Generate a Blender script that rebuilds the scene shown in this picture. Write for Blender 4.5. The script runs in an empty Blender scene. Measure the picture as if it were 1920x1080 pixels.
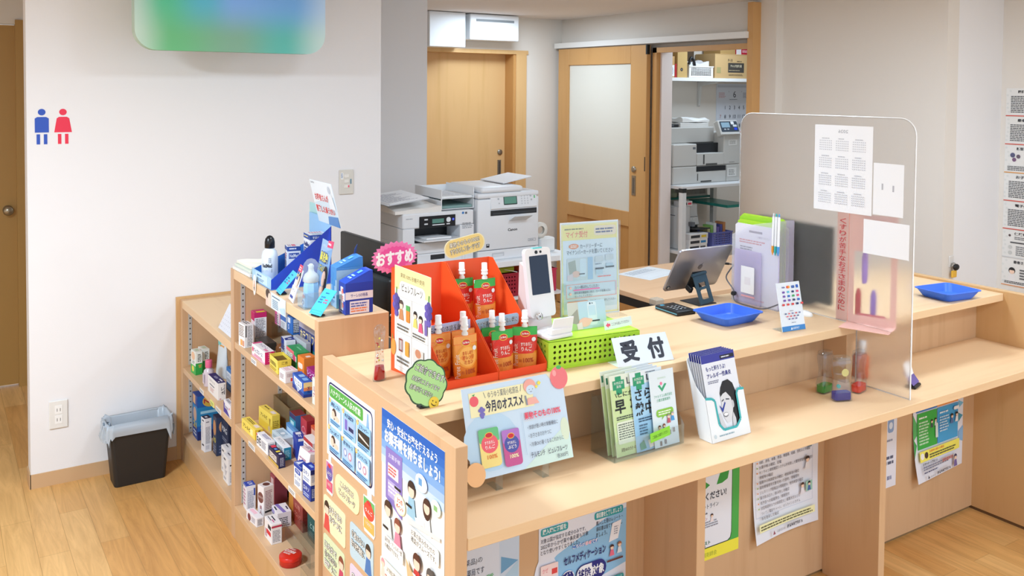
import bpy, bmesh, math, random
from mathutils import Vector, Matrix
random.seed(7)
SC = bpy.context.scene
COL = SC.collection
PI = math.pi

# ------------------------------------------------------------------ camera
def set_camera():
    yaw, pitch, roll = 0.5711, -0.0366, 0.0079
    f = Vector((math.sin(yaw) * math.cos(pitch), math.cos(yaw) * math.cos(pitch), math.sin(pitch)))
    r = Vector((math.cos(yaw), -math.sin(yaw), 0.0))
    u = r.cross(f)
    r2 = r * math.cos(roll) + u * math.sin(roll)
    u2 = u * math.cos(roll) - r * math.sin(roll)
    cd = bpy.data.cameras.new('camera')
    cd.sensor_width = 36.0
    cd.lens = 1697.4 / 1920 * 36.0
    cd.shift_y = (228.1 - 540.0) / 1920.0
    cd.clip_start = 0.05
    co = bpy.data.objects.new('camera', cd)
    COL.objects.link(co)
    m = Matrix((r2, u2, -f)).transposed().to_4x4()
    m.translation = Vector((0, 0, 1.70))
    co.matrix_world = m
    SC.camera = co
set_camera()

# ------------------------------------------------------------------ world, exposure, room light
SC.view_settings.view_transform = 'Standard'
SC.view_settings.look = 'None'
SC.view_settings.gamma = 1.0
SC.view_settings.use_curve_mapping = False
SC.view_settings.exposure = 1.2
W = bpy.data.worlds.new('world'); SC.world = W
W.use_nodes = True
W.node_tree.nodes['Background'].inputs[0].default_value = (0.78, 0.89, 1.0, 1)
W.node_tree.nodes['Background'].inputs[1].default_value = 0.68

def area(name, loc, size, power, color=(0.70, 0.85, 1.0), rot=(0, 0, 0)):
    l = bpy.data.lights.new(name, 'AREA'); l.shape = 'RECTANGLE'
    l.size, l.size_y = size; l.energy = power; l.color = color
    o = bpy.data.objects.new(name, l); o.location = loc; o.rotation_euler = rot
    COL.objects.link(o)
    return o
CEIL = 2.25
area('ceiling_light_shelf', (1.45, 2.45, CEIL - 0.012), (0.3, 0.3), 6.5)
area('ceiling_light_counter', (2.9, 2.5, CEIL - 0.012), (0.3, 0.3), 8.5)
area('ceiling_light_waiting', (2.7, 0.0, CEIL - 0.012), (0.35, 0.35), 13)
area('right_wall_fill', (3.75, 1.3, CEIL - 0.012), (0.3, 0.3), 6)  # unseen fill lamp, added to brighten the right-hand walls
area('ceiling_light_hall', (-0.7, 2.2, CEIL - 0.012), (0.4, 0.4), 42)
area('ceiling_light_printers', (3.45, 5.3, CEIL - 0.012), (0.4, 0.4), 7)
area('ceiling_light_store', (4.9, 4.45, CEIL - 0.012), (0.4, 0.4), 4.5)

# ------------------------------------------------------------------ materials
def s2l(c):
    return c / 12.92 if c <= 0.04045 else ((c + 0.055) / 1.055) ** 2.4
def rgb(h):
    h = h.lstrip('#')
    return tuple(s2l(int(h[i:i + 2], 16) / 255) for i in (0, 2, 4)) + (1.0,)
_MC = {}
def mat(h, rough=0.55, metal=0.0, spec=0.4, emit=0.0):
    k = (h, rough, metal, spec, emit)
    if k in _MC: return _MC[k]
    m = bpy.data.materials.new('paint_' + h.strip('#')); m.use_nodes = True
    b = m.node_tree.nodes['Principled BSDF']
    b.inputs['Base Color'].default_value = rgb(h)
    b.inputs['Roughness'].default_value = rough
    b.inputs['Metallic'].default_value = metal
    b.inputs['Specular IOR Level'].default_value = spec
    if emit:
        b.inputs['Emission Color'].default_value = rgb(h)
        b.inputs['Emission Strength'].default_value = emit
    _MC[k] = m
    return m
def _nodes(name):
    m = bpy.data.materials.new(name); m.use_nodes = True
    nt = m.node_tree
    return m, nt, nt.nodes['Principled BSDF']
def wood(name, c1, c2, axis='X', scale=1.0, rough=0.42, contrast=1.0, bump=0.0):
    m, nt, b = _nodes(name)
    N = nt.nodes.new; L = nt.links.new
    tc = N('ShaderNodeTexCoord'); mp = N('ShaderNodeMapping')
    along, across = 1.6 * scale, 26.0 * scale
    mp.inputs['Scale'].default_value = {'X': (along, across, across), 'Y': (across, along, across), 'Z': (across, across, along)}[axis]
    L(tc.outputs['Object'], mp.inputs['Vector'])
    n1 = N('ShaderNodeTexNoise'); n1.inputs['Scale'].default_value = 1.0; n1.inputs['Detail'].default_value = 5
    n1.inputs['Roughness'].default_value = 0.62; n1.inputs['Distortion'].default_value = 0.35
    L(mp.outputs[0], n1.inputs['Vector'])
    mp2 = N('ShaderNodeMapping')
    mp2.inputs['Scale'].default_value = {'X': (0.9, 7, 7), 'Y': (7, 0.9, 7), 'Z': (7, 7, 0.9)}[axis]
    L(tc.outputs['Object'], mp2.inputs['Vector'])
    n2 = N('ShaderNodeTexNoise'); n2.inputs['Scale'].default_value = 1.0; n2.inputs['Detail'].default_value = 2
    L(mp2.outputs[0], n2.inputs['Vector'])
    mx = N('ShaderNodeMath'); mx.operation = 'ADD'
    L(n1.outputs['Fac'], mx.inputs[0]); L(n2.outputs['Fac'], mx.inputs[1])
    r = N('ShaderNodeValToRGB')
    r.color_ramp.elements[0].position = 0.5 - 0.17 / contrast; r.color_ramp.elements[0].color = rgb(c2)
    r.color_ramp.elements[1].position = 0.5 + 0.14 / contrast; r.color_ramp.elements[1].color = rgb(c1)
    hv = N('ShaderNodeMath'); hv.operation = 'MULTIPLY'; hv.inputs[1].default_value = 0.68
    L(mx.outputs[0], hv.inputs[0]); L(hv.outputs[0], r.inputs['Fac'])
    L(r.outputs['Color'], b.inputs['Base Color'])
    b.inputs['Roughness'].default_value = rough
    b.inputs['Specular IOR Level'].default_value = 0.35
    return m
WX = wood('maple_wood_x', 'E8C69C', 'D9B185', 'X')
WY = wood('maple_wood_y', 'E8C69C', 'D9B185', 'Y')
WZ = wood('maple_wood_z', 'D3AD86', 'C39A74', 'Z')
WEDGE = wood('maple_edge', 'DDB28A', 'D0A079', 'X')
WINN = wood('maple_inside', 'D3AA78', 'C59960', 'Z')
WSH = wood('maple_shelf', 'D9B48C', 'CCA37A', 'Y')
DOORW = wood('door_wood', 'DDB37C', 'D0A468', 'Z', 0.6)
SLIDEW = wood('sliding_door_wood', 'D0A067', 'C39258', 'Z', 0.6)
DOORD = wood('door_wood_deep', 'C9965A', 'BB8547', 'Z', 0.6)
TOILETW = wood('door_wood_dark', 'B58D50', 'A77F44', 'Z', 0.6)
DESKW = wood('desk_wood', 'E6BF98', 'D3A377', 'X', 0.7, contrast=1.2)

def floor_mat():
    m, nt, b = _nodes('floor_planks')
    N = nt.nodes.new; L = nt.links.new
    tc = N('ShaderNodeTexCoord'); mp = N('ShaderNodeMapping')
    mp.inputs['Rotation'].default_value = (0, 0, PI / 2)
    L(tc.outputs['Object'], mp.inputs['Vector'])
    br = N('ShaderNodeTexBrick')
    br.inputs['Scale'].default_value = 1.0
    br.inputs['Brick Width'].default_value = 0.9; br.inputs['Row Height'].default_value = 0.102
    br.inputs['Mortar Size'].default_value = 0.0009; br.inputs['Mortar Smooth'].default_value = 0.0
    br.inputs['Bias'].default_value = -0.1
    br.offset = 0.37
    br.inputs['Color1'].default_value = rgb('E6B878'); br.inputs['Color2'].default_value = rgb('D69F5C')
    br.inputs['Mortar'].default_value = rgb('BE9358')
    L(mp.outputs[0], br.inputs['Vector'])
    mp2 = N('ShaderNodeMapping'); mp2.inputs['Scale'].default_value = (16, 1.4, 1)
    L(tc.outputs['Object'], mp2.inputs['Vector'])
    n = N('ShaderNodeTexNoise'); n.inputs['Scale'].default_value = 1.6; n.inputs['Detail'].default_value = 7
    n.inputs['Roughness'].default_value = 0.68; n.inputs['Distortion'].default_value = 1.1
    L(mp2.outputs[0], n.inputs['Vector'])
    r = N('ShaderNodeValToRGB')
    r.color_ramp.elements[0].position = 0.33; r.color_ramp.elements[0].color = (0.72, 0.66, 0.58, 1)
    r.color_ramp.elements[1].position = 0.62; r.color_ramp.elements[1].color = (1.05, 1.04, 1.02, 1)
    L(n.outputs['Fac'], r.inputs['Fac'])
    mx = N('ShaderNodeMixRGB'); mx.blend_type = 'MULTIPLY'; mx.inputs['Fac'].default_value = 0.75
    L(br.outputs['Color'], mx.inputs['Color1']); L(r.outputs['Color'], mx.inputs['Color2'])
    L(mx.outputs['Color'], b.inputs['Base Color'])
    b.inputs['Roughness'].default_value = 0.42; b.inputs['Specular IOR Level'].default_value = 0.35
    return m
def wall_mat(name, h):
    m, nt, b = _nodes(name)
    N = nt.nodes.new; L = nt.links.new
    b.inputs['Base Color'].default_value = rgb(h); b.inputs['Roughness'].default_value = 0.85
    b.inputs['Specular IOR Level'].default_value = 0.15
    tc = N('ShaderNodeTexCoord'); mp = N('ShaderNodeMapping'); mp.inputs['Scale'].default_value = (90, 90, 380)
    L(tc.outputs['Object'], mp.inputs['Vector'])
    n = N('ShaderNodeTexNoise'); n.inputs['Scale'].default_value = 1.0; n.inputs['Detail'].default_value = 3
    L(mp.outputs[0], n.inputs['Vector'])
    bp = N('ShaderNodeBump'); bp.inputs['Strength'].default_value = 0.10; bp.inputs['Distance'].default_value = 0.002
    L(n.outputs['Fac'], bp.inputs['Height']); L(bp.outputs[0], b.inputs['Normal'])
    return m
FLOORM = floor_mat()
WALLM = wall_mat('wallpaper_white', 'ECEAEA')
WALLC = wall_mat('wallpaper_cream', 'E4DDD4')
CEILM = wall_mat('ceiling_paper', 'E9E2DE')

def clear_mat(name, tint='FFFFFF', rough=0.03, alpha=0.9, hard=False):
    """clear plastic: see-through with a surface shine"""
    m = bpy.data.materials.new(name); m.use_nodes = True
    nt = m.node_tree; nt.nodes.clear(); N = nt.nodes.new; L = nt.links.new
    o = N('ShaderNodeOutputMaterial'); t = N('ShaderNodeBsdfTransparent'); t.inputs[0].default_value = rgb(tint)
    g = N('ShaderNodeBsdfGlossy' if hard else 'ShaderNodeBsdfPrincipled'); g.inputs[0].default_value = rgb(tint); g.inputs['Roughness'].default_value = rough
    mx = N('ShaderNodeMixShader')
    lw = N('ShaderNodeLayerWeight'); lw.inputs['Blend'].default_value = 0.25
    mm = N('ShaderNodeMath'); mm.operation = 'MULTIPLY_ADD'; mm.inputs[1].default_value = 0.16; mm.inputs[2].default_value = 1 - alpha
    mm.use_clamp = True
    L(lw.outputs['Facing'], mm.inputs[0]); L(mm.outputs[0], mx.inputs[0])
    L(t.outputs[0], mx.inputs[1]); L(g.outputs[0], mx.inputs[2]); L(mx.outputs[0], o.inputs[0])
    return m
ACRYL = clear_mat('clear_acrylic', 'F4F8FA', alpha=0.95, hard=True)
FILM = clear_mat('clear_film', 'EAF2F6', alpha=0.86, rough=0.12)
PVC = clear_mat('milky_pvc', 'FAFAFD', alpha=0.80, rough=0.35)
PVCL = clear_mat('lilac_pvc', 'F3EFFB', alpha=0.80, rough=0.35)
def frosted_mat(name, rough):
    m = bpy.data.materials.new(name); m.use_nodes = True
    nt = m.node_tree; nt.nodes.clear(); N = nt.nodes.new; L = nt.links.new
    o = N('ShaderNodeOutputMaterial')
    r = N('ShaderNodeBsdfRefraction'); r.inputs['Color'].default_value = (0.97, 0.965, 0.96, 1); r.inputs['Roughness'].default_value = rough; r.inputs['IOR'].default_value = 1.22
    d = N('ShaderNodeBsdfPrincipled'); d.inputs['Base Color'].default_value = (0.74, 0.72, 0.70, 1); d.inputs['Roughness'].default_value = 0.3
    c = N('ShaderNodeMixShader'); c.inputs[0].default_value = 0.08
    L(r.outputs[0], c.inputs[1]); L(d.outputs[0], c.inputs[2]); L(c.outputs[0], o.inputs[0])
    return m
FROSTF = frosted_mat('acrylic_clear_face', 0.02)      # the screen is frosted on its far face only
FROST = frosted_mat('acrylic_frosted_face', 0.42)
def glass_mat(name, tint='FFFFFF', ior=1.33, rough=0.0):
    m = bpy.data.materials.new(name); m.use_nodes = True
    b = m.node_tree.nodes['Principled BSDF']
    b.inputs['Base Color'].default_value = rgb(tint); b.inputs['Transmission Weight'].default_value = 1.0
    b.inputs['Roughness'].default_value = rough; b.inputs['IOR'].default_value = ior
    return m
GLASS = clear_mat('toy_clear_plastic', 'F3F6FA', alpha=0.93, rough=0.05, hard=True)
RUBBED = mat('1E1D1C', 0.5)
STEEL = mat('B9BABC', 0.3, 0.9)
WHITEP = mat('ECEFF2', 0.4)

# ------------------------------------------------------------------ mesh building
_TC = {}
def text_mesh(s, bold=0.0):
    k = (s, bold)
    if k in _TC: return _TC[k]
    c = bpy.data.curves.new('glyphs', 'FONT'); c.body = s; c.size = 1; c.resolution_u = 2; c.fill_mode = 'FRONT'; c.offset = bold
    o = bpy.data.objects.new('glyphs', c); COL.objects.link(o)
    dg = bpy.context.evaluated_depsgraph_get(); dg.update()
    e = o.evaluated_get(dg); m = e.to_mesh()
    vs = [tuple(v.co) for v in m.vertices]; fs = [tuple(p.vertices) for p in m.polygons]
    e.to_mesh_clear(); bpy.data.objects.remove(o); bpy.data.curves.remove(c)
    _TC[k] = (vs, fs)
    return _TC[k]

class MB:
    """collects shapes of one mesh object"""
    def __init__(s): s.v = []; s.f = []; s.mi = []; s.sm = []; s.mats = []; s.M = Matrix()
    def idx(s, m):
        if isinstance(m, str): m = mat(m)
        if m not in s.mats: s.mats.append(m)
        return s.mats.index(m)
    def add(s, vs, fs, m, smooth=False, M=None):
        n = len(s.v); T = s.M @ M if M is not None else s.M
        s.v += [tuple(T @ Vector(p)) for p in vs]
        i = s.idx(m)
        for f in fs:
            s.f.append([n + a for a in f]); s.mi.append(i); s.sm.append(smooth)
        return s
    def box(s, x0, y0, z0, x1, y1, z1, m, bev=0.0, M=None, seg=1):
        if bev <= 0:
            vs = [(x0, y0, z0), (x1, y0, z0), (x1, y1, z0), (x0, y1, z0), (x0, y0, z1), (x1, y0, z1), (x1, y1, z1), (x0, y1, z1)]
            fs = [(3, 2, 1, 0), (4, 5, 6, 7), (0, 1, 5, 4), (1, 2, 6, 5), (2, 3, 7, 6), (3, 0, 4, 7)]
            return s.add(vs, fs, m, False, M)
        bm = bmesh.new(); bmesh.ops.create_cube(bm, size=1)
        for v in bm.verts: v.co = ((x0 + x1) / 2 + v.co.x * (x1 - x0), (y0 + y1) / 2 + v.co.y * (y1 - y0), (z0 + z1) / 2 + v.co.z * (z1 - z0))
        bmesh.ops.bevel(bm, geom=list(bm.edges), offset=bev, segments=seg, affect='EDGES', profile=0.5)
        return s.bm(bm, m, seg > 1, M)
    def bm(s, bm, m, smooth=False, M=None):
        bm.verts.index_update()
        vs = [tuple(v.co) for v in bm.verts]; fs = [[v.index for v in f.verts] for f in bm.faces]
        bm.free(); return s.add(vs, fs, m, smooth, M)
    def prism(s, poly, z0, z1, m, M=None, smooth=False, top=None):
        n = len(poly)
        vs = [(x, y, z0) for x, y in poly] + [(x, y, z1) for x, y in (top or poly)]
        s.add(vs, [list(range(n - 1, -1, -1)), list(range(n, 2 * n))], m, False, M)
        return s.add(vs, [(i, (i + 1) % n, n + (i + 1) % n, n + i) for i in range(n)], m, smooth, M)
    def loft(s, rings, m, smooth=True, cap=True, M=None, closed=True):
        n = len(rings[0]); vs = [p for r in rings for p in r]; fs = []
        for k in range(len(rings) - 1):
            for i in range(n if closed else n - 1):
                j = (i + 1) % n
                fs.append((k * n + i, k * n + j, (k + 1) * n + j, (k + 1) * n + i))
        s.add(vs, fs, m, smooth, M)
        if cap:
            s.add(list(rings[0]), [list(range(n - 1, -1, -1))], m, False, M)
            s.add(list(rings[-1]), [list(range(n))], m, False, M)
        return s
    def lathe(s, prof, m, seg=24, c=(0, 0), smooth=True, cap=True, M=None, sx=1, sy=1):
        rings = [[(c[0] + r * sx * math.cos(2 * PI * i / seg), c[1] + r * sy * math.sin(2 * PI * i / seg), z) for i in range(seg)] for r, z in prof]
        return s.loft(rings, m, smooth, cap, M)
    def cyl(s, p0, p1, r, m, seg=14, r1=None, smooth=True):
        p0, p1 = Vector(p0), Vector(p1); d = (p1 - p0); q = d.to_track_quat('Z', 'Y').to_matrix().to_4x4()
        return s.lathe([(r, 0), (r if r1 is None else r1, d.length)], m, seg, smooth=smooth, M=Matrix.Translation(p0) @ q)
    def tube(s, pts, r, m, seg=8, sub=6):
        P = [Vector(p) for p in pts]
        if sub > 1 and len(P) > 2:
            Q = []
            for i in range(len(P) - 1):
                a, b, c, d = P[max(i - 1, 0)], P[i], P[i + 1], P[min(i + 2, len(P) - 1)]
                for k in range(sub):
                    t = k / sub
                    Q.append(0.5 * ((2 * b) + (-a + c) * t + (2 * a - 5 * b + 4 * c - d) * t * t + (-a + 3 * b - 3 * c + d) * t ** 3))
            P = Q + [P[-1]]
        rings = []; up = Vector((0.13, 0.21, 0.97)).normalized()
        for i, p in enumerate(P):
            t = (P[min(i + 1, len(P) - 1)] - P[max(i - 1, 0)]).normalized()
            x = t.cross(up)
            if x.length < 0.05: x = t.cross(Vector((1, 0, 0)))
            x.normalize(); y = t.cross(x)
            rings.append([tuple(p + x * r * math.cos(2 * PI * k / seg) + y * r * math.sin(2 * PI * k / seg)) for k in range(seg)])
        return s.loft(rings, m)
    def ball(s, c, r, m, seg=14, M=None):
        rx, ry, rz = (r, r, r) if not isinstance(r, tuple) else r
        prof = [(math.sin(PI * k / 8), -math.cos(PI * k / 8)) for k in range(1, 8)]
        rings = [[(c[0] + rx * a * math.cos(2 * PI * i / seg), c[1] + ry * a * math.sin(2 * PI * i / seg), c[2] + rz * b) for i in range(seg)] for a, b in prof]
        return s.loft(rings, m, True, True, M)
    def page(s, o, u, v, w, h, n=None): return Page(s, o, u, v, w, h, n)
    def bend(s, fn): s.v = [tuple(fn(*p)) for p in s.v]; return s
    def build(s, name, parent=None, loc=None, rot=None):
        me = bpy.data.meshes.new(name); me.from_pydata(s.v, [], s.f)
        for m in s.mats: me.materials.append(m)
        me.polygons.foreach_set('material_index', s.mi); me.polygons.foreach_set('use_smooth', s.sm)
        me.update()
        o = bpy.data.objects.new(name, me); COL.objects.link(o)
        if parent is not None: o.parent = parent
        if loc is not None: o.location = loc
        if rot is not None: o.rotation_euler = rot if isinstance(rot, tuple) else (0, 0, rot)
        return o

class Page:
    """printed matter on a flat face: x, y are fractions of its width and height, y counted down from its top edge"""
    def __init__(s, mb, o, u, v, w, h, n=None):
        s.sub = 1; s.mb = mb; s.u = Vector(u).normalized(); s.v = Vector(v).normalized(); s.o = Vector(o)
        s.n = Vector(n).normalized() if n else s.u.cross(s.v); s.W = w; s.H = h; s.k = 1; s.st = 0.00012
    def P(s, x, y, k=None): return tuple(s.o + s.u * (x * s.W) + s.v * ((1 - y) * s.H) + s.n * (s.st * (k if k is not None else s.k)))
    def poly(s, pts, c, step=True):
        if step: s.k += 1
        if s.sub > 1 and len(pts) == 4:
            n = s.sub; L = lambda a, b, t: (a[0] + (b[0] - a[0]) * t, a[1] + (b[1] - a[1]) * t)
            g = lambda i, j: L(L(pts[0], pts[1], i / n), L(pts[3], pts[2], i / n), j / n)
            keep, s.sub = s.sub, 1
            for i in range(n):
                for j in range(n): s.poly([g(i, j), g(i + 1, j), g(i + 1, j + 1), g(i, j + 1)], c, False)
            s.sub = keep; return s
        vs = [s.P(x, y) for x, y in pts]
        a = sum(pts[i][0] * pts[(i + 1) % len(pts)][1] - pts[(i + 1) % len(pts)][0] * pts[i][1] for i in range(len(pts)))
        f = list(range(len(pts)))
        s.mb.add(vs, [f[::-1] if a > 0 else f], c); return s
    def rect(s, x, y, w, h, c): return s.poly([(x, y), (x + w, y), (x + w, y + h), (x, y + h)], c)
    def rrect(s, x, y, w, h, c, r=0.2, seg=4):
        R = r * min(w * s.W, h * s.H); rx, ry = R / s.W, R / s.H; pts = []
        for cx, cy, a0 in ((x + w - rx, y + ry, -90), (x + w - rx, y + h - ry, 0), (x + rx, y + h - ry, 90), (x + rx, y + ry, 180)):
            for k in range(seg + 1):
                a = math.radians(a0 + 90 * k / seg); pts.append((cx + rx * math.cos(a), cy + ry * math.sin(a)))
        return s.poly(pts, c)
    def ell(s, cx, cy, rx, ry, c, seg=18, a0=0, a1=360):
        full = a1 - a0 >= 360
        return s.poly([(cx + rx * math.cos(math.radians(a0 + (a1 - a0) * k / (seg if full else seg - 1))), cy + ry * math.sin(math.radians(a0 + (a1 - a0) * k / (seg if full else seg - 1)))) for k in range(seg)], c)
    def disc(s, cx, cy, r, c, seg=18): return s.ell(cx, cy, r, r * s.W / s.H, c, seg)
    def frame(s, x, y, w, h, t, c):
        tx = t; ty = t * s.W / s.H
        s.rect(x, y, w, ty, c); k = s.k
        for a in ((x, y + h - ty, w, ty), (x, y, tx, h), (x + w - tx, y, tx, h)):
            s.rect(*a, c); s.k = k
        return s
    def text(s, t, x, y, h, c, w=None, al='l', bold=0.0, vert=False, step=True, rot=0.0):
        if step: s.k += 1
        if bold > 0.03:
            e = (bold - 0.012) * h / 0.92; q = s.H / s.W
            for k in range(8):
                s.k += 0.11; s.text(t, x + e * q * math.cos(k * PI / 4), y + e * math.sin(k * PI / 4), h, c, w, al, 0.012, vert, False, rot)
            s.k += 0.12
            return s.text(t, x, y, h, c, w, al, 0.012, vert, False, rot)
        if vert:
            for i, ch in enumerate(t): s.text(ch, x, y + i * h * 1.12, h, c, None, al, bold, False, False)
            return s
        vs, fs = text_mesh(t, bold)
        x0 = min(p[0] for p in vs); x1 = max(p[0] for p in vs)
        y0 = min(min(p[1] for p in vs), -0.06); y1 = max(max(p[1] for p in vs), 0.70)
        k = h * s.H / (y1 - y0); kx = k
        if w is not None: kx = w * s.W / (x1 - x0)
        wid = (x1 - x0) * kx
        ox = x * s.W - (wid / 2 if al == 'c' else wid if al == 'r' else 0); oy = (1 - y) * s.H
        b = s.o + s.n * (s.st * s.k); cr, sr = math.cos(rot), math.sin(rot); out = []
        px, py = ox + wid / 2, oy - h * s.H / 2
        for p in vs:
            a, d = ox + (p[0] - x0) * kx, oy + (p[1] - y1) * k
            if rot: a, d = px + (a - px) * cr - (d - py) * sr, py + (a - px) * sr + (d - py) * cr
            out.append(tuple(b + s.u * a + s.v * d))
        s.mb.add(out, fs, c); return s
    def stext(s, t, x, y, h, c, edge, eb=0.035, **kw):
        b = kw.pop('bold', 0.012)
        s.text(t, x, y, h, edge, bold=b + eb, **kw); return s.text(t, x, y, h, c, bold=b, **kw)
    def lines(s, x, y, w, h, n, c, fill=0.55, rag=0.25, seed=1):
        keep, s.sub = s.sub, 1
        """small print, too small to read: rows of broken marks"""
        R = random.Random(seed + n); s.k += 1; p = h / n
        for i in range(n):
            yy = y + i * p + p * (1 - fill) / 2; xe = x + w * (1 - R.random() * rag); xx = x
            while xx < xe - 0.004:
                d = min(R.uniform(1.2, 4.0) * p * fill * s.H / s.W, xe - xx)
                s.poly([(xx, yy), (xx + d, yy), (xx + d, yy + p * fill), (xx, yy + p * fill)], c, False)
                xx += d + R.uniform(0.25, 0.6) * p * fill * s.H / s.W
        s.sub = keep
        return s
    def figure(s, cx, cy, r, hair='3A2A24', top='E8677A', skin='F6D3BC', body=True, longh=False):
        """small drawn person: head radius r as a share of the page width"""
        q = s.W / s.H
        if body: s.poly([(cx - r * 0.75, cy + r * 1.0 * q), (cx + r * 0.75, cy + r * 1.0 * q), (cx + r * 1.35, cy + r * 3.6 * q), (cx - r * 1.35, cy + r * 3.6 * q)], top)
        if longh: s.ell(cx, cy + 0.3 * r * q, r * 1.15, r * 1.5 * q, hair)
        else: s.ell(cx, cy - 0.15 * r * q, r * 1.1, r * 1.1 * q, hair)
        s.ell(cx, cy + 0.15 * r * q, r * 0.85, r * 0.85 * q, skin)
        s.ell(cx, cy - 0.1 * r * q, r * 1.02, r * 0.95 * q, hair, 14, 190, 350)
        return s

def tag(o, label=None, cat=None, group=None, kind=None):
    if label: o['label'] = label
    if cat: o['category'] = cat
    if group: o['group'] = group
    if kind: o['kind'] = kind
    return o
def thing(name, label, cat, loc=(0, 0, 0), rot=0.0, group=None):
    o = bpy.data.objects.new(name, None); COL.objects.link(o)
    o.empty_display_size = 0.05; o.location = loc; o.rotation_euler = rot if isinstance(rot, tuple) else (0, 0, rot)
    return tag(o, label, cat, group)
def solo(mb, name, label, cat, loc=(0, 0, 0), rot=0.0, group=None):
    return tag(mb.build(name, None, loc, rot), label, cat, group)
def struct(mb, name, parent=None):
    o = mb.build(name, parent)
    if parent is None: o['kind'] = 'structure'
    return o
def copy_tree(o, parent=None):
    c = o.copy(); COL.objects.link(c)
    if parent is not None: c.parent = parent
    for ch in list(o.children): copy_tree(ch, c)
    return c
def circle(r, n=20, cx=0, cy=0, ry=None): return [(cx + r * math.cos(2 * PI * k / n), cy + (ry or r) * math.sin(2 * PI * k / n)) for k in range(n)]
def rpoly(w, h, r, seg=4, x=0, y=0):
    pts = []
    for cx, cy, a0 in ((x + w - r, y + r, -90), (x + w - r, y + h - r, 0), (x + r, y + h - r, 90), (x + r, y + r, 180)):
        for k in range(seg + 1):
            a = math.radians(a0 + 90 * k / seg); pts.append((cx + r * math.cos(a), cy + r * math.sin(a)))
    return pts
def frame_M(o, u, v):
    """matrix that lays local x, y along u, v with z = u x v"""
    u, v = Vector(u).normalized(), Vector(v).normalized(); n = u.cross(v)
    m = Matrix((u, v, n)).transposed().to_4x4(); m.translation = Vector(o); return m
# ------------------------------------------------------------------ the room
def wall(name, x0, y0, z0, x1, y1, z1, m=WALLM, parent=None):
    return struct(MB().box(x0, y0, z0, x1, y1, z1, m), name, parent)
struct(MB().box(-2.6, -1.2, -0.05, 6.2, 6.4, 0, FLOORM), 'floor')
struct(MB().box(-2.6, -1.2, CEIL, 6.2, 6.4, CEIL + 0.05, CEILM), 'ceiling')
YA = 4.241
wall('wall_back', 0.334, YA, 0, 1.93, YA + 0.11, CEIL)
wall('wall_back_pier', 1.70, 5.0, 0, 2.586, 5.12, CEIL)
wall('wall_left', -2.6, -1.2, 0, -2.5, 5.75, CEIL)
YD = 5.9
b = MB()
b.box(1.7, YD, 0, 3.0, YD + 0.1, CEIL, WALLC).box(3.845, YD, 0, 4.36, YD + 0.1, CEIL, WALLC).box(3.0, YD, 1.985, 3.845, YD + 0.1, CEIL, WALLC)
struct(b, 'wall_rear')
X1 = 4.26
b = MB()
b.box(X1, 4.765, 0, X1 + 0.1, YD, CEIL, WALLC).box(X1, 3.714, 0, X1 + 0.1, 3.875, CEIL, WALLC).box(X1, 3.875, 1.985, X1 + 0.1, 4.765, CEIL, WALLC)
struct(b, 'wall_right_far')
wall('wall_right_middle', 4.321, 2.667, 0, 4.42, 3.714, CEIL, WALLC)
wall('wall_right_step', 4.42, 2.667, 0, 4.93, 2.767, CEIL, WALLM)
wall('wall_right_near', 4.831, -1.2, 0, 4.93, 2.667, CEIL, WALLC)
wall('wall_store_back', 4.36, 5.15, 0, 6.2, 5.25, CEIL, WALLC)
wall('wall_store_right', 6.1, 3.6, 0, 6.2, 5.15, CEIL, WALLC)
wall('wall_store_front', 4.42, 3.62, 0, 6.1, 3.714, CEIL, WALLC)
# hall end with the brown door
b = MB()
b.box(-2.5, 5.75, 2.035, 0.6, 5.85, CEIL, WALLC).box(-2.5, 5.75, 0, -0.55, 5.85, 2.035, WALLC).box(0.42, 5.75, 0, 1.7, 5.85, 2.035, WALLC)
struct(b, 'wall_hall_end')
d = struct(MB().box(-0.55, 5.76, 0.012, 0.40, 5.80, 2.03, TOILETW), 'door_3')
k = MB()
k.lathe([(0.026, 0), (0.026, 0.008), (0.014, 0.012), (0.012, 0.03), (0.024, 0.04), (0.027, 0.05), (0.02, 0.06), (0.004, 0.062)], mat('A59A86', 0.3, 0.8), 16,
        M=Matrix.Translation((0.355, 5.76, 1.0)) @ Matrix.Rotation(PI / 2, 4, 'X'))
tag(k.build('door_knob', d), 'round metal door knob')
struct(MB().box(0.40, 5.735, 0, 0.44, 5.80, 2.06, TOILETW), 'trim_1')
# baseboards
BBM = mat('CDA87F', 0.5)
struct(MB().box(0.331, YA - 0.006, 0, 0.94, YA, 0.06, BBM).box(0.328, YA - 0.006, 0, 0.334, YA + 0.11, 0.06, BBM), 'baseboard_back')
struct(MB().box(4.825, -1.2, 0, 4.831, 2.667, 0.06, BBM), 'baseboard_right')
struct(MB().box(3.845, YD - 0.006, 0, 4.26, YD, 0.06, BBM), 'baseboard_rear')

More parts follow.
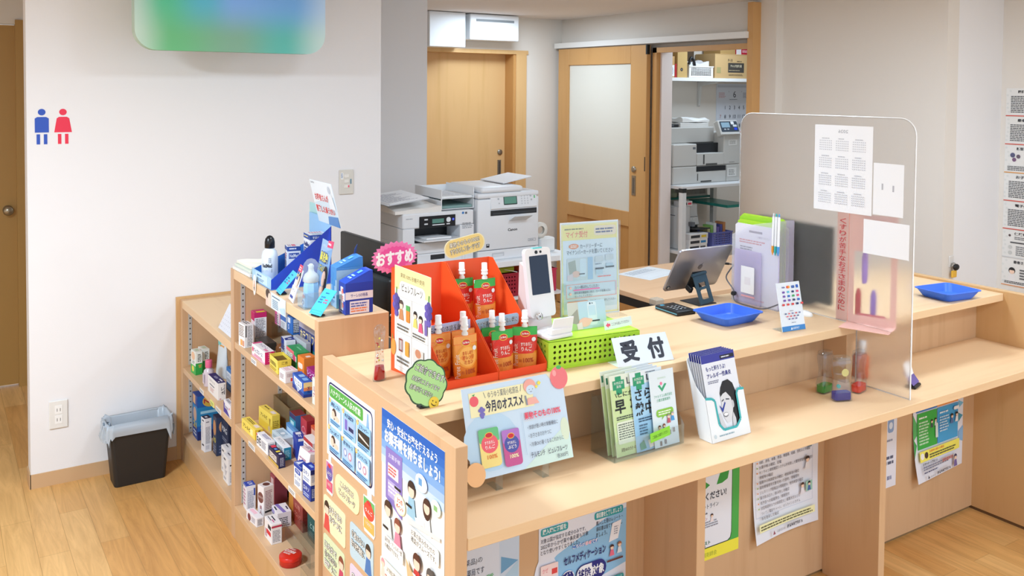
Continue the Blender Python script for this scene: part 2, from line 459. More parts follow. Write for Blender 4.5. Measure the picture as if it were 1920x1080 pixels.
# rear door (deep frame, flush panel, pull and lock)
fr = MB()
fr.box(3.0, YD - 0.012, 1.965, 3.93, YD + 0.14, 1.995, DOORW).box(3.82, YD - 0.012, 0, 3.915, YD, 1.965, DOORW)
fr.box(3.80, YD, 0, 3.845, YD + 0.14, 1.965, DOORD).box(3.0, YD + 0.0, 0, 3.03, YD + 0.14, 1.965, DOORD)
fr = struct(fr, 'door_1')
MB().box(3.03, YD + 0.12, 0.008, 3.80, YD + 0.155, 1.965, DOORW).build('door_panel', fr)
h = MB()
h.box(3.735, YD + 0.114, 1.0, 3.765, YD + 0.12, 1.14, mat('8F8A80', 0.35, 0.7)).box(3.742, YD + 0.112, 1.01, 3.758, YD + 0.115, 1.13, mat('5E5A55', 0.5, 0.5))
tag(h.build('door_pull', fr), 'sunken metal pull')
h = MB().lathe([(0.022, 0), (0.022, 0.006), (0.012, 0.009), (0.003, 0.009)], mat('9A958B', 0.35, 0.8), 18, M=Matrix.Translation((3.755, YD + 0.12, 1.20)) @ Matrix.Rotation(PI / 2, 4, 'X'))
tag(h.build('door_lock', fr), 'round metal lock')

# sliding door on its track, in front of the right-hand wall
def sliding_door():
    x0, x1 = 4.185, 4.222
    y0, y1, zt = 4.79, 5.84, 2.012
    ga, gb, gz0, gz1 = 4.962, 5.706, 0.826, 1.884       # glass
    b = MB()
    b.box(x0, y0, 0.01, x1, ga, zt, SLIDEW, 0.002).box(x0, gb, 0.01, x1, y1, zt, SLIDEW, 0.002)
    b.box(x0, ga, gz1, x1, gb, zt, SLIDEW, 0.002).box(x0, ga, 0.72, x1, gb, gz0, SLIDEW, 0.002).box(x0, ga, 0.01, x1, gb, 0.16, SLIDEW, 0.002)
    d = struct(b, 'door_2')
    MB().box(x0 + 0.012, ga, 0.16, x1 - 0.012, gb, 0.72, DOORD).build('door_panel', d)
    g, nt, bs = _nodes('door_obscure_glass')
    bs.inputs['Base Color'].default_value = rgb('E3E2D8'); bs.inputs['Roughness'].default_value = 0.25
    MB().box(x0 + 0.014, ga, gz0, x1 - 0.014, gb, gz1, g).build('glass_pane', d)
    met = mat('A49D90', 0.35, 0.75)
    b = MB().box(x0 - 0.004, 4.89, 0.95, x0, 4.93, 1.09, met).box(x0 - 0.0045, 4.90, 0.965, x0 - 0.003, 4.92, 1.075, mat('77736C', 0.5, 0.6))
    tag(b.build('door_pull', d), 'sunken metal pull')
    b = MB().lathe([(0.022, 0), (0.022, 0.008), (0.012, 0.012), (0.003, 0.012)], met, 18, M=Matrix.Translation((x0, 4.91, 1.135)) @ Matrix.Rotation(-PI / 2, 4, 'Y'))
    tag(b.build('door_lock', d), 'round metal lock')
    b = MB().box(x0 - 0.001, 4.793, 1.13, x0 + 0.02, 4.802, 1.23, mat('4A4038', 0.5, 0.5)).box(x0 - 0.002, 4.786, 1.945, x0 + 0.025, 4.80, 2.018, RUBBED)
    tag(b.build('edge_fitting', d), 'dark edge latch and roller cap')
    b = MB()
    b.box(4.165, 3.868, 2.018, 4.26, 5.87, 2.058, mat('E9E8E4', 0.4)).box(4.18, 3.88, 2.012, 4.23, 5.86, 2.018, mat('8A8782', 0.5))
    struct(b, 'trim_2')
sliding_door()
# opening frame
struct(MB().box(4.225, 4.735, 0, 4.262, 4.775, 1.99, DOORD).box(4.225, 3.868, 1.955, 4.262, 4.775, 1.99, SLIDEW).box(4.19, 3.835, 0, 4.275, 3.878, 2.235, SLIDEW), 'trim_3')
struct(MB().box(4.262, 4.72, 0, 4.36, 4.765, 1.985, mat('EADFDA', 0.7)), 'trim_4')

# things fixed to the walls
b = MB()
b.box(3.32, YD - 0.16, 2.055, 3.745, YD, 2.245, WHITEP, 0.006)
b.box(3.37, YD - 0.1615, 2.19, 3.70, YD - 0.158, 2.208, mat('8C9296', 0.5))
b.lathe([(0.006, 0), (0.004, 0.002)], mat('C4C8CA'), 12, M=Matrix.Translation((3.545, YD - 0.16, 2.075)) @ Matrix.Rotation(PI / 2, 4, 'X'))
solo(b, 'ventilation_unit', 'white wall vent unit with one grey slot above the rear door', 'vent')
solo(MB().box(2.98, YD - 0.17, 1.995, 3.275, YD, 2.246, WHITEP, 0.004), 'wall_box', 'plain white box fixed above the rear wooden door beside the vent unit', 'wall box')

def pictogram(man):
    b = MB(); c = mat('2F55B8' if man else 'E8334E', 0.5)
    y0 = -0.0012
    def poly(p):
      p = [(x * 0.82, z * 0.88) for x, z in p]
      b.add([(x, y0, z) for x, z in p] + [(x, 0, z) for x, z in p], [list(range(len(p)))] + [[i + len(p) for i in range(len(p))][::-1]] + [(i, i + len(p), (i + 1) % len(p) + len(p), (i + 1) % len(p)) for i in range(len(p))], c)
    poly([(0.0175 * math.cos(2 * PI * k / 20), 0.135 + 0.0155 * math.sin(2 * PI * k / 20)) for k in range(20)])
    if man:
        poly([(-0.032, 0.038), (0.032, 0.038), (0.032, 0.105), (0.02, 0.112), (-0.02, 0.112), (-0.032, 0.105)])
    else:
        poly([(-0.041, 0.038), (0.041, 0.038), (0.029, 0.105), (0.018, 0.112), (-0.018, 0.112), (-0.029, 0.105)])
    for s in (-1, 1): poly([(s * 0.0165 - 0.008, -0.018), (s * 0.0165 + 0.008, -0.018), (s * 0.0165 + 0.008, 0.030), (s * 0.0165 - 0.008, 0.030)])
    return b
solo(pictogram(True), 'restroom_pictogram', 'blue man pictogram stuck on the white wall', 'sign', (0.390, YA, 1.467))
solo(pictogram(False), 'restroom_pictogram', 'red woman pictogram stuck on the white wall', 'sign', (0.470, YA, 1.467))

def outlet(x, z):
    t = thing('wall_outlet', 'white double wall socket low on the wall near the waste bin', 'outlet', (x, YA, z))
    MB().box(-0.036, -0.008, -0.06, 0.036, 0, 0.06, mat('E6E4DF', 0.4), 0.003).build('plate', t)
    for zz in (-0.021, 0.021):
        b = MB().box(-0.014, -0.0095, zz - 0.018, 0.014, -0.008, zz + 0.018, mat('F3F2EF', 0.35))
        for xx in (-0.006, 0.006): b.box(xx - 0.001, -0.0098, zz - 0.007, xx + 0.001, -0.0094, zz + 0.006, mat('3B3937'))
        b.build('socket', t)
outlet(0.441, 0.300)
t = thing('wall_switch', 'beige plate of three light switches with tiny labels, high on the wall end', 'switch', (1.742, YA, 1.227))
MB().box(-0.038, -0.008, -0.062, 0.038, 0, 0.062, mat('D9D5CC', 0.4), 0.003).build('plate', t)
for i in range(3):
    MB().box(-0.014, -0.0105, 0.022 - i * 0.026, 0.012, -0.008, 0.038 - i * 0.026, mat('E9E6DF', 0.35), 0.001).build('switch_button', t)
b = MB(); p = b.page((-0.038, -0.0082, -0.062), (1, 0, 0), (0, 0, 1), 0.076, 0.124)
p.rect(0.10, 0.12, 0.16, 0.26, 'F6F6F4').lines(0.12, 0.14, 0.12, 0.2, 4, '5577AA').rect(0.74, 0.38, 0.1, 0.2, '6D8FA0')
b.box(0.006, -0.0112, -0.026, 0.013, -0.0104, -0.016, mat('F0607A'))
tag(b.build('tape_labels', t), 'small paper labels and a pink dot')

# hanging shop sign, its print blurred into green and blue
def sign_mat():
    m, nt, bs = _nodes('sign_face'); N = nt.nodes.new; L = nt.links.new
    tc = N('ShaderNodeTexCoord'); sp = N('ShaderNodeSeparateXYZ'); L(tc.outputs['Object'], sp.inputs[0])
    def ramp(src, lo, hi, cols):
        mr = N('ShaderNodeMapRange'); mr.inputs[1].default_value = lo; mr.inputs[2].default_value = hi; L(src, mr.inputs[0])
        r = N('ShaderNodeValToRGB'); r.color_ramp.interpolation = 'EASE'
        while len(r.color_ramp.elements) < len(cols): r.color_ramp.elements.new(0.5)
        for e, (p, c) in zip(r.color_ramp.elements, cols): e.position = p; e.color = rgb(c)
        L(mr.outputs[0], r.inputs[0]); return r.outputs[0]
    up = ramp(sp.outputs[0], -0.42, 0.42, [(0, 'BFD8CE'), (0.16, '55C497'), (0.35, '58B9D2'), (0.5, '7FB0EE'), (0.8, '6FA9E2'), (1, 'B5CFEA')])
    dn = ramp(sp.outputs[0], -0.42, 0.42, [(0, 'C5D9CB'), (0.2, '66B77C'), (0.5, '7BA98F'), (0.75, '58B3A6'), (1, 'C3D8D2')])
    mr = N('ShaderNodeMapRange'); mr.interpolation_type = 'SMOOTHSTEP'; mr.inputs[1].default_value = 0.05; mr.inputs[2].default_value = 0.22; L(sp.outputs[2], mr.inputs[0])
    mx = N('ShaderNodeMixRGB'); L(mr.outputs[0], mx.inputs[0]); L(dn, mx.inputs[1]); L(up, mx.inputs[2])
    L(mx.outputs[0], bs.inputs['Base Color']); bs.inputs['Roughness'].default_value = 0.6
    return m
b = MB(); b.prism(rpoly(0.80, 0.40, 0.085, 8, -0.40, 0), -0.03, 0.03, sign_mat(), M=Matrix.Rotation(PI / 2, 4, 'X'))
t = thing('hanging_sign', 'blurred green and blue shop sign hanging in front of the white wall', 'sign', (1.09, 3.9, 1.845))
b.build('sign_board', t)
for x in (-0.25, 0.25): MB().cyl((x, 0, 0.39), (x, 0, CEIL - 1.845), 0.003, STEEL).build('hanger', t)
# ------------------------------------------------------------------ reception counter
ZC, ZG, ZP = 0.906, 0.7066, 0.9155
XO, XP, XE = 0.953, 0.984, 3.556
t = thing('reception_counter', 'long maple reception counter with a lower bag ledge running along its front', 'counter', (0, 0, 0))
def part(b, n, lab=None):
    o = b.build(n, t)
    if lab: o['label'] = lab
    return o
part(MB().box(XP, 1.934, ZC - 0.029, XE, 2.496, ZC, WX, 0.0015), 'counter_top')
part(MB().box(XP, 1.698, ZG - 0.0285, XE, 2.04, ZG, WX, 0.0015), 'bag_ledge')
part(MB().box(XO, 1.70, 0.0, XP, 2.4965, ZP, WZ, 0.0012), 'end_panel')
part(MB().box(XE, 1.45, 0.012, XE + 0.032, 2.496, ZP, WINN, 0.0012), 'end_panel')
part(MB().box(XP, 2.041, 0.014, XE, 2.062, ZC - 0.029, WZ), 'front_panel')
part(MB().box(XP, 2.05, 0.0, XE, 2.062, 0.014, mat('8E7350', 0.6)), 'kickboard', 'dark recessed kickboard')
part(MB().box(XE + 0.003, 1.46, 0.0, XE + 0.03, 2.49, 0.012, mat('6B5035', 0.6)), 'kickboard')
part(MB().box(1.797, 1.818, 0.0, 1.829, 2.041, ZG - 0.0285, WZ, 0.001), 'divider')
part(MB().box(2.627, 1.818, 0.0, 2.659, 2.041, ZG - 0.0285, WZ, 0.001), 'divider')
part(MB().box(2.608, 1.945, ZG, 2.637, 2.041, ZC - 0.029, WZ, 0.001), 'divider')

# ------------------------------------------------------------------ medicine shelves
XS = 0.94
def rail(b, x, y, z0, z1, face):
    """slotted steel shelf rail on a side panel"""
    s = face
    b.box(x - 0.008, y - 0.0015 if s < 0 else y, z0, x + 0.008, y if s < 0 else y + 0.0015, z1, mat('C9C9C6', 0.4, 0.3))
    z = z0 + 0.02; yy = y + s * 0.0017
    while z < z1 - 0.01:
        p = [(x + 0.0035 * math.cos(a * PI / 4), yy, z + 0.0035 * math.sin(a * PI / 4)) for a in range(8)]
        b.add(p, [list(range(8)) if s < 0 else list(range(8))[::-1]], mat('4A3F36', 0.7)); z += 0.024
t = thing('medicine_shelf', 'tall maple medicine shelf of three bays full of small boxes, standing against the counter', 'shelf', (0, 0, 0))
XB = 1.165
part(MB().box(XS, 2.497, 0.0, XB, 2.526, 1.0186, WZ, 0.0012), 'side_panel')
part(MB().box(XS, 3.37, 0.0, XB, 3.41, 1.0186, WZ, 0.0012), 'side_panel')
part(MB().box(XS + 0.0006, 2.5262, 0.984, XB, 3.3698, 1.018, WY, 0.001), 'top_panel')
part(MB().box(XB - 0.014, 2.5265, 0.12, XB - 0.002, 3.3695, 0.984, WINN), 'back_panel')
part(MB().box(XS + 0.003, 2.527, 0.724, XB - 0.015, 3.369, 0.748, WSH, 0.001), 'shelf_board')
part(MB().box(XS + 0.003, 2.527, 0.413, XB - 0.015, 3.369, 0.437, WSH, 0.001), 'shelf_board')
part(MB().box(XS + 0.001, 2.527, 0.10, XB - 0.015, 3.369, 0.125, WSH, 0.001), 'shelf_board')
part(MB().box(XS + 0.002, 2.527, 0.0, XS + 0.02, 3.369, 0.0995, WINN), 'plinth')
b = MB()
rail(b, XS + 0.034, 3.3698, 0.76, 0.975, -1); rail(b, XS + 0.034, 3.3698, 0.445, 0.718, -1); rail(b, XS + 0.034, 3.3698, 0.13, 0.408, -1)
rail(b, XB - 0.05, 3.3698, 0.76, 0.975, -1); rail(b, XB - 0.05, 3.3698, 0.445, 0.718, -1); rail(b, XB - 0.05, 3.3698, 0.13, 0.408, -1)
part(b, 'shelf_rail', 'slotted grey steel shelf rails')
t = thing('medicine_shelf', 'low maple medicine shelf of two bays in the corner by the white wall', 'shelf', (0, 0, 0))
part(MB().box(XS, 4.195, 0.0, XB, 4.232, 0.7335, WZ, 0.001), 'side_panel')
part(MB().box(XS + 0.0006, 3.4105, 0.70, XB, 4.1945, 0.7335, WY, 0.001), 'top_panel')
part(MB().box(XB - 0.014, 3.411, 0.12, XB - 0.002, 4.194, 0.70, WINN), 'back_panel')
part(MB().box(XS + 0.003, 3.411, 0.407, XB - 0.015, 4.194, 0.431, WSH, 0.001), 'shelf_board')
part(MB().box(XS + 0.001, 3.411, 0.10, XB - 0.015, 4.194, 0.125, WSH, 0.001), 'shelf_board')
part(MB().box(XS + 0.002, 3.411, 0.0, XS + 0.02, 4.194, 0.0995, WINN), 'plinth')
part(MB().box(XS - 0.018, 4.2325, 0.0, XB + 0.3, 4.2405, 0.745, WINN, 0.001).box(XS - 0.006, 4.2322, 0.0, XS, 4.2328, 0.738, WINN), 'wall_panel')
b = MB(); rail(b, XS + 0.034, 4.1948, 0.44, 0.695, -1); rail(b, XS + 0.034, 4.1948, 0.13, 0.40, -1)
part(b, 'shelf_rail', 'slotted grey steel shelf rails')
# ------------------------------------------------------------------ cartons on the shelves
def draw(p, spec):
    for a in spec or []:
        k = a[0]
        if k == 'r': p.rect(*a[1:])
        elif k == 'rr': p.rrect(*a[1:])
        elif k == 'e': p.ell(*a[1:])
        elif k == 'p': p.poly(*a[1:])
        elif k == 't': p.text(a[1], a[2], a[3], a[4], a[5], w=a[6] if len(a) > 6 else None, al='l', bold=a[7] if len(a) > 7 else 0.012)
        elif k == 'c': p.text(a[1], a[2], a[3], a[4], a[5], w=a[6] if len(a) > 6 else None, al='c', bold=0.012)
        elif k == 'v': p.text(a[1], a[2], a[3], a[4], a[5], bold=0.012, vert=True)
        elif k == 'l': p.lines(*a[1:])
        elif k == 'f': p.figure(*a[1:])
def carton_mesh(w, d, h, c, front=None, side=None, top=None, sc=None, tc=None, open_top=False):
    b = MB(); e = min(0.0007, h / 40)
    b.box(0, 0, 0, d, w, h if not open_top else h - 0.012, mat(c, 0.42), e)
    if open_top:
        m = mat(c, 0.42)
        b.box(0, 0, h - 0.0125, d, 0.0008, h, m).box(0, w - 0.0008, h - 0.0125, d, w, h, m).box(0, 0, h - 0.0125, 0.0008, w, h, m).box(d - 0.0008, 0, h - 0.0125, d, w, h, m)
        b.box(0.001, 0.001, h - 0.0123, d - 0.001, w - 0.001, h - 0.0119, mat('6B5222', 0.7))
    pf = b.page((0, w, 0), (0, -1, 0), (0, 0, 1), w, h)
    ps = b.page((0, 0, 0), (1, 0, 0), (0, 0, 1), d, h)
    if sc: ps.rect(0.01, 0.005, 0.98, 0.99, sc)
    draw(pf, front); draw(ps, side)
    if not open_top:
        pt = b.page((0, w, h), (0, -1, 0), (1, 0, 0), w, d)
        if tc: pt.rect(0.005, 0.01, 0.99, 0.98, tc)
        draw(pt, top)
    return b
def carton(label, P, z, w, d, h, rot, c, front=None, side=None, top=None, sc=None, tc=None, open_top=False, name='medicine_box', cat='medicine box', group=None, tilt=0.0):
    o = solo(carton_mesh(w, d, h, c, front, side, top, sc, tc, open_top), name, label, cat, (P[0], P[1], z), (0, tilt, math.radians(rot)), group)
    return o
Z1, Z2, Z3, ZA, ZT = 0.7484, 0.4374, 0.1254, 0.4314, 1.0190
NV, RD, BL, WH, GY = '1D2A6E', 'D8324A', '2E62B4', 'F4F4F6', '6A6E78'
SM = lambda n=8, c=GY, y=0.3: ('l', 0.1, y, 0.8, min(0.62, 0.95 - y), n, c)
# upper bay
carton('white upright carton with an orange patch at the back end of the top shelf', (0.949, 3.262), Z1, 0.056, 0.034, 0.085, 6, WH,
       [('l', 0.08, 0.06, 0.84, 0.5, 7, '8B7A72'), ('r', 0.3, 0.68, 0.35, 0.26, 'F2B36B'), ('r', 0.68, 0.7, 0.26, 0.24, 'D9A08A')],
       [('r', 0.1, 0.04, 0.12, 0.5, '2C2B30'), ('l', 0.3, 0.05, 0.6, 0.9, 14, '9A9AA2')], [('l', 0.1, 0.2, 0.75, 0.5, 2, '4A4A52')])
carton('tall white and magenta carton with its flap up behind the upright white one', (1.0, 3.312), Z1, 0.05, 0.045, 0.112, -3, WH,
       [('r', 0, 0, 1, 0.28, 'C8246A'), ('r', 0.25, 0.3, 0.55, 0.5, 'F0D9E4'), ('e', 0.5, 0.6, 0.22, 0.13, 'E58BB0')],
       [('r', 0, 0, 1, 0.17, 'C8246A'), ('l', 0.1, 0.2, 0.8, 0.75, 16, '8C8890')], [('r', 0, 0, 1, 1, 'D23C78'), ('r', 0.55, 0.1, 0.4, 0.7, 'F2DC4A')])
carton('white and magenta carton lying along the top shelf edge', (0.950, 3.030), Z1, 0.140, 0.034, 0.043, 1, WH,
       [('r', 0, 0.85, 1, 0.15, 'F0B5CE'), ('t', 'ウィズエース', 0.16, 0.2, 0.36, '51408C', 0.66, 0.02), ('e', 0.09, 0.42, 0.055, 0.2, 'E8447E'), ('l', 0.2, 0.66, 0.62, 0.2, 2, 'D84A80')],
       [('v', 'エース', 0.35, 0.08, 0.22, 'F7E4EC')], [('r', 0, 0, 0.12, 1, 'E0588E'), ('t', 'ウィズエース', 0.2, 0.16, 0.42, '5B4A94', 0.5), ('r', 0.72, 0.5, 0.22, 0.3, 'E58BB0')], sc='CF1F6C')
b = MB().box(0, 0, 0, 0.05, 0.1, 0.03, mat('3B3630', 0.4), 0.002)
solo(b, 'product_box', 'black lying box behind the magenta carton on the top shelf', 'box', (0.99, 3.178, Z1))
carton('white carton with a navy arc on its lid behind the yellow open one', (1.03, 3.048), Z1, 0.072, 0.034, 0.066, -6, 'E6EBF4',
       [('r', 0, 0, 0.6, 0.6, '243C94'), SM(5)], [('r', 0.15, 0.2, 0.6, 0.75, 'C8D2E6'), SM(8, '8E9AB8')], [('p', [(0.25, 0), (0.9, 0), (0.8, 0.95), (0.45, 0.9)], '253A8E'), ('c', '新', 0.62, 0.2, 0.45, 'F4F6FA')])
carton('yellow carton with its top open on the top shelf', (0.954, 2.905), Z1, 0.095, 0.046, 0.046, -2, 'F4DE5C',
       [('t', '第2類医薬品', 0.1, 0.3, 0.3, '5A4A12', 0.7), ('l', 0.08, 0.7, 0.8, 0.24, 2, 'A8852A')], [('c', '漢方', 0.5, 0.12, 0.22, '4A3D10'), ('c', '〜10錠', 0.5, 0.45, 0.3, '3E340E')], open_top=True)
carton('small pale pink and white carton at the top shelf edge', (0.945, 2.803), Z1, 0.052, 0.043, 0.038, 3, 'F6EEF0',
       [('l', 0.15, 0.3, 0.7, 0.45, 4, '8C7C88')], [('l', 0.15, 0.2, 0.7, 0.3, 3, 'B49AA4'), ('r', 0.42, 0.6, 0.45, 0.28, 'F04A36')], [('r', 0.1, 0.1, 0.8, 0.18, 'F3C4CE'), ('l', 0.15, 0.4, 0.7, 0.4, 3, 'E3A7B4')])
carton('blue carton with a white shield and orange end at the front of the top shelf', (0.949, 2.645), Z1, 0.118, 0.029, 0.046, -3, '1E5FC0',
       [('r', 0, 0.72, 1, 0.28, '243A8C'), ('p', [(0.14, 0.1), (0.86, 0.1), (0.86, 0.45), (0.5, 0.95), (0.14, 0.45)], 'EDF3FA'), ('t', 'ドリエル', 0.2, 0.2, 0.34, '27437E', 0.6, 0.02), ('l', 0.28, 0.6, 0.4, 0.24, 3, '5B7CB4')],
       [('r', 0, 0, 1, 0.34, 'F6D99A'), ('r', 0, 0.34, 1, 0.22, 'E58A54'), ('r', 0, 0.8, 1, 0.2, '243A8C'), ('v', 'エル', 0.36, 0.3, 0.2, '1D2A6E')], [('rr', 0.28, 0.15, 0.22, 0.6, '9CC9F2', 0.2), ('rr', 0.6, 0.2, 0.24, 0.55, '7DB6EE', 0.3)])
carton('green carton with a pink corner on the top shelf', (1.018, 2.906), Z1, 0.112, 0.045, 0.060, -2, '27A05A',
       [('r', 0, 0, 0.75, 0.2, 'F1777C'), ('r', 0, 0.2, 1, 0.3, 'E8EEE6'), ('t', 'ルシフェス', 0.06, 0.2, 0.26, '23402E', 0.6, 0.02), ('e', 0.78, 0.35, 0.14, 0.2, 'E0507E'), ('p', [(0, 0.6), (1, 0.5), (1, 1), (0, 1)], '1E7C46')], None, [('r', 0.3, 0.35, 0.4, 0.12, '7FD29E')], sc='1F8E4E')
carton('orange upright carton beside the green one on the top shelf', (1.008, 2.806), Z1, 0.055, 0.044, 0.070, 2, 'EC8534',
       [('rr', 0.1, 0.3, 0.7, 0.26, 'F7E9DC', 0.4)], [('l', 0.15, 0.6, 0.7, 0.25, 3, 'C86A22')], [('r', 0.55, 0.35, 0.3, 0.35, 'F7EADF')], sc='E88A3C')
carton('magenta and white carton half hidden at the near end of the top shelf', (0.993, 2.660), Z1, 0.088, 0.032, 0.062, -2, 'A8257C',
       [('t', 'レンズ', 0.1, 0.08, 0.26, 'F6E2EF', 0.75, 0.02), ('t', 'トラスト', 0.1, 0.4, 0.2, 'F6E2EF', 0.75), ('r', 0, 0.7, 1, 0.3, 'E9C3DB')], [SM(6, 'D9A4C6')])
carton('pale green carton with magenta writing against the shelf side', (0.955, 2.532), Z1, 0.055, 0.03, 0.080, 0, 'DCE4DC',
       [('v', 'ルナ', 0.15, 0.3, 0.2, 'B0236E'), ('r', 0.5, 0.1, 0.4, 0.3, 'C9A2C0')], [('r', 0.2, 0.1, 0.6, 0.5, 'D05A8E')])
carton('large dark blue carton with gold letters at the back of the top shelf', (1.094, 2.86), Z1, 0.235, 0.04, 0.120, 0, '3C4C8E',
       [('r', 0, 0, 1, 0.16, 'B9B6C8'), ('t', 'ホテコリフ', 0.05, 0.2, 0.3, 'F0DDA0', 0.58, 0.03), ('t', '78', 0.66, 0.25, 0.34, 'E8826A', 0.26, 0.03), ('r', 0, 0.62, 0.55, 0.38, '5C7A9C'), ('r', 0.55, 0.62, 0.45, 0.38, '2F8A86'), ('l', 0.1, 0.68, 0.6, 0.2, 2, 'E8E4D8')], None, None, sc='2C3A74')
carton('grey slim carton with a pink dot in front of the large dark blue one', (1.068, 2.952), Z1, 0.13, 0.017, 0.075, 0, 'B9BDC6',
       [('t', 'Coenzyme', 0.15, 0.14, 0.22, '4E5262', 0.6), ('e', 0.1, 0.4, 0.06, 0.12, 'D86A92'), ('e', 0.72, 0.45, 0.12, 0.2, 'C87A5E'), ('r', 0.2, 0.66, 0.5, 0.2, '6B5A66')])
def riser(label, x, y, z, dx, dy, h):
    t = thing('acrylic_riser', label, 'display riser', (x, y, z))
    MB().box(0, 0, h - 0.003, dx, dy, h, ACRYL).build('riser_top', t)
    MB().box(0, 0, 0, 0.003, dy, h - 0.003, ACRYL).build('riser_side', t)
    MB().box(dx - 0.003, 0, 0, dx, dy, h - 0.003, ACRYL).build('riser_side', t)
riser('clear acrylic riser carrying small boxes at the back of the top shelf', 1.075, 3.115, Z1, 0.07, 0.23, 0.062)
ZR = Z1 + 0.0624
carton('pink and white carton on the clear riser', (1.08, 3.27), ZR, 0.05, 0.03, 0.055, 0, 'F2E3EA', [('r', 0, 0, 0.5, 1, 'E2669A'), SM(5)], None, None, sc='E7A6C2')
carton('white carton with a blue band on the clear riser', (1.08, 3.195), ZR, 0.062, 0.034, 0.05, 0, 'E9EEF4', [('r', 0, 0.05, 1, 0.35, '4B78C4'), SM(4, 'A0A6B2', 0.5)], [SM(5)])
carton('blue and white carton at the near end of the clear riser', (1.08, 3.125), ZR, 0.055, 0.036, 0.062, 0, '2E74C8', [('r', 0.1, 0.1, 0.5, 0.3, 'E8F0FA'), ('t', 'S', 0.2, 0.5, 0.3, 'FFFFFF')], [('r', 0.1, 0.1, 0.8, 0.8, 'DDE6F0'), SM(6)])
b = MB(); b.lathe([(0.02, 0), (0.022, 0.008), (0.021, 0.022), (0.014, 0.03), (0.003, 0.033)], mat('7E4E2C', 0.25), 20)
solo(b, 'candy_tin', 'round brown jar on the top shelf in front of the clear riser', 'jar', (1.048, 3.145, Z1))
# middle bay
carton('yellow carton lying lengthwise at the far end of the middle shelf', (0.958, 3.172), Z2, 0.145, 0.030, 0.037, 2, 'F5DD62',
       [('t', 'アレルビ', 0.12, 0.25, 0.4, '4A3C12', 0.55, 0.02), ('r', 0.66, 0.2, 0.2, 0.6, 'FBEFA8')], [('v', '鼻炎', 0.35, 0.1, 0.34, '4A3C12')], [('l', 0.12, 0.2, 0.5, 0.4, 2, '5E4E18'), ('r', 0.66, 0.15, 0.22, 0.5, 'F3E4DA')], sc='EBCB40')
carton('taller yellow carton with a drawn figure behind the lying yellow one', (1.028, 3.196), Z2, 0.128, 0.030, 0.068, 4, 'F5DD62',
       [('t', 'アレルビ', 0.14, 0.22, 0.2, '4A3C12', 0.5, 0.02), ('r', 0, 0.6, 1, 0.4, 'F0D24A'), ('p', [(0.78, 0.25), (0.9, 0.25), (0.84, 0.7)], 'A78A3C'), ('e', 0.8, 0.82, 0.09, 0.16, 'D8C49A')], [SM(6, 'A08A2A')], [('l', 0.1, 0.25, 0.45, 0.3, 1, '5E4E18'), ('r', 0.65, 0.2, 0.25, 0.5, 'F1E6E0')], sc='F0D350')
carton('white carton with big black letters EVE on the middle shelf', (0.955, 3.018), Z2, 0.112, 0.027, 0.044, 2, 'F4F4F7',
       [('t', 'EVE', 0.04, 0.18, 0.62, '25233A', 0.36, 0.03), ('l', 0.46, 0.2, 0.46, 0.6, 6, '8A8A98'), ('r', 0, 0, 0.08, 0.16, 'D8324A')], [SM(6, '70749A', 0.15)], [('l', 0.25, 0.2, 0.6, 0.5, 3, '6B70A8')])
carton('small navy carton with red and yellow spots at the middle shelf edge', (0.952, 2.892), Z2, 0.104, 0.023, 0.042, 0, '232650',
       [('r', 0.08, 0.22, 0.72, 0.5, 'D8CFC8'), ('t', 'リングル', 0.12, 0.3, 0.3, '3A2A40', 0.62, 0.02), ('r', 0, 0.78, 1, 0.22, 'C9A64E')], [('l', 0.2, 0.15, 0.6, 0.7, 8, 'A9ADC6')], [('r', 0.02, 0.1, 0.2, 0.7, 'E03A58'), ('r', 0.3, 0.3, 0.16, 0.4, '5B8AD0'), ('r', 0.55, 0.2, 0.12, 0.6, 'F4E04A'), ('e', 0.84, 0.5, 0.06, 0.25, 'E8EEF4')])
carton('white and teal carton lying behind the navy one', (0.988, 2.946), Z2, 0.112, 0.026, 0.043, 0, 'EEF2F5',
       [('r', 0, 0.45, 1, 0.55, '2C9AC0'), ('l', 0.1, 0.12, 0.8, 0.24, 2, '70808E')], [('l', 0.15, 0.2, 0.7, 0.6, 5, '9FD4E4')], [('t', 'のどスプレー', 0.14, 0.25, 0.4, '57667A', 0.6)], sc='2190B4')
carton('flat pale blue carton lying on the middle shelf', (1.022, 3.062), Z2, 0.105, 0.042, 0.028, 2, 'D2E4EE',
       [('l', 0.1, 0.3, 0.8, 0.4, 2, '8CA6B8')], None, [('l', 0.15, 0.2, 0.7, 0.6, 5, '8FA9BC'), ('e', 0.5, 0.5, 0.1, 0.2, 'F2F7FA')])
carton('slim blue carton standing behind the flat pale blue one', (1.067, 3.055), Z2, 0.1, 0.012, 0.05, 0, '5B93CC', [('r', 0.1, 0.2, 0.8, 0.3, 'BBD6EE'), ('r', 0.55, 0.6, 0.3, 0.2, 'E8DC7A')], None, None, sc='4A80BC')
carton('tall royal blue carton with a white lid strip on the middle shelf', (1.026, 2.925), Z2, 0.07, 0.03, 0.073, -8, '2444A8', [('r', 0, 0.3, 0.18, 0.6, 'C7D2EE')], [('r', 0.15, 0, 0.6, 0.12, 'E4EAF4')], [('r', 0.1, 0.2, 0.3, 0.6, 'ECEFF6'), ('l', 0.45, 0.3, 0.4, 0.4, 2, 'C9D4F0')], sc='2A4CB8')
carton('white and pink carton tipped over between the blue ones', (0.992, 2.742), Z2 + 0.008, 0.085, 0.034, 0.082, 3, 'F5EEF2', [SM(5, 'B08A9E'), ('r', 0, 0.75, 1, 0.2, 'F0B8D0')], [SM(6, 'B89AAA')], [('l', 0.1, 0.1, 0.4, 0.5, 3, '8C8AA0'), ('e', 0.55, 0.45, 0.05, 0.12, 'E24A8A'), ('r', 0.62, 0.1, 0.14, 0.8, 'F0A6CA')], tilt=0.18)
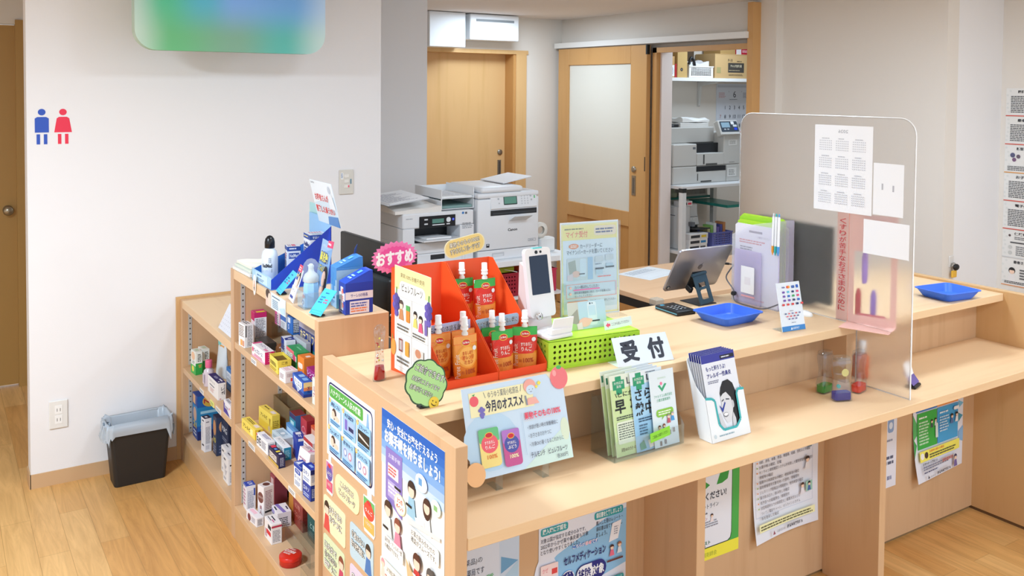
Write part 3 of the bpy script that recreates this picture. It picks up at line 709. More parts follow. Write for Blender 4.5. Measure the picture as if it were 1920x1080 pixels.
carton('white and blue carton beside the near stacked blue pair', (0.958, 2.690), Z2, 0.062, 0.028, 0.074, 2, 'EFF1F4',
       [('r', 0, 0, 1, 0.16, '2446AC'), ('rr', 0.15, 0.2, 0.7, 0.2, '2C52B4', 0.4), ('c', 'サカB', 0.5, 0.23, 0.12, 'FFFFFF'), ('c', 'ロ・ヒヤ', 0.5, 0.48, 0.14, '5B74B8'), ('l', 0.15, 0.7, 0.7, 0.2, 3, '9AA6C4')],
       [('r', 0, 0, 1, 0.14, '2446AC'), ('p', [(0.2, 0.4), (0.8, 0.3), (0.6, 0.9)], 'D8C87A')], [('p', [(0.1, 0.9), (0.3, 0.1), (0.5, 0.9)], 'DDE6F6')], tc='2446AC')
for i in range(2):
    carton(('lower' if i == 0 else 'upper') + ' of two stacked blue and white cartons at the near end of the middle shelf', (0.957, 2.607), Z2 + i * 0.0484, 0.060, 0.028, 0.048, 3, '2340A0' if i == 0 else 'EEF1F5',
           [('t', 'ロキソ', 0.12, 0.2, 0.3, 'DCE6F6' if i == 0 else '33509C', 0.7, 0.02), ('l', 0.12, 0.62, 0.76, 0.26, 2, 'B8C8EC' if i == 0 else '8A9CC8')],
           [('l', 0.15, 0.2, 0.7, 0.6, 6, 'C2D0F0' if i == 0 else 'A8B4D0')] + ([('r', 0, 0, 1, 0.3, '1E2E78')] if i else []), [('r', 0.3, 0.3, 0.4, 0.3, '8FB0EC')], tc='2240A8', group=None)
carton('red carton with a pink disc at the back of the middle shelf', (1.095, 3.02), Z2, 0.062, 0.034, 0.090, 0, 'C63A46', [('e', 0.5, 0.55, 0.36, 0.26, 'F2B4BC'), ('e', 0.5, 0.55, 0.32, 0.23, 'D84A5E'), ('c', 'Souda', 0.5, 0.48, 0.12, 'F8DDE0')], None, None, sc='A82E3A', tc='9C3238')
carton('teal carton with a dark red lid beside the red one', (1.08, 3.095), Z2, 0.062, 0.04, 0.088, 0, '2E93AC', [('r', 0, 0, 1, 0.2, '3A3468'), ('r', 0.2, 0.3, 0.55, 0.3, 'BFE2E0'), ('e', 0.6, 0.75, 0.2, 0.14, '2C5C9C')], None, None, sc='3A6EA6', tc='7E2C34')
carton('orange red carton at the near back of the middle shelf', (1.098, 2.925), Z2, 0.062, 0.034, 0.088, 0, 'E05A32', [('r', 0.1, 0.1, 0.8, 0.3, 'F2B49A'), ('t', 'R', 0.4, 0.5, 0.3, 'F7E4DC')], None, None, sc='C44A26')
carton('white and red carton with red letters PL at the near end of the middle shelf', (1.035, 2.80), Z2, 0.085, 0.03, 0.098, 0, 'F2EEEE', [('r', 0, 0, 1, 0.14, 'B43A3A'), ('t', 'PL', 0.1, 0.42, 0.28, 'B42A34', 0.5, 0.03), ('r', 0, 0.78, 1, 0.08, '2F2C34'), ('l', 0.1, 0.2, 0.8, 0.16, 2, 'A08A8A')], None, None, sc='E2D6D4')
def clear_tray(label, x, y, z, dx, dy, h, m=FILM):
    b = MB()
    b.box(0, 0, 0, dx, dy, 0.002, m).box(0, 0, 0.002, 0.002, dy, h, m).box(dx - 0.002, 0, 0.002, dx, dy, h, m).box(0.002, 0, 0.002, dx - 0.002, 0.002, h, m).box(0.002, dy - 0.002, 0.002, dx - 0.002, dy, h, m)
    return solo(b, 'clear_tray', label, 'container', (x, y, z))
clear_tray('empty smoky clear container at the back of the middle shelf', 1.085, 3.175, Z2, 0.055, 0.18, 0.09, clear_mat('smoky_acrylic', 'C9B48C', alpha=0.75))
# bottom bay
carton('white upright carton with a blue lid at the far end of the bottom shelf', (0.966, 3.306), Z3, 0.044, 0.035, 0.092, -2, 'EFEFF6',
       [('r', 0, 0, 1, 0.05, '2A4AB4'), ('l', 0.2, 0.15, 0.6, 0.7, 5, 'C58AA8')], [('l', 0.15, 0.2, 0.7, 0.72, 14, '9AA0BA'), ('r', 0.78, 0.12, 0.16, 0.3, '3A54B0')], [('t', 'UV', 0.2, 0.2, 0.5, 'E8EEFA')], tc='2A4AB4')
carton('tall white carton with a brown disc on the bottom shelf', (1.0, 3.205), Z3, 0.042, 0.042, 0.118, 14, 'F0ECEC',
       [('e', 0.5, 0.36, 0.45, 0.17, '7A4A44'), ('c', 'とろとろ', 0.5, 0.31, 0.07, 'F4E6E0'), ('v', '美人', 0.35, 0.6, 0.13, '9A3C4A')], [('l', 0.15, 0.12, 0.7, 0.6, 12, 'B0909A'), ('r', 0.1, 0.75, 0.8, 0.06, '2C2A30')], [('e', 0.5, 0.45, 0.34, 0.3, '6E423C')])
carton('small white carton with a pink lid lying on the bottom shelf', (0.960, 3.160), Z3, 0.092, 0.027, 0.032, 6, 'F1EDF0',
       [('e', 0.28, 0.55, 0.15, 0.42, '7A3A40'), ('l', 0.5, 0.2, 0.42, 0.6, 4, 'A49AA8')], [('l', 0.15, 0.15, 0.7, 0.7, 8, '6A6A7A')], [('r', 0.08, 0.2, 0.5, 0.5, 'F6C6D4')])
carton('white carton with a violet stripe on the bottom shelf', (1.02, 3.112), Z3, 0.075, 0.05, 0.055, -3, 'F2F0F6', [('r', 0, 0.1, 0.5, 0.3, 'A8A0D8'), SM(3)], [SM(5)], [('p', [(0, 0.55), (1, 0.35), (1, 0.6), (0, 0.8)], '8C7CC8'), ('r', 0.4, 0.1, 0.35, 0.1, '3A3A54'), ('r', 0.2, 0.85, 0.4, 0.1, '34364E')])
carton('white carton with a red print at the middle of the bottom shelf', (0.966, 3.010), Z3, 0.078, 0.036, 0.070, 0, 'F2F0F2',
       [('r', 0.5, 0.15, 0.42, 0.2, '35333E'), ('rr', 0.3, 0.45, 0.6, 0.22, 'D8323E', 0.3), ('l', 0.1, 0.5, 0.3, 0.4, 5, 'B05A6A')], [('r', 0, 0.08, 1, 0.1, 'C03A56'), ('l', 0.12, 0.3, 0.76, 0.6, 8, 'A0A2AE')], [('r', 0.15, 0.35, 0.5, 0.12, '2E2C3C'), ('r', 0.5, 0.55, 0.3, 0.12, 'D86A9A'), ('r', 0.1, 0.7, 0.45, 0.08, '44424E')])
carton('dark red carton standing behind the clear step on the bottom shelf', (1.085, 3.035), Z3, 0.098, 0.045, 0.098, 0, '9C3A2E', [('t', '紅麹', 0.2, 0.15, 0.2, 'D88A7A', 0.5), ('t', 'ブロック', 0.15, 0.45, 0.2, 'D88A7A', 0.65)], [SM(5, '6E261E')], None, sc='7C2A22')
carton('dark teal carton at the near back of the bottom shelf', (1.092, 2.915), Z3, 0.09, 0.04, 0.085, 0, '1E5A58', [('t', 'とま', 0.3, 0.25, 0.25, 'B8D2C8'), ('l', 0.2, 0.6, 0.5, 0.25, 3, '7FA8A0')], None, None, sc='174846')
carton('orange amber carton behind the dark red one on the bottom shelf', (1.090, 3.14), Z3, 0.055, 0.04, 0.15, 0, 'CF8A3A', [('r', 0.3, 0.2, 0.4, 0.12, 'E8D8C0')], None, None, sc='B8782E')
b = MB().box(0, 0, 0, 0.008, 0.14, 0.17, mat('1C1A1A', 0.4), 0.002)
solo(b, 'display_board', 'black display board standing against the back of the bottom shelf', 'board', (1.134, 3.205, Z3))
carton('small red carton in the far back corner of the bottom shelf', (1.07, 3.30), Z3, 0.05, 0.05, 0.105, 0, 'A8505A', [('r', 0.2, 0.1, 0.6, 0.4, 'E2C4C2'), SM(4, '7A3038', 0.6)], None, None, sc='8E3C46')
riser('clear acrylic step stand on the bottom shelf behind the red tin', 1.022, 2.79, Z3, 0.06, 0.25, 0.05)
riser('small clear acrylic stand at the near end of the bottom shelf', 0.965, 2.56, Z3, 0.05, 0.16, 0.06)
t = thing('round_tin', 'round red tin with white writing on the bottom shelf', 'tin', (0.982, 2.862, Z3))
MB().lathe([(0.034, 0), (0.036, 0.002), (0.036, 0.018), (0.0355, 0.019)], mat('B8281E', 0.3), 32).build('tin_body', t)
b = MB(); b.lathe([(0.037, 0.0185), (0.037, 0.029), (0.034, 0.032), (0.001, 0.0325)], mat('D02A1E', 0.25), 32)
p = b.page((-0.03, 0.025, 0.0327), (0.45, -0.89, 0), (0.89, 0.45, 0), 0.052, 0.05)
p.rect(0.1, 0.38, 0.8, 0.24, 'F4ECE8').text('BEROZ', 0.5, 0.41, 0.18, 'B02018', w=0.72, al='c', bold=0.03).lines(0.2, 0.7, 0.6, 0.18, 2, 'F0DAD4').lines(0.25, 0.16, 0.5, 0.14, 2, 'F0DAD4')
b.build('tin_lid', t)
# low unit
for i, (px, py) in enumerate([(0.963, 4.050), (1.0, 4.075)]):
    carton(['front one of two matching green and white cartons on the low shelf', 'rear one of two matching green and white cartons on the low shelf'][i], (px, py), ZA, 0.062, 0.03, 0.102, 5, 'EDF1EA',
           [('r', 0, 0.62, 1, 0.38, '4CB85A'), ('e', 0.45, 0.78, 0.22, 0.13, 'F0E25A'), ('e', 0.5, 0.22, 0.36, 0.18, 'F2C4A0'), ('c', 'ノナ', 0.5, 0.42, 0.15, '4A5A44')], [('r', 0, 0.5, 1, 0.5, '2CA548'), ('l', 0.3, 0.1, 0.6, 0.34, 5, '55564E'), ('t', '甘', 0.4, 0.55, 0.15, 'F0A04A')], [('r', 0.2, 0.2, 0.5, 0.5, 'CBE0C4')], group='green and white cartons')
t = thing('soap_bottle', 'clear bottle with a pink cap on the low shelf', 'bottle', (0.978, 3.885, ZA))
b = MB(); b.lathe([(0.02, 0), (0.022, 0.004), (0.022, 0.055), (0.02, 0.066), (0.011, 0.074), (0.011, 0.078)], mat('D6CAD4', 0.2), 20)
p = b.page((-0.0222, 0.014, 0.012), (0, -1, 0), (0, 0, 1), 0.028, 0.042); p.rect(0, 0, 1, 1, 'E8DFE8').lines(0.1, 0.1, 0.8, 0.8, 7, 'A896B4')
b.build('bottle_body', t)
MB().lathe([(0.014, 0.078), (0.0145, 0.08), (0.0145, 0.106), (0.013, 0.109), (0.001, 0.109)], mat('E86A92', 0.35), 20).build('cap', t)
carton('white carton with a navy lid at the low shelf edge', (0.960, 3.672), ZA, 0.148, 0.032, 0.070, 1, 'F0EEEE',
       [('t', 'ビタトレール', 0.2, 0.14, 0.13, '7A7684', 0.5), ('l', 0.2, 0.4, 0.6, 0.1, 1, '4A4658'), ('l', 0.25, 0.58, 0.4, 0.26, 3, 'E0B4B0')], [('v', 'レポ', 0.4, 0.25, 0.2, '25233A'), ('r', 0.2, 0.9, 0.2, 0.04, 'C83A4A'), ('l', 0.75, 0.1, 0.16, 0.6, 8, '5A5868')],
       [('t', 'NEW', 0.3, 0.3, 0.42, 'B9BEE0', 0.26), ('r', 0.62, 0.2, 0.25, 0.2, 'DDE0F0'), ('e', 0.86, 0.7, 0.03, 0.12, 'F0F2FA')], tc='25256A')
t = thing('refill_pouch', 'pale blue refill pouch with an orange corner on the low shelf', 'pouch', (1.06, 3.975, ZA), 0.15)
b = MB(); rings = []
for z, wy, wx in ((0, 0.044, 0.022), (0.02, 0.047, 0.024), (0.08, 0.046, 0.014), (0.125, 0.044, 0.004), (0.142, 0.036, 0.0015), (0.158, 0.018, 0.0015)):
    rings.append([(wx * math.cos(2 * PI * k / 20), wy * math.sin(2 * PI * k / 20) - (0.012 if z > 0.13 else 0) * 0, z) for k in range(20)])
b.loft(rings, mat('DDE7EE', 0.35)); b.build('pouch_body', t)
b = MB(); b.box(-0.003, -0.022, 0.112, 0.003, 0.022, 0.138, mat('EBA84E', 0.4)); b.box(-0.004, 0.012, 0.135, 0.004, 0.036, 0.16, mat('7CC8C4', 0.4)); 
tag(b.build('printed_corner', t), 'orange and turquoise printed top')
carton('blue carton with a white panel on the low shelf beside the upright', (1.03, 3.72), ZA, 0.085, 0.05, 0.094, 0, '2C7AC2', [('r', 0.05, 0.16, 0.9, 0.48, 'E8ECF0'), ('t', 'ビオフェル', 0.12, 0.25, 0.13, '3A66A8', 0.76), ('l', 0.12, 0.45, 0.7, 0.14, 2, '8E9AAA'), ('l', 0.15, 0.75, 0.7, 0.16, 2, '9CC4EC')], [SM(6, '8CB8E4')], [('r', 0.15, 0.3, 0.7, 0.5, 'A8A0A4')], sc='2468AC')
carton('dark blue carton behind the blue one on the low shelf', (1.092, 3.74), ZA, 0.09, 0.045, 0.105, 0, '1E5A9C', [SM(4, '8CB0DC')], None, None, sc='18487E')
carton('violet and white carton at the very edge of the low shelf', (0.946, 3.44), ZA, 0.095, 0.02, 0.05, 0, 'F0EEF4', [('p', [(0, 0.1), (0.9, 0.95), (0, 0.95)], '4A3C9C'), ('r', 0.15, 0.3, 0.6, 0.25, 'E6E2F0'), ('l', 0.2, 0.34, 0.5, 0.16, 2, '4A4668'), ('e', 0.85, 0.3, 0.05, 0.08, 'E06A7A')], [SM(4)], [('l', 0.1, 0.25, 0.7, 0.5, 2, '50506A')])
carton('large blue carton with a gold seal in the bottom bay of the low unit', (0.978, 4.086), Z3, 0.085, 0.14, 0.197, 0, '1E4A9C',
       [('r', 0.1, 0.02, 0.5, 0.2, 'E8B88A'), ('r', 0, 0.24, 1, 0.46, '3A8CC8'), ('e', 0.5, 0.45, 0.34, 0.16, 'E0B8A0'), ('t', '21', 0.2, 0.62, 0.14, 'F2D84A', 0.6, 0.03), ('l', 0.2, 0.8, 0.6, 0.14, 2, 'E8ECF4')],
       [('r', 0, 0.26, 1, 0.42, '2A86BE'), ('e', 0.42, 0.13, 0.26, 0.14, 'D6B04A'), ('t', 'No.1', 0.2, 0.08, 0.1, 'B02A3A', 0.44, 0.03), ('r', 0.1, 0.35, 0.5, 0.06, 'A8D8EE'), ('t', '21', 0.1, 0.6, 0.14, 'F2E04A', 0.3, 0.03), ('r', 0, 0.8, 1, 0.2, '1C2A66')], [('r', 0.1, 0.2, 0.5, 0.4, 'E8E4E0')], sc='2360AE')
carton('dark carton with an orange picture behind the tall white one', (1.004, 3.868), Z3, 0.055, 0.11, 0.165, 0, '2A3350', [('e', 0.5, 0.3, 0.4, 0.2, 'C89060'), ('t', '10', 0.2, 0.55, 0.14, 'E8D84A', 0.6), SM(3, '8890A8', 0.75)], [('e', 0.4, 0.25, 0.3, 0.2, 'D8A070'), ('t', '10', 0.2, 0.5, 0.16, 'E8D84A', 0.4), SM(3, '70789A', 0.72)], None, sc='34405E')
carton('tall narrow white carton with a navy lid on the floor of the low unit', (0.972, 3.935), Z3, 0.043, 0.030, 0.146, 6, 'EDEDF2',
       [('r', 0.3, 0.06, 0.5, 0.04, '4A4A5A'), ('l', 0.3, 0.15, 0.2, 0.45, 12, 'B4B4C0'), ('r', 0.3, 0.78, 0.5, 0.05, '3A3A48')], [('l', 0.2, 0.08, 0.6, 0.06, 1, '8A8A98'), ('l', 0.15, 0.25, 0.7, 0.5, 20, '9A9AA8'), ('r', 0.15, 0.8, 0.5, 0.12, 'D0D0DA')], [('r', 0.3, 0.35, 0.4, 0.35, 'D9DCE8')], tc='2A2C46')
carton('dark navy carton with silver letters MAG at the near end of the low unit', (1.02, 3.745), Z3, 0.105, 0.05, 0.17, 0, '24304E', [('t', 'MAG', 0.12, 0.14, 0.15, 'C8CEDA', 0.7, 0.02), ('l', 0.15, 0.4, 0.7, 0.1, 2, '7C86A0'), ('e', 0.5, 0.68, 0.25, 0.1, '8A94AE')], None, None, sc='1C2640')
for i, (px, py) in enumerate([(0.985, 3.645), (0.968, 3.555)]):
    carton(['farther of two white cartons with grey swirls on the floor of the low unit', 'nearer of two white cartons with grey swirls on the floor of the low unit'][i], (px, py), Z3, 0.075, 0.032, 0.105, 0, 'EFEFF1', [('l', 0.15, 0.08, 0.5, 0.12, 1, '4A4A56'), ('p', [(0.2, 0.3), (0.7, 0.35), (0.4, 0.55)], 'B8B8C2'), ('p', [(0.3, 0.55), (0.8, 0.5), (0.5, 0.75)], 'C8C8D0'), ('l', 0.15, 0.8, 0.5, 0.1, 2, '9A9AA6')], [('l', 0.2, 0.2, 0.6, 0.1, 1, '3A3A46'), ('l', 0.2, 0.5, 0.6, 0.4, 8, 'A8A8B2')], [('l', 0.1, 0.3, 0.6, 0.3, 1, '5A5A66')], group='white swirl cartons')
# price labels along the shelf edges
def shelf_label(y, z, w, h, c, label, ink='8A8C94'):
    b = MB(); b.box(-0.0012, 0, 0, 0, w, h, mat(c, 0.4)); p = b.page((-0.0012, w, 0), (0, -1, 0), (0, 0, 1), w, h); p.lines(0.08, 0.2, 0.84, 0.6, 2, ink)
    solo(b, 'price_label', label, 'price label', (XS + 0.0027, y, z))
shelf_label(3.10, 0.7265, 0.06, 0.018, 'EEF0F2', 'white price label on the edge of the tall unit\'s upper shelf')
shelf_label(3.12, 0.4155, 0.075, 0.018, 'EEEDEA', 'white price label at the far end of the tall unit\'s middle shelf edge')
shelf_label(2.70, 0.4155, 0.065, 0.018, 'EEEDEA', 'white price label at the near end of the tall unit\'s middle shelf edge')
shelf_label(3.14, 0.103, 0.06, 0.018, 'E8E2D8', 'white price label on the tall unit\'s bottom deck edge')
shelf_label(3.83, 0.4095, 0.06, 0.018, 'F0EFEC', 'white price label at the far end of the low unit\'s shelf edge')
shelf_label(3.665, 0.4065, 0.055, 0.021, 'EEF28A', 'yellow price label on the edge of the low unit\'s shelf', '9AA050')
shelf_label(3.56, 0.4095, 0.075, 0.018, 'F0EFEC', 'white price label beside the yellow one on the low unit\'s shelf edge')
# ------------------------------------------------------------------ on top of the shelves
def soft_slab(b, x0, y0, z0, x1, y1, z1, m, amp=0.004, seed=1, n=9):
    R = random.Random(seed); ph = [R.uniform(0, 6) for _ in range(4)]
    def top(u, v): return z1 + amp * (math.sin(5 * u + ph[0]) + math.sin(7 * v + ph[1]) + 0.6 * math.sin(9 * (u + v) + ph[2])) * 0.5
    vs, fs = [], []
    for i in range(n):
        for j in range(n):
            u, v = i / (n - 1), j / (n - 1); e = 0.004 if (i in (0, n - 1) or j in (0, n - 1)) else 0
            vs.append((x0 + (x1 - x0) * u, y0 + (y1 - y0) * v, top(u, v) - e))
    for i in range(n - 1):
        for j in range(n - 1): fs.append((i * n + j, (i + 1) * n + j, (i + 1) * n + j + 1, i * n + j + 1))
    k = len(vs); rim = [(i, 0) for i in range(n)] + [(n - 1, j) for j in range(1, n)] + [(i, n - 1) for i in range(n - 2, -1, -1)] + [(0, j) for j in range(n - 2, 0, -1)]
    vs += [(vs[i * n + j][0], vs[i * n + j][1], z0) for i, j in rim]; L = len(rim)
    b.add(vs, fs, m, True)
    b.add(vs, [(k + a, k + (a + 1) % L, rim[(a + 1) % L][0] * n + rim[(a + 1) % L][1], rim[a][0] * n + rim[a][1]) for a in range(L)] + [[k + a for a in range(L)][::-1]], m, False)
t = thing('cloth_pack', 'folded white and pale green cloths at the far end of the tall shelf top', 'cloth', (0.95, 3.20, ZT), 0.04)
for i, (c, h0, h1) in enumerate((('F2F0EC', 0, 0.014), ('DCE8DC', 0.0145, 0.026), ('F4F2E2', 0.0265, 0.036))):
    b = MB(); soft_slab(b, 0.004 * i, 0.003 * i, h0, 0.15 - 0.01 * i, 0.19 - 0.012 * i, h1, mat(c, 0.85), 0.005 if i == 2 else 0.0008, i + 2); b.build('folded_cloth', t)
# blue display tray with its header card
t = thing('display_tray', 'blue cardboard display tray with a tall header card on the tall shelf', 'display', (0.950, 2.960, ZT))
b = MB(); b.box(0, 0, 0, 0.21, 0.213, 0.002, mat('4E8FD8')); b.build('tray_floor', t)
b = MB(); b.box(0, 0.001, 0.002, 0.0015, 0.213, 0.040, mat('A7D3F0', 0.4)); p = b.page((0, 0.213, 0.002), (0, -1, 0), (0, 0, 1), 0.212, 0.038)
p.rect(0.2, 0.1, 0.62, 0.8, 'C9E6F7').lines(0.28, 0.2, 0.3, 0.25, 1, '5E86B4').lines(0.3, 0.55, 0.36, 0.28, 2, '6E94BC').rect(0.9, 0.1, 0.02, 0.8, 'D4ECF8')
b.build('front_panel', t)
for yy, col in ((0, '2442B4'), (0.2115, '3A78D0')):
    b = MB(); b.prism([(0, 0.002), (0.212, 0.002), (0.212, 0.2 if yy == 0 else 0.12), (0.0, 0.034)], -0.0015, 0, mat(col, 0.4), M=Matrix.Translation((0, yy, 0)) @ Matrix.Rotation(PI / 2, 4, 'X')); b.build('side_panel', t)
b = MB(); b.box(0.2105, 0, 0.002, 0.212, 0.213, 0.225, mat('8FC0EA', 0.4)); b.build('back_panel', t)
b = MB(); u = Vector((0, -1, 0)); v = Vector((-0.24, 0, 1)).normalized(); o = Vector((0.2095, 0.112, 0.205))
M = frame_M(o, u, v); b.prism([(0, 0), (0.205, 0), (0.205, 0.155), (0, 0.155)], -0.001, 0, mat('D3E4F0', 0.4), M=M)
p = b.page(o, u, v, 0.205, 0.155)
p.poly([(0, 0), (1, 0), (1, 0.3), (0, 0.55)], 'EAF2F8').text('NeilMed', 0.04, 0.03, 0.05, '3A4456', w=0.16)
p.stext('お医者さんが', 0.10, 0.30, 0.17, 'D22A2E', 'F7F7F8', w=0.62, bold=0.03).stext('開発した鼻うがい', 0.06, 0.58, 0.17, 'D22A2E', 'F7F7F8', w=0.84, bold=0.03)
p.ell(0.84, 0.16, 0.06, 0.09, 'C4CEDA').poly([(0.76, 0.26), (0.92, 0.26), (0.98, 0.6), (0.72, 0.6)], 'E9EEF3').poly([(0.55, 0.8), (0.98, 0.76), (1, 1), (0.5, 1)], '5E8FCB')
b.build('header_card', t)
t = thing('rinse_bottle', 'white squeeze bottle with a black cap standing in the blue display tray', 'bottle', (0.995, 3.115, ZT + 0.0024))
b = MB(); b.lathe([(0.026, 0), (0.028, 0.004), (0.028, 0.085), (0.024, 0.102), (0.016, 0.110), (0.0155, 0.113)], mat('DDE6EE', 0.25), 24)
q = MB(); p = q.page((-0.02, -0.03, 0), (1, 0, 0), (0, 0, 1), 0.04, 0.11); p.st = 0.0; p.k = 0
def wrapcol(p): return p
p.text('NeilMed', 0.05, 0.44, 0.13, '23262E', w=0.9, bold=0.03); p.rect(0.05, 0.6, 0.9, 0.12, '1E2026'); p.text('サイナスリンス', 0.1, 0.62, 0.08, 'F0F0F2', w=0.8); p.lines(0.66, 0.25, 0.3, 0.16, 4, '8A94A0')
def cyl_wrap(r, a0):
    def f(x, y, z):
        a = a0 + x / r; k = r + 0.0004 + (-0.03 - y) * 0 
        return ((r + 0.0004) * math.cos(a), (r + 0.0004) * math.sin(a), z)
    return f
q.v = [cyl_wrap(0.028 + 0.0002 * (0), -PI * 0.72)(*pp) for pp in q.v]
# lift the white lettering over the black band
nb = q.mats.index(mat('F0F0F2')) if mat('F0F0F2') in q.mats else -1
for f, mi in zip(q.f, q.mi):
    if mi == nb:
        for i in f: x, y, z = q.v[i]; r = math.hypot(x, y); q.v[i] = (x * (r + 0.0003) / r, y * (r + 0.0003) / r, z)
n0 = len(b.v); b.v += q.v; b.f += [[n0 + i for i in f] for f in q.f]; b.mi += [b.idx(q.mats[i]) for i in q.mi]; b.sm += q.sm
b.build('bottle_body', t)
MB().lathe([(0.0165, 0.1135), (0.0175, 0.114), (0.0175, 0.134), (0.015, 0.146), (0.009, 0.154), (0.002, 0.157)], mat('17181C', 0.3), 22).build('cap', t)
def neil(pg, big=True):
    return
carton('small white and blue carton with a drawn bottle in the blue display tray', (1.050, 3.092), ZT + 0.0024, 0.052, 0.047, 0.115, -10, 'E9EDF4',
       [('r', 0, 0, 1, 0.12, '2A4C9C'), ('l', 0.15, 0.2, 0.7, 0.2, 3, 'D06A80'), ('e', 0.5, 0.75, 0.3, 0.12, 'C0524E'), ('l', 0.15, 0.45, 0.7, 0.15, 3, '8C98B4')],
       [('r', 0, 0, 1, 0.14, '2A4C9C'), ('l', 0.15, 0.03, 0.7, 0.07, 1, 'E8ECF4'), ('r', 0.12, 0.2, 0.76, 0.17, '2F52A4'), ('t', 'NeilMed', 0.18, 0.23, 0.11, 'F2F5FA', 0.64, 0.02), ('r', 0.42, 0.5, 0.16, 0.08, '23242C'), ('rr', 0.36, 0.57, 0.28, 0.24, 'C9D4DE', 0.2), ('t', 'NEIL', 0.3, 0.84, 0.08, '4A5A8C', 0.4), ('r', 0.2, 0.94, 0.6, 0.04, '2A4C9C')],
       [('r', 0.1, 0.3, 0.7, 0.3, 'E0728A'), ('l', 0.1, 0.65, 0.8, 0.25, 2, 'B08AA0')], name='rinse_box')
carton('large white and blue carton lettered in navy at the back of the blue display tray', (1.088, 2.970), ZT + 0.0024, 0.075, 0.066, 0.170, -4, 'E9EDF4',
       [('r', 0, 0, 1, 0.1, '2A4C9C'), ('l', 0.1, 0.03, 0.8, 0.04, 1, 'F0E08A'), ('t', 'NeilMed', 0.08, 0.16, 0.1, '22387C', 0.84, 0.03), ('rr', 0.08, 0.28, 0.84, 0.09, '22387C', 0.2), ('c', 'サイナスリンス', 0.5, 0.295, 0.055, 'F4F6FA', 0.7), ('e', 0.26, 0.5, 0.13, 0.07, '2C4A96'), ('e', 0.26, 0.5, 0.08, 0.045, 'D8D46A'), ('l', 0.45, 0.44, 0.45, 0.14, 4, '6A7AA4'), ('l', 0.1, 0.65, 0.8, 0.25, 5, 'A0ACC6')],
       [('r', 0, 0, 1, 0.1, '2A4C9C'), ('c', '毎日の習慣に', 0.5, 0.03, 0.05, 'EEF2F8', 0.7), ('rr', 0.1, 0.16, 0.36, 0.16, 'E2EAF2', 0.2), ('e', 0.28, 0.24, 0.12, 0.06, 'C8566A'), ('rr', 0.54, 0.16, 0.36, 0.16, 'F0E0E4', 0.2), ('e', 0.68, 0.22, 0.05, 0.03, 'D03A50'), ('e', 0.78, 0.26, 0.05, 0.03, 'D03A50'), SM(5, 'A8B4CC', 0.4)],
       [('l', 0.1, 0.15, 0.4, 0.7, 5, 'D87A90'), ('r', 0.55, 0.2, 0.35, 0.6, 'B9CBD4')], name='rinse_box')
b = MB(); u = Vector((0, -1, 0)); v = Vector((0, 0, 1)); o = Vector((0.0, 0.10, 0.0))
b.box(0, -0.10, 0, 0.0012, 0.10, 0.26, mat('A3D3D6', 0.35)); p = b.page((0, 0.10, 0), u, v, 0.2, 0.26); p.text('鼻うがい', 0.5, 0.1, 0.06, '2F8C96', vert=True)
solo(b, 'plastic_folder', 'pale teal sheet standing upright behind the blue display tray', 'folder', (1.166, 3.085, ZT - 0.0))
# oval tag and hanging leaflet on the front edge
b = MB(); M = frame_M((0, 0, 0), (0, -1, 0), (0, 0, 1)); b.prism(circle(0.016, 24, 0, 0, 0.036), 0, 0.0012, mat('F1EEEA', 0.5), M=M)
p = b.page((-0.0012, 0.016, -0.036), (0, -1, 0), (0, 0, 1), 0.032, 0.072); p.ell(0.5, 0.6, 0.3, 0.2, 'D9B79C').poly([(0.35, 0.3), (0.6, 0.28), (0.62, 0.6), (0.4, 0.6)], 'E2B49A').poly([(0.3, 0.62), (0.62, 0.6), (0.5, 0.78)], '4E5A6A')
solo(b, 'oval_tag', 'small white oval picture tag hanging over the tall shelf edge', 'tag', (0.9385, 3.105, 1.012))
b = MB(); b.box(-0.001, 0, 0, 0, 0.2, 0.052, mat('DCEAF2', 0.4)); p = b.page((-0.001, 0.2, 0), (0, -1, 0), (0, 0, 1), 0.2, 0.052)
p.rect(0, 0, 0.28, 1, 'E4C8BA').ell(0.12, 0.2, 0.12, 0.3, '4A3A34').ell(0.2, 0.5, 0.08, 0.4, 'F0D4C4').lines(0.34, 0.12, 0.5, 0.12, 1, '5A6E88').lines(0.36, 0.34, 0.34, 0.56, 5, '8AA0B4')
p.poly([(0.7, 0.7), (0.95, 0.5), (0.98, 0.9), (0.8, 0.95)], 'BCD8EA')
solo(b, 'hanging_leaflet', 'pale blue leaflet with a face hanging over the tall shelf edge', 'leaflet', (0.9392, 2.780, 0.969))
# cyan price cards on clips
def price_card(x, y, rz, label, w=0.06, h=0.088):
    t = thing('price_card', label, 'price card', (x, y, ZT), rz)
    a = math.radians(48); u = Vector((0, -1, 0)); v = Vector((math.cos(a), 0, math.sin(a))); o = Vector((-0.004, w / 2, 0.005))
    b = MB(); b.prism([(0, 0), (w, 0), (w, h), (0, h)], -0.0014, 0, mat('4FC6EE', 0.4), M=frame_M(o, u, v)); p = b.page(o, u, v, w, h)
    p.lines(0.3, 0.12, 0.4, 0.08, 1, '2C6E9C').lines(0.15, 0.28, 0.4, 0.3, 3, '2F7AA8', rag=0.5).lines(0.55, 0.36, 0.3, 0.2, 2, 'C05A7A').frame(0.06, 0.84, 0.88, 0.1, 0.012, '2F8CBA')
    b.build('card', t)
    b = MB(); b.box(-0.006, -0.017, 0, 0.022, 0.017, 0.004, mat('222326', 0.4), 0.001).box(0.0, -0.014, 0.0038, 0.008, 0.014, 0.0085, mat('222326', 0.4))
    b.build('clip_base', t)
price_card(0.956, 2.560, 0.25, 'cyan price card on a black clip at the near corner of the tall shelf')
price_card(0.957, 2.898, -0.12, 'cyan price card leaning beside the blue display tray', 0.07, 0.085)
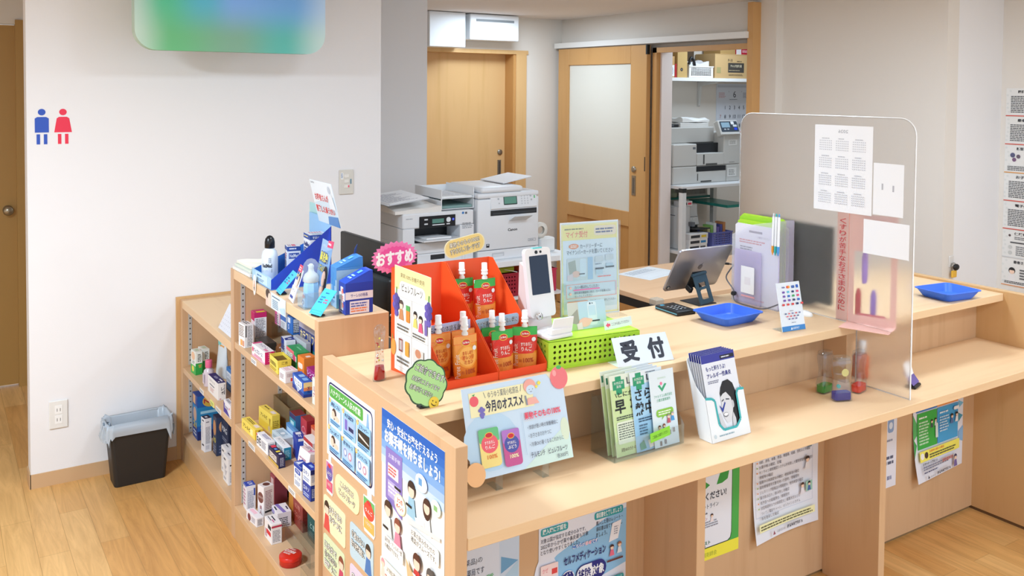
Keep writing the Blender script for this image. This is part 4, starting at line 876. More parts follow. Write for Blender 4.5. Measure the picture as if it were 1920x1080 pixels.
# leaflet, nose rinser and folders
t = thing('leaflet_stand', 'white leaflet with a smiling woman and a red corner tag beside the cyan card', 'leaflet', (0.955, 2.775, ZT), -0.15)
a = math.radians(72); u = Vector((0, -1, 0)); v = Vector((math.cos(a), 0, math.sin(a))); o = Vector((0, 0.042, 0.001))
b = MB(); b.prism([(0, 0), (0.075, 0), (0.078, 0.105), (0.01, 0.105)], -0.001, 0, mat('E6EAF2', 0.4), M=frame_M(o, u, v)); p = b.page(o, u, v, 0.075, 0.105)
p.rect(0.16, 0.02, 0.3, 0.34, '2C55A8').text('洗浄', 0.2, 0.18, 0.1, 'F2E25A', bold=0.03, w=0.24).ell(0.7, 0.3, 0.2, 0.22, '2E2A2C').ell(0.66, 0.36, 0.15, 0.16, 'F0CDB8').poly([(0.5, 0.52), (0.9, 0.5), (0.98, 0.72), (0.5, 0.72)], 'EBC7B4')
p.rect(0, 0.56, 1, 0.44, 'EDEDF3').text('ハナクリーン', 0.08, 0.62, 0.13, '5A5E78', w=0.8).rrect(0.1, 0.84, 0.6, 0.08, '3A4C9C', 0.5)
b.build('leaflet_sheet', t)
b = MB(); b.prism([(0.012, 0.094), (0.058, 0.096), (0.062, 0.118), (0.016, 0.116)], 0.0005, 0.0015, mat('E0315A', 0.4), M=frame_M(o, u, v)); p = b.page(o + (v * 0.094 + u * 0.012), u, v, 0.048, 0.022); p.k = 14; p.lines(0.15, 0.2, 0.7, 0.6, 2, 'F8DDE4')
tag(b.build('corner_tag', t), 'red corner tag')
t = thing('nose_rinser', 'pale blue nose rinser bottle under a clear dome near the shelf corner', 'bottle', (0.985, 2.678, ZT))
b = MB(); b.lathe([(0.024, 0), (0.026, 0.003), (0.024, 0.07), (0.022, 0.078)], mat('9CCBF0', 0.25), 8, smooth=False)
p = b.page((-0.024, 0.012, 0.006), (0, -1, 0), (0, 0, 1), 0.024, 0.05); p.k = 12; p.ell(0.4, 0.8, 0.32, 0.16, '20418C').ell(0.4, 0.8, 0.14, 0.07, 'F4F6FA').ell(0.62, 0.4, 0.34, 0.12, 'D8343E')
b.build('bottle_body', t)
MB().lathe([(0.0225, 0.0785), (0.0235, 0.080), (0.0235, 0.092), (0.019, 0.102), (0.010, 0.110), (0.008, 0.12), (0.009, 0.128), (0.005, 0.134), (0.001, 0.135)], mat('E4E1DC', 0.35), 24).build('nozzle', t)
MB().lathe([(0.0265, 0.081), (0.0265, 0.115), (0.022, 0.135), (0.012, 0.147), (0.001, 0.151)], FILM, 24, cap=False).build('dome', t)
b = MB(); b.box(-0.032, -0.033, 0, 0.034, 0.033, 0.0015, ACRYL)
b.box(-0.032, -0.033, 0.0015, -0.0305, 0.033, 0.052, FILM).box(-0.0305, -0.033, 0.0015, 0.034, -0.0315, 0.05, FILM)
b.build('clear_stand', t)
t = thing('large_leaflet', 'blue leaflet with yellow lettering and a laughing woman behind the nose rinser', 'leaflet', (1.032, 2.745, ZT), -0.1)
a = math.radians(80); u = Vector((0, -1, 0)); v = Vector((math.cos(a), 0, math.sin(a))); o = Vector((0, 0.06, 0.001))
b = MB(); b.prism([(0, 0), (0.12, 0), (0.12, 0.19), (0.0, 0.19)], -0.001, 0, mat('7FA9D6', 0.4), M=frame_M(o, u, v)); p = b.page(o, u, v, 0.12, 0.19)
p.poly([(0, 0), (1, 0), (1, 0.1), (0, 0.25)], '9CBCE0').text('ハナクリーンで', 0.12, 0.07, 0.06, 'E9EEF6', w=0.55)
p.stext('鼻洗浄!', 0.06, 0.2, 0.17, 'F4EA5C', '2A4488', w=0.72, bold=0.03, eb=0.06).stext('してみよう', 0.04, 0.42, 0.11, 'F4EA5C', '2A4488', w=0.6, bold=0.02, eb=0.05)
p.ell(0.76, 0.56, 0.2, 0.16, '2C2728').ell(0.68, 0.62, 0.17, 0.13, 'EFC9B4').poly([(0.5, 0.76), (0.9, 0.74), (1, 1), (0.42, 1)], 'EBC5B0').poly([(0.8, 0.6), (0.95, 0.6), (0.98, 0.95), (0.84, 0.85)], '2C2728').poly([(0.85, 0.86), (1, 0.8), (1, 1), (0.8, 1)], '2E4A96')
b.build('leaflet_sheet', t)
b = MB(); b.prism([(0.07, 0.172), (0.128, 0.176), (0.13, 0.198), (0.075, 0.194)], 0.0008, 0.002, mat('E4386E', 0.4), M=frame_M(o, u, v)); p = b.page(o + u * 0.07 + v * 0.174, u, v, 0.058, 0.02); p.k = 18; p.lines(0.12, 0.2, 0.76, 0.6, 1, 'F8DDE4')
tag(b.build('corner_tag', t), 'pink corner tag')
t = thing('name_card', 'navy card with white square characters behind the blue lidded boxes', 'card', (1.115, 2.70, ZT), -0.5)
b = MB(); u, v = Vector((0, -1, 0)), Vector((0.15, 0, 1)).normalized(); b.prism([(0, 0), (0.08, 0), (0.08, 0.175), (0, 0.175)], -0.001, 0, mat('2A4A94', 0.4), M=frame_M((0, 0.04, 0.001), u, v)); p = b.page((0, 0.04, 0.001), u, v, 0.08, 0.175)
p.rrect(0.1, 0.06, 0.34, 0.2, 'DDE6F4', 0.15).rrect(0.55, 0.06, 0.34, 0.2, 'DDE6F4', 0.15).text('J', 0.2, 0.09, 0.13, '2A4A94', bold=0.03).text('J', 0.65, 0.09, 0.13, '2A4A94', bold=0.03)
b.build('card', t)
# the two gabled boxes
def gable_box(label, P, w, d, h, rot, c1, c2, front, side, flap):
    t = thing('lidded_box', label, 'box', (P[0], P[1], ZT), math.radians(rot))
    b = MB(); b.box(0, 0, 0, d, w, h, mat(c1, 0.4), 0.0006)
    pf = b.page((0, w, 0), (0, -1, 0), (0, 0, 1), w, h); ps = b.page((0, 0, 0), (1, 0, 0), (0, 0, 1), d, h)
    draw(pf, front); draw(ps, side); b.build('box_body', t)
    b = MB(); M = Matrix.Translation((0, 0, h)) @ Matrix.Rotation(PI / 2, 4, 'X')
    b.prism([(0, 0.0002), (d, 0.0002), (d - 0.001, flap), (d - 0.012, flap)], -w, 0, mat(c2, 0.4), M=M)
    p = b.page((0, w * 0.9, h + 0.001), (0, -1, 0), Vector((d - 0.012, 0, flap)), w * 0.8, math.hypot(d - 0.012, flap)); p.k = 6
    p.rect(0.3, 0.15, 0.4, 0.2, '6DB6F0').lines(0.2, 0.45, 0.6, 0.3, 2, 'A9D4F6'); b.build('box_lid', t)
    return t
gable_box('pale blue lidded box with two drawn children standing behind the royal blue one', (1.042, 2.612), 0.058, 0.085, 0.125, -4, '9CBFDC', '3F86CC',
          [('r', 0, 0, 1, 0.3, '4F92D2'), ('r', 0.3, 0.14, 0.3, 0.5, '4C8FCB'), ('r', 0.12, 0.3, 0.66, 0.16, '4C8FCB'), ('l', 0.15, 0.7, 0.7, 0.1, 1, '2F4A74'), ('t', 'ハナ', 0.2, 0.82, 0.09, '3A6EA8', 0.5)],
          [('r', 0, 0, 1, 0.06, '4A8CCE'), ('f', 0.28, 0.36, 0.13, '3A2622', '7DB4E0'), ('f', 0.66, 0.28, 0.14, '3A2622', 'C8504A'), ('r', 0, 0.66, 1, 0.34, '6CB0CE'), ('l', 0.1, 0.72, 0.8, 0.2, 3, '3E84AA')], 0.03)
gable_box('royal blue lidded box with a white cross and printed panel at the shelf corner', (1.034, 2.522), 0.056, 0.088, 0.094, -2, '2742A8', '2C50C4',
          [('r', 0.3, 0.14, 0.38, 0.74, 'EDF0F6'), ('r', 0.08, 0.32, 0.84, 0.26, 'EDF0F6'), ('v', '鼻洗浄', 0.42, 0.18, 0.2, 'E8603C'), ('l', 0.1, 0.92, 0.7, 0.05, 1, 'B4C4EE')],
          [('r', 0, 0.28, 1, 0.24, 'E9E4EA'), ('c', 'サーレSの特長', 0.5, 0.34, 0.12, '3A4A9C', 0.62), ('r', 0.16, 0.58, 0.7, 0.4, 'ECE6EC'), ('l', 0.2, 0.62, 0.62, 0.16, 2, '5A6AB4'), ('l', 0.2, 0.78, 0.62, 0.16, 2, 'EE8A5A')], 0.034)
# tent calendar on the low unit
t = thing('desk_calendar', 'white tent calendar printed with dots of dates on the low shelf unit', 'calendar', (0.958, 3.478, 0.7339))
a = math.atan2(0.09, 0.045); v = Vector((math.cos(a), 0, math.sin(a))); u = Vector((0, -1, 0)); o = Vector((0, 0.178, 0.0005))
b = MB(); b.prism([(0, 0), (0.178, 0), (0.178, 0.102), (0, 0.102)], -0.001, 0, mat('E4E8F2', 0.5), M=frame_M(o, u, v)); p = b.page(o, u, v, 0.178, 0.102)
p.text('6', 0.66, 0.04, 0.14, '4A4E66', bold=0.01)
for r in range(5):
    for c in range(7): p.text(str((r * 7 + c) % 30 + 1), 0.1 + c * 0.125, 0.28 + r * 0.14, 0.055, '8A90A4' if c else 'C07A84', al='c')
b.build('front_leaf', t)
b = MB(); o2 = Vector((0.092, 0, 0.0005)); v2 = Vector((-math.cos(a), 0, math.sin(a))); b.prism([(0, 0), (0.178, 0), (0.178, 0.1), (0, 0.1)], -0.001, 0, mat('D5DAE4', 0.5), M=frame_M(o2, (0, 1, 0), v2)); b.build('back_leaf', t)

# monitor turned to the staff side, on a low desk behind the shelf
solo(MB().box(1.17, 2.60, 0.0, 1.80, 3.60, 0.74, DESKW, 0.002), 'staff_desk', 'wooden staff desk behind the tall medicine shelf under the monitor', 'desk')
t = thing('monitor', 'black monitor seen from behind beyond the tall medicine shelf', 'monitor', (1.36, 3.03, 0.7404), 0.06)
b = MB(); b.box(-0.008, -0.28, 0.075, 0.014, 0.28, 0.40, mat('1F2021', 0.42), 0.004); b.build('screen_shell', t)
b = MB(); b.box(-0.042, -0.17, 0.14, -0.008, 0.17, 0.29, mat('2A2B2C', 0.45), 0.012, seg=2); b.build('rear_housing', t)
b = MB(); b.box(0.0142, -0.27, 0.085, 0.0150, 0.27, 0.39, mat('0E1012', 0.15)); b.build('screen', t)
b = MB(); b.box(-0.03, -0.03, 0.012, -0.009, 0.03, 0.18, mat('1B1C1D', 0.45), 0.003).box(-0.10, -0.11, 0, 0.10, 0.11, 0.012, mat('1B1C1D', 0.45), 0.003); b.build('stand', t)
# ------------------------------------------------------------------ on the counter
ZK = 0.9064
# liquid toy tube
t = thing('glitter_tube', 'tall clear glitter tube with red liquid at the counter end', 'toy', (1.015, 2.235, ZK), 0.2)
b = MB()
prof = [(0, 0.0195, 0.013), (0.004, 0.021, 0.014), (0.035, 0.0165, 0.011), (0.07, 0.0135, 0.009), (0.10, 0.013, 0.009), (0.115, 0.0165, 0.010), (0.132, 0.019, 0.011), (0.144, 0.017, 0.010), (0.151, 0.009, 0.006)]
b.loft([[(wx * math.cos(2 * PI * k / 20), wy * math.sin(2 * PI * k / 20), z) for k in range(20)] for z, wx, wy in prof], GLASS); b.build('clear_shell', t)
b = MB(); b.loft([[(wx * 0.86 * math.cos(2 * PI * k / 20), wy * 0.86 * math.sin(2 * PI * k / 20), z) for k in range(20)] for z, wx, wy in [(0.004, 0.019, 0.0125), (0.02, 0.0185, 0.012), (0.040, 0.0155, 0.0105)]], mat('C01818', 0.12)); tag(b.build('red_liquid', t), 'red liquid in the foot')
R = random.Random(5); b = MB()
for i in range(26): b.ball((R.uniform(-0.008, 0.008), R.uniform(-0.005, 0.005), R.uniform(0.05, 0.13)), R.uniform(0.0010, 0.0028), mat(R.choice(['E8D84A', 'D8742A', 'B8282A', 'F4F0E8']), 0.3), 7)
o = b.build('glitter', t); o['kind'] = 'stuff'

# orange two-column display with puree pouches
ORM = mat('EE4E22', 0.38)
ORI = mat('F05A28', 0.38)
DY0, DY1, DH = 0.0, 0.234, 0.291
DA = 0.0
SKEW = 0.2216          # the open cardboard columns stand a little skewed
def in_column(o, x, y, z=0.0):
    return (o[0] + x - SKEW * y, o[1] + y, ZK + z)
CA, CB_ = (1.1325, 2.068), (1.2935, 2.067)
def orange_column(label, o, w):
    def MS():
        b = MB(); b.M = Matrix(((1, -SKEW, 0, 0), (0, 1, 0, 0), (0, 0, 1, 0), (0, 0, 0, 1))); return b
    t = thing('display_box', label, 'display', (o[0], o[1], ZK), DA); d = DY1 - DY0
    b = MS(); b.box(0, 0, 0, w, d, 0.002, ORM); b.build('base', t)
    for xx in (0.0, w - 0.0015):
        b = MS(); b.prism([(0, 0.002), (d, 0.002), (d, DH), (d - 0.018, DH), (0, 0.026)], 0, 0.0015, ORI, M=frame_M((xx, 0, 0), (0, 1, 0), (0, 0, 1))); b.build('side_panel', t)
    MS().box(0.0015, d - 0.0015, 0.002, w - 0.0015, d, DH, ORI).build('back_panel', t)
    MS().box(0.0015, 0, 0.002, w - 0.0015, 0.0015, 0.022, ORM).build('front_lip', t)
    MS().box(0.0015, 0.105, 0.002, w - 0.0015, 0.1065, 0.135, ORM).box(0.0015, 0.1065, 0.120, w - 0.0015, d - 0.002, 0.1215, ORM).build('step_panel', t)
    return t
orange_column('orange cardboard display column holding orange fruit pouches', CA, 0.159)
orange_column('orange cardboard display column holding red apple pouches', CB_, 0.158)

def pouch_mesh(kind):
    PW, PH = 0.072, 0.118
    def W(z): return PW / 2 * (0.90 + 0.10 * min(1, z / 0.03)) if z < PH * 0.85 else PW / 2
    def D(z): return 0.0165 * max(0.0, 1 - (z / PH) ** 1.6) + 0.0008
    def front(x, z):
        w = W(min(max(z, 0), PH)); u = max(-1, min(1, x / w)); return -D(min(max(z, 0), PH)) * (1 - u * u)
    b = MB(); rings = []
    zs = [0, 0.008, 0.02, 0.035, 0.05, 0.065, 0.08, 0.095, 0.108, PH]
    xs = [-1, -0.8, -0.55, -0.28, 0, 0.28, 0.55, 0.8, 1]
    col = {'apple': ['E58A2C'] * 4 + ['D83A28'] * 3 + ['3CA048'] * 2, 'orange': ['E8862A'] * 4 + ['F09A3C'] * 3 + ['EE7A2E'] * 2}[kind]
    def ring(z):
        w = W(z); return [(x * w, front(x * w, z), z) for x in xs] + [(x * w, -front(x * w, z), z) for x in xs[-2:0:-1]]
    for i in range(len(zs) - 1): b.loft([ring(zs[i]), ring(zs[i + 1])], mat(col[i], 0.25), True, False)
    b.add(ring(0), [list(range(16))[::-1]], mat(col[0])); b.add(ring(PH), [list(range(16))], mat(col[-1]))
    q = MB(); p = q.page((-PW / 2, 0, 0), (1, 0, 0), (0, 0, 1), PW, PH, (0, -1, 0))
    def grid_ell(cx, cy, rx, ry, c):
        p.k += 1
        n = 20
        for k in range(n):
            a0, a1 = 2 * PI * k / n, 2 * PI * (k + 1) / n
            p.poly([(cx, cy), (cx + rx * math.cos(a0), cy + ry * math.sin(a0)), (cx + rx * math.cos(a1), cy + ry * math.sin(a1))], c, False)
    def grid_rect(x, y, w, h, c, n=6):
        p.k += 1
        for k in range(n):
            for j in range(3): p.poly([(x + w * k / n, y + h * j / 3), (x + w * (k + 1) / n, y + h * j / 3), (x + w * (k + 1) / n, y + h * (j + 1) / 3), (x + w * k / n, y + h * (j + 1) / 3)], c, False)
    if kind == 'apple':
        grid_rect(0.02, 0.02, 0.96, 0.18, '3FAE4C'); grid_ell(0.5, 0.42, 0.46, 0.26, 'DC2E22')
        grid_rect(0.06, 0.62, 0.88, 0.33, 'E89A3E')
    else:
        grid_rect(0.02, 0.02, 0.96, 0.16, 'F0A050'); grid_ell(0.52, 0.46, 0.42, 0.24, 'F2A23A'); grid_ell(0.52, 0.46, 0.36, 0.205, 'F6B658')
    grid_ell(0.5, 0.16, 0.20, 0.075, 'F2D04A'); grid_ell(0.5, 0.16, 0.175, 0.062, 'CE2A28'); p.text('Del Monte', 0.5, 0.135, 0.05, 'F7EFE2', w=0.28, al='c', bold=0.02)
    if kind == 'apple':
        p.text('すりおろし', 0.54, 0.36, 0.085, 'FBF3EC', w=0.46, al='c', bold=0.02).text('りんご', 0.54, 0.46, 0.10, 'FBF3EC', w=0.42, al='c', bold=0.02)
    else:
        p.text('まるしぼり', 0.54, 0.34, 0.075, 'C8521E', w=0.44, al='c', bold=0.02).text('オレンジ', 0.54, 0.43, 0.085, 'C8521E', w=0.48, al='c', bold=0.02).text('ミカン', 0.54, 0.53, 0.085, 'C8521E', w=0.38, al='c', bold=0.02)
    p.text('100%', 0.60, 0.72, 0.11, 'B8481C', w=0.42, al='c', bold=0.02).text('果実', 0.28, 0.75, 0.07, 'B8481C', al='c', w=0.1)
    p.text('Puree Fruit', 0.12, 0.60, 0.10, 'F6E8D8', w=0.85, al='c', rot=PI / 2)
    grid_ell(0.84, 0.3, 0.09, 0.05, 'E9EEF2')
    ks = p.st
    q.v = [(x, front(x, z) + y - 0.0004, z) for x, y, z in q.v]
    n0 = len(b.v); b.v += q.v; b.f += [[n0 + i for i in f] for f in q.f]; b.mi += [b.idx(q.mats[i]) for i in q.mi]; b.sm += q.sm
    return b
def make_pouch(kind, label, group):
    t = thing('puree_pouch', label, 'pouch', (0, 0, 0), 0, group)
    pouch_mesh(kind).build('pouch_body', t)
    s = MB().lathe([(0.0085, 0.1175), (0.0085, 0.124), (0.006, 0.126), (0.006, 0.131)], mat('E8E6E0', 0.35), 16).build('spout', t)
    MB().lathe([(0.0098, 0.1312), (0.0098, 0.136), (0.0086, 0.1365), (0.0086, 0.139), (0.0098, 0.1395), (0.0098, 0.144), (0.0082, 0.1445), (0.0082, 0.163), (0.0075, 0.1645), (0.001, 0.1647)], mat('F3F3F1', 0.3), 18).build('cap', s)
    return t
ap = make_pouch('apple', 'red apple puree pouch in the front step of the display, left one', 'apple puree pouches')
og = make_pouch('orange', 'orange puree pouch', 'orange puree pouches')
AP = [(in_column(CB_, 0.046, 0.040, 0.0036), DA + 0.02, 'front apple pouch beside the middle wall of the orange display'), (in_column(CB_, 0.119, 0.040, 0.0036), DA - 0.38, 'front apple pouch turned beside the outer wall of the orange display'),
      (in_column(CB_, 0.050, 0.084, 0.0036), DA, 'apple pouch standing behind the front one by the middle wall'),
      (in_column(CB_, 0.044, 0.202, 0.1232), DA - 0.05, 'rear apple pouch on the upper step beside the middle wall'), (in_column(CB_, 0.090, 0.164, 0.1232), DA, 'rear apple pouch on the upper step, lapping over its neighbour')]
OG = [(in_column(CA, 0.082, 0.032, 0.0036), DA + 0.03, 'front orange pouch at the centre of the lower step'), (in_column(CA, 0.040, 0.083, 0.0036), DA, 'orange pouch beside the board at the end of the lower step'), (in_column(CA, 0.118, 0.084, 0.0036), DA, 'orange pouch standing behind the front orange one')]
for src, lst in ((ap, AP), (og, OG)):
    for i, (loc, rz, lab) in enumerate(lst):
        o = src if i == 0 else copy_tree(src)
        o.location = loc; o.rotation_euler = (math.radians(-3), 0, rz); o['label'] = lab
        if src is og: o.scale = (1.05, 1.0, 1.05)
# labels on the steps
def card(name, label, cat, o, u, v, w, h, c, paint, th=0.0012, shape=None, group=None):
    b = MB(); b.prism(shape or [(0, 0), (w, 0), (w, h), (0, h)], -th, 0, mat(c, 0.45), M=frame_M((0, 0, 0), u, v))
    p = b.page((0, 0, 0), u, v, w, h); paint(p)
    return solo(b, name, label, cat, o, 0, group)
FX, FZ = (1, 0, 0), (0, 0, 1)
UZ = Vector((math.cos(DA), math.sin(DA), 0.02)).normalized(); VZ = Vector((0, 0, 1)); VZ = (VZ - UZ * VZ.dot(UZ)).normalized()
card('step_label', 'lilac label on the step of the orange pouch column', 'label', in_column(CA, 0.004, 0.1025, 0.116), UZ, VZ, 0.148, 0.030, 'B9C0E4', lambda p: p.stext('お子さまの体調不良時に', 0.5, 0.22, 0.56, '34365E', 'F4F5FA', w=0.9, al='c'))
card('step_label', 'pale blue label on the step of the apple pouch column', 'label', in_column(CB_, 0.006, 0.1025, 0.112), UZ, VZ, 0.146, 0.032, 'AECDE8', lambda p: p.stext('のどが痛くて食べられない時に', 0.5, 0.24, 0.52, '34465E', 'F4F8FA', w=0.92, al='c'), shape=rpoly(0.146, 0.032, 0.008))
def cutout(name, label, cat, pts, o, u, v, c, paint, th=0.0015, border='F6F4F2', parent=None):
    """card cut to an outline, white rimmed"""
    xs = [p[0] for p in pts]; ys = [p[1] for p in pts]; w, h = max(xs) - min(xs), max(ys) - min(ys)
    b = MB(); b.prism(pts, -th, 0, mat(border, 0.5), M=frame_M((0, 0, 0), u, v))
    x0, y0 = min(xs), min(ys); p = Page(b, Vector(u).normalized() * x0 + Vector(v).normalized() * y0, u, v, w, h)
    inner = [(0.5 + ((x - x0) / w - 0.5) * 0.94, 0.5 + (1 - (y - y0) / h - 0.5) * 0.94) for x, y in pts]
    p.poly(inner, c); paint(p)
    return b
# pink burst
pts = []
for k in range(52):
    a = 2 * PI * k / 52; r = 1.0 if k % 2 == 0 else 0.88
    pts.append((0.072 * r * math.cos(a), 0.046 * r * math.sin(a)))
def pb(p):
    p.poly([(0.5 + 0.45 * (1 if k % 2 == 0 else 0.9) * math.cos(2 * PI * k / 52), 0.5 + 0.45 * (1 if k % 2 == 0 else 0.9) * math.sin(2 * PI * k / 52)) for k in range(52)], 'F277B4')
    p.poly([(0.5 + 0.38 * (1 if k % 2 == 0 else 0.9) * math.cos(2 * PI * k / 52), 0.5 + 0.36 * (1 if k % 2 == 0 else 0.9) * math.sin(2 * PI * k / 52)) for k in range(52)], 'EA4E9C')
    p.text('おすすめ', 0.5, 0.3, 0.4, 'FAF3F8', w=0.78, al='c', bold=0.05)
b = cutout('', '', '', pts, None, (1, 0, 0.05), (-0.05, 0, 1), 'F48CC0', pb, border='F277B4')
solo(b, 'pop_card', 'pink starburst card standing at the top corner of the orange display', 'pop card', in_column(CA, 0.010, 0.233, DH + 0.026))
# yellow oval on wire
t = thing('pop_card', 'yellow oval card on a clear stalk above the apple pouch column', 'pop card', in_column(CB_, 0.072, 0.2355, DH - 0.018))
oval = [(x - 0.0635, y) for x, y in rpoly(0.137, 0.054, 0.026, 7)]
def po(p):
    p.stext('果物そのもの100%!', 0.5, 0.16, 0.28, 'F7F2DA', '2C2E44', w=0.74, al='c', eb=0.05).stext('すりおろしフルーツです', 0.5, 0.53, 0.28, 'F7F2DA', '2C2E44', w=0.74, al='c', eb=0.05)
b = cutout('', '', '', oval, None, (1, 0, 0.16), (-0.16, 0, 1), 'F0D687', po, border='F4E7B4')
b.build('card', t, (0.004, 0, 0.03))
MB().box(-0.006, -0.001, -0.02, -0.0045, 0.0, 0.032, ACRYL).box(0.004, -0.001, -0.02, 0.0055, 0.0, 0.032, ACRYL).build('stalk', t)
# board on the side of the display
t = thing('side_board', 'cream printed board of fruit pictures on the flank of the orange display', 'board', (1.080, 2.072, ZK))
u, v = Vector((0.02, -1, 0)), Vector((0, 0, 1)); o = Vector((0, 0.205, 0.012))
b = MB(); b.prism([(0, 0.0), (0.207, 0.0), (0.207, 0.29), (0, 0.29)], -0.0015, 0, mat('F2EFEA', 0.45), M=frame_M(o, u, v)); p = b.page(o, u, v, 0.207, 0.29)
p.rect(0, 0, 1, 0.22, 'F4E3A2').text('果実100% 砂糖不使用', 0.5, 0.055, 0.045, '55503C', w=0.66, al='c').rrect(0.14, 0.13, 0.72, 0.12, 'F4F2EE', 0.5).text('ピュレフルーツ', 0.5, 0.15, 0.075, '6A675E', w=0.58, al='c', bold=0.02)
p.frame(0.06, 0.28, 0.88, 0.68, 0.006, 'C9C6C0').rect(0.49, 0.28, 0.008, 0.68, 'C9C6C0').rect(0.06, 0.62, 0.88, 0.006, 'C9C6C0')
p.figure(0.2, 0.36, 0.055, '5A4A44', 'C98A5E').rrect(0.34, 0.34, 0.11, 0.16, 'D98A3A', 0.2).rect(0.34, 0.34, 0.11, 0.05, '5AA85A').figure(0.6, 0.4, 0.045, '2E2826', 'E0D070').figure(0.75, 0.42, 0.045, '2E2826', 'D85A7A').rrect(0.86, 0.4, 0.07, 0.14, '7A6AAC', 0.2)
p.lines(0.1, 0.54, 0.34, 0.06, 2, '6A665E').lines(0.54, 0.56, 0.36, 0.05, 2, '6A665E').frame(0.15, 0.68, 0.1, 0.12, 0.02, '9A4A44').rrect(0.33, 0.68, 0.11, 0.14, 'E8A040', 0.2).lines(0.1, 0.85, 0.36, 0.07, 2, '6A665E').rect(0.56, 0.7, 0.28, 0.14, 'D9D4CC').ell(0.7, 0.74, 0.08, 0.04, 'C98A6A').lines(0.54, 0.88, 0.36, 0.06, 2, '6A665E')
b.build('board_sheet', t)
for (cx, cz, nm) in ((0.012, 0.185, 'far'), (0.198, 0.195, 'near')):
    b = MB(); R = random.Random(int(cx * 1000))
    for i, (dx, dz) in enumerate([(0, 0.02), (-0.011, 0.012), (0.011, 0.012), (0, 0.004), (-0.010, -0.006), (0.010, -0.006), (0, -0.014), (0.003, -0.026)]):
        b.prism(circle(0.0095, 14, cx + dx, cz + dz), 0.001, 0.0022 + i * 0.0002, mat(['5A4E9C', '6A5CB0', '4E4490'][i % 3], 0.4), M=frame_M(o, u, v))
    b.prism([(cx - 0.002, cz + 0.028), (cx + 0.002, cz + 0.028), (cx + 0.004, cz + 0.046), (cx, cz + 0.046)], 0.001, 0.002, mat('6AA85A'), M=frame_M(o, u, v))
    tag(b.build('grape_cutout', t), 'purple grape bunch cut from card')
b = MB(); b.prism(circle(0.014, 20, -0.004, 0.06, 0.023), 0.001, 0.0025, mat('F09A48', 0.4), M=frame_M(o, u, v)); b.prism([(-0.012, 0.08), (-0.008, 0.084), (-0.012, 0.096)], 0.001, 0.002, mat('5AA85A'), M=frame_M(o, u, v)); tag(b.build('orange_cutout', t), 'orange fruit cut from card')
# green cloud card
t = thing('pop_card', 'pale green cloud shaped card on a black clip at the counter edge', 'pop card', (1.028, 1.985, ZK), 0.0)
pts = []
for k in range(60):
    a = 2 * PI * k / 60; r = 1 + 0.085 * abs(math.sin(a * 4.5 + 0.3)) - 0.04
    pts.append((0.062 * r * math.cos(a), 0.056 * r * math.sin(a)))
tl = Vector((0.30, 0, 0)); u = Vector((1, 0, -0.58)); v = Vector((0.58, 0.25, 1))
u.normalize(); v = (v - u * v.dot(u)).normalized()
def pc(p):
    p.stext('ご試食できます!', 0.52, 0.2, 0.16, 'F4F8EE', '23302A', w=0.74, al='c', eb=0.055).stext('お気軽にスタッフまで', 0.5, 0.46, 0.11, 'F4F8EE', '23302A', w=0.68, al='c', eb=0.05).stext('お声がけください', 0.46, 0.64, 0.11, 'F4F8EE', '23302A', w=0.56, al='c', eb=0.05)
    p.disc(0.82, 0.82, 0.12, 'F4D64A').disc(0.78, 0.79, 0.014, '5A4A1A').disc(0.86, 0.79, 0.014, '5A4A1A').ell(0.82, 0.84, 0.06, 0.045, '5A4A1A', 12, 0, 180).ell(0.82, 0.83, 0.055, 0.03, 'F4D64A', 12, 0, 180)
b = cutout('', '', '', pts, None, u, v, 'B7E89A', pc, border='3A5A3E'); b.build('card', t, (0, 0, 0.0605))
b = MB(); b.box(-0.022, -0.008, 0, 0.008, 0.012, 0.007, mat('1F2022', 0.4), 0.002).box(-0.012, -0.003, 0.006, 0.002, 0.004, 0.014, mat('1F2022', 0.4)); b.build('clip_base', t)

# the month's recommendation sign leaning on the counter front
t = thing('recommendation_sign', 'pale blue sign of fruit pouches propped up on the ledge against the counter edge', 'sign', (1.093, 1.866, 0.7071))
SW, SHh = 0.302, 0.218
un = Vector((1, -0.012, -0.004)).normalized(); vn = Vector((-0.012, 0.062, 0.208)); vn = (vn - un * vn.dot(un)).normalized(); o = Vector((0, 0, 0.038))
b = MB(); b.prism([(0, 0), (SW, 0), (SW, SHh), (0, SHh)], -0.001, 0, mat('CFE4F6', 0.4), M=frame_M(o, un, vn)); p = b.page(o, un, vn, SW, SHh)
p.ell(0.22, 0.62, 0.26, 0.32, 'BFDDF4').poly([(0.5, 1), (0.98, 0.6), (1, 1)], 'D3ECE4').ell(0.955, 0.66, 0.045, 0.13, 'DCEAD2').poly([(0.84, 0), (0.97, 0), (0.97, 0.12), (0.9, 0.12)], 'E9E9C8')
p.rect(0.06, 0.06, 0.62, 0.27, 'F6F0C0')
p.text('\\', 0.20, 0.075, 0.07, '6A6E7A').text('ゆうゆう薬局小松原店', 0.24, 0.075, 0.075, '5A5E70', w=0.30).text('/', 0.555, 0.07, 0.075, '6A6E7A')
p.text('今月のオススメ', 0.205, 0.17, 0.135, '3E4054', w=0.37, bold=0.03)
p.ell(0.105, 0.155, 0.042, 0.058, 'EE6470').poly([(0.09, 0.085), (0.12, 0.075), (0.11, 0.1)], '55A85C')
for dx, dy in ((0, 0), (-0.018, -0.02), (0.018, -0.02), (-0.01, 0.028), (0.012, 0.026), (0, 0.052), (0, -0.04)): p.ell(0.165 + dx, 0.285 + dy, 0.015, 0.02, '7C74C4')
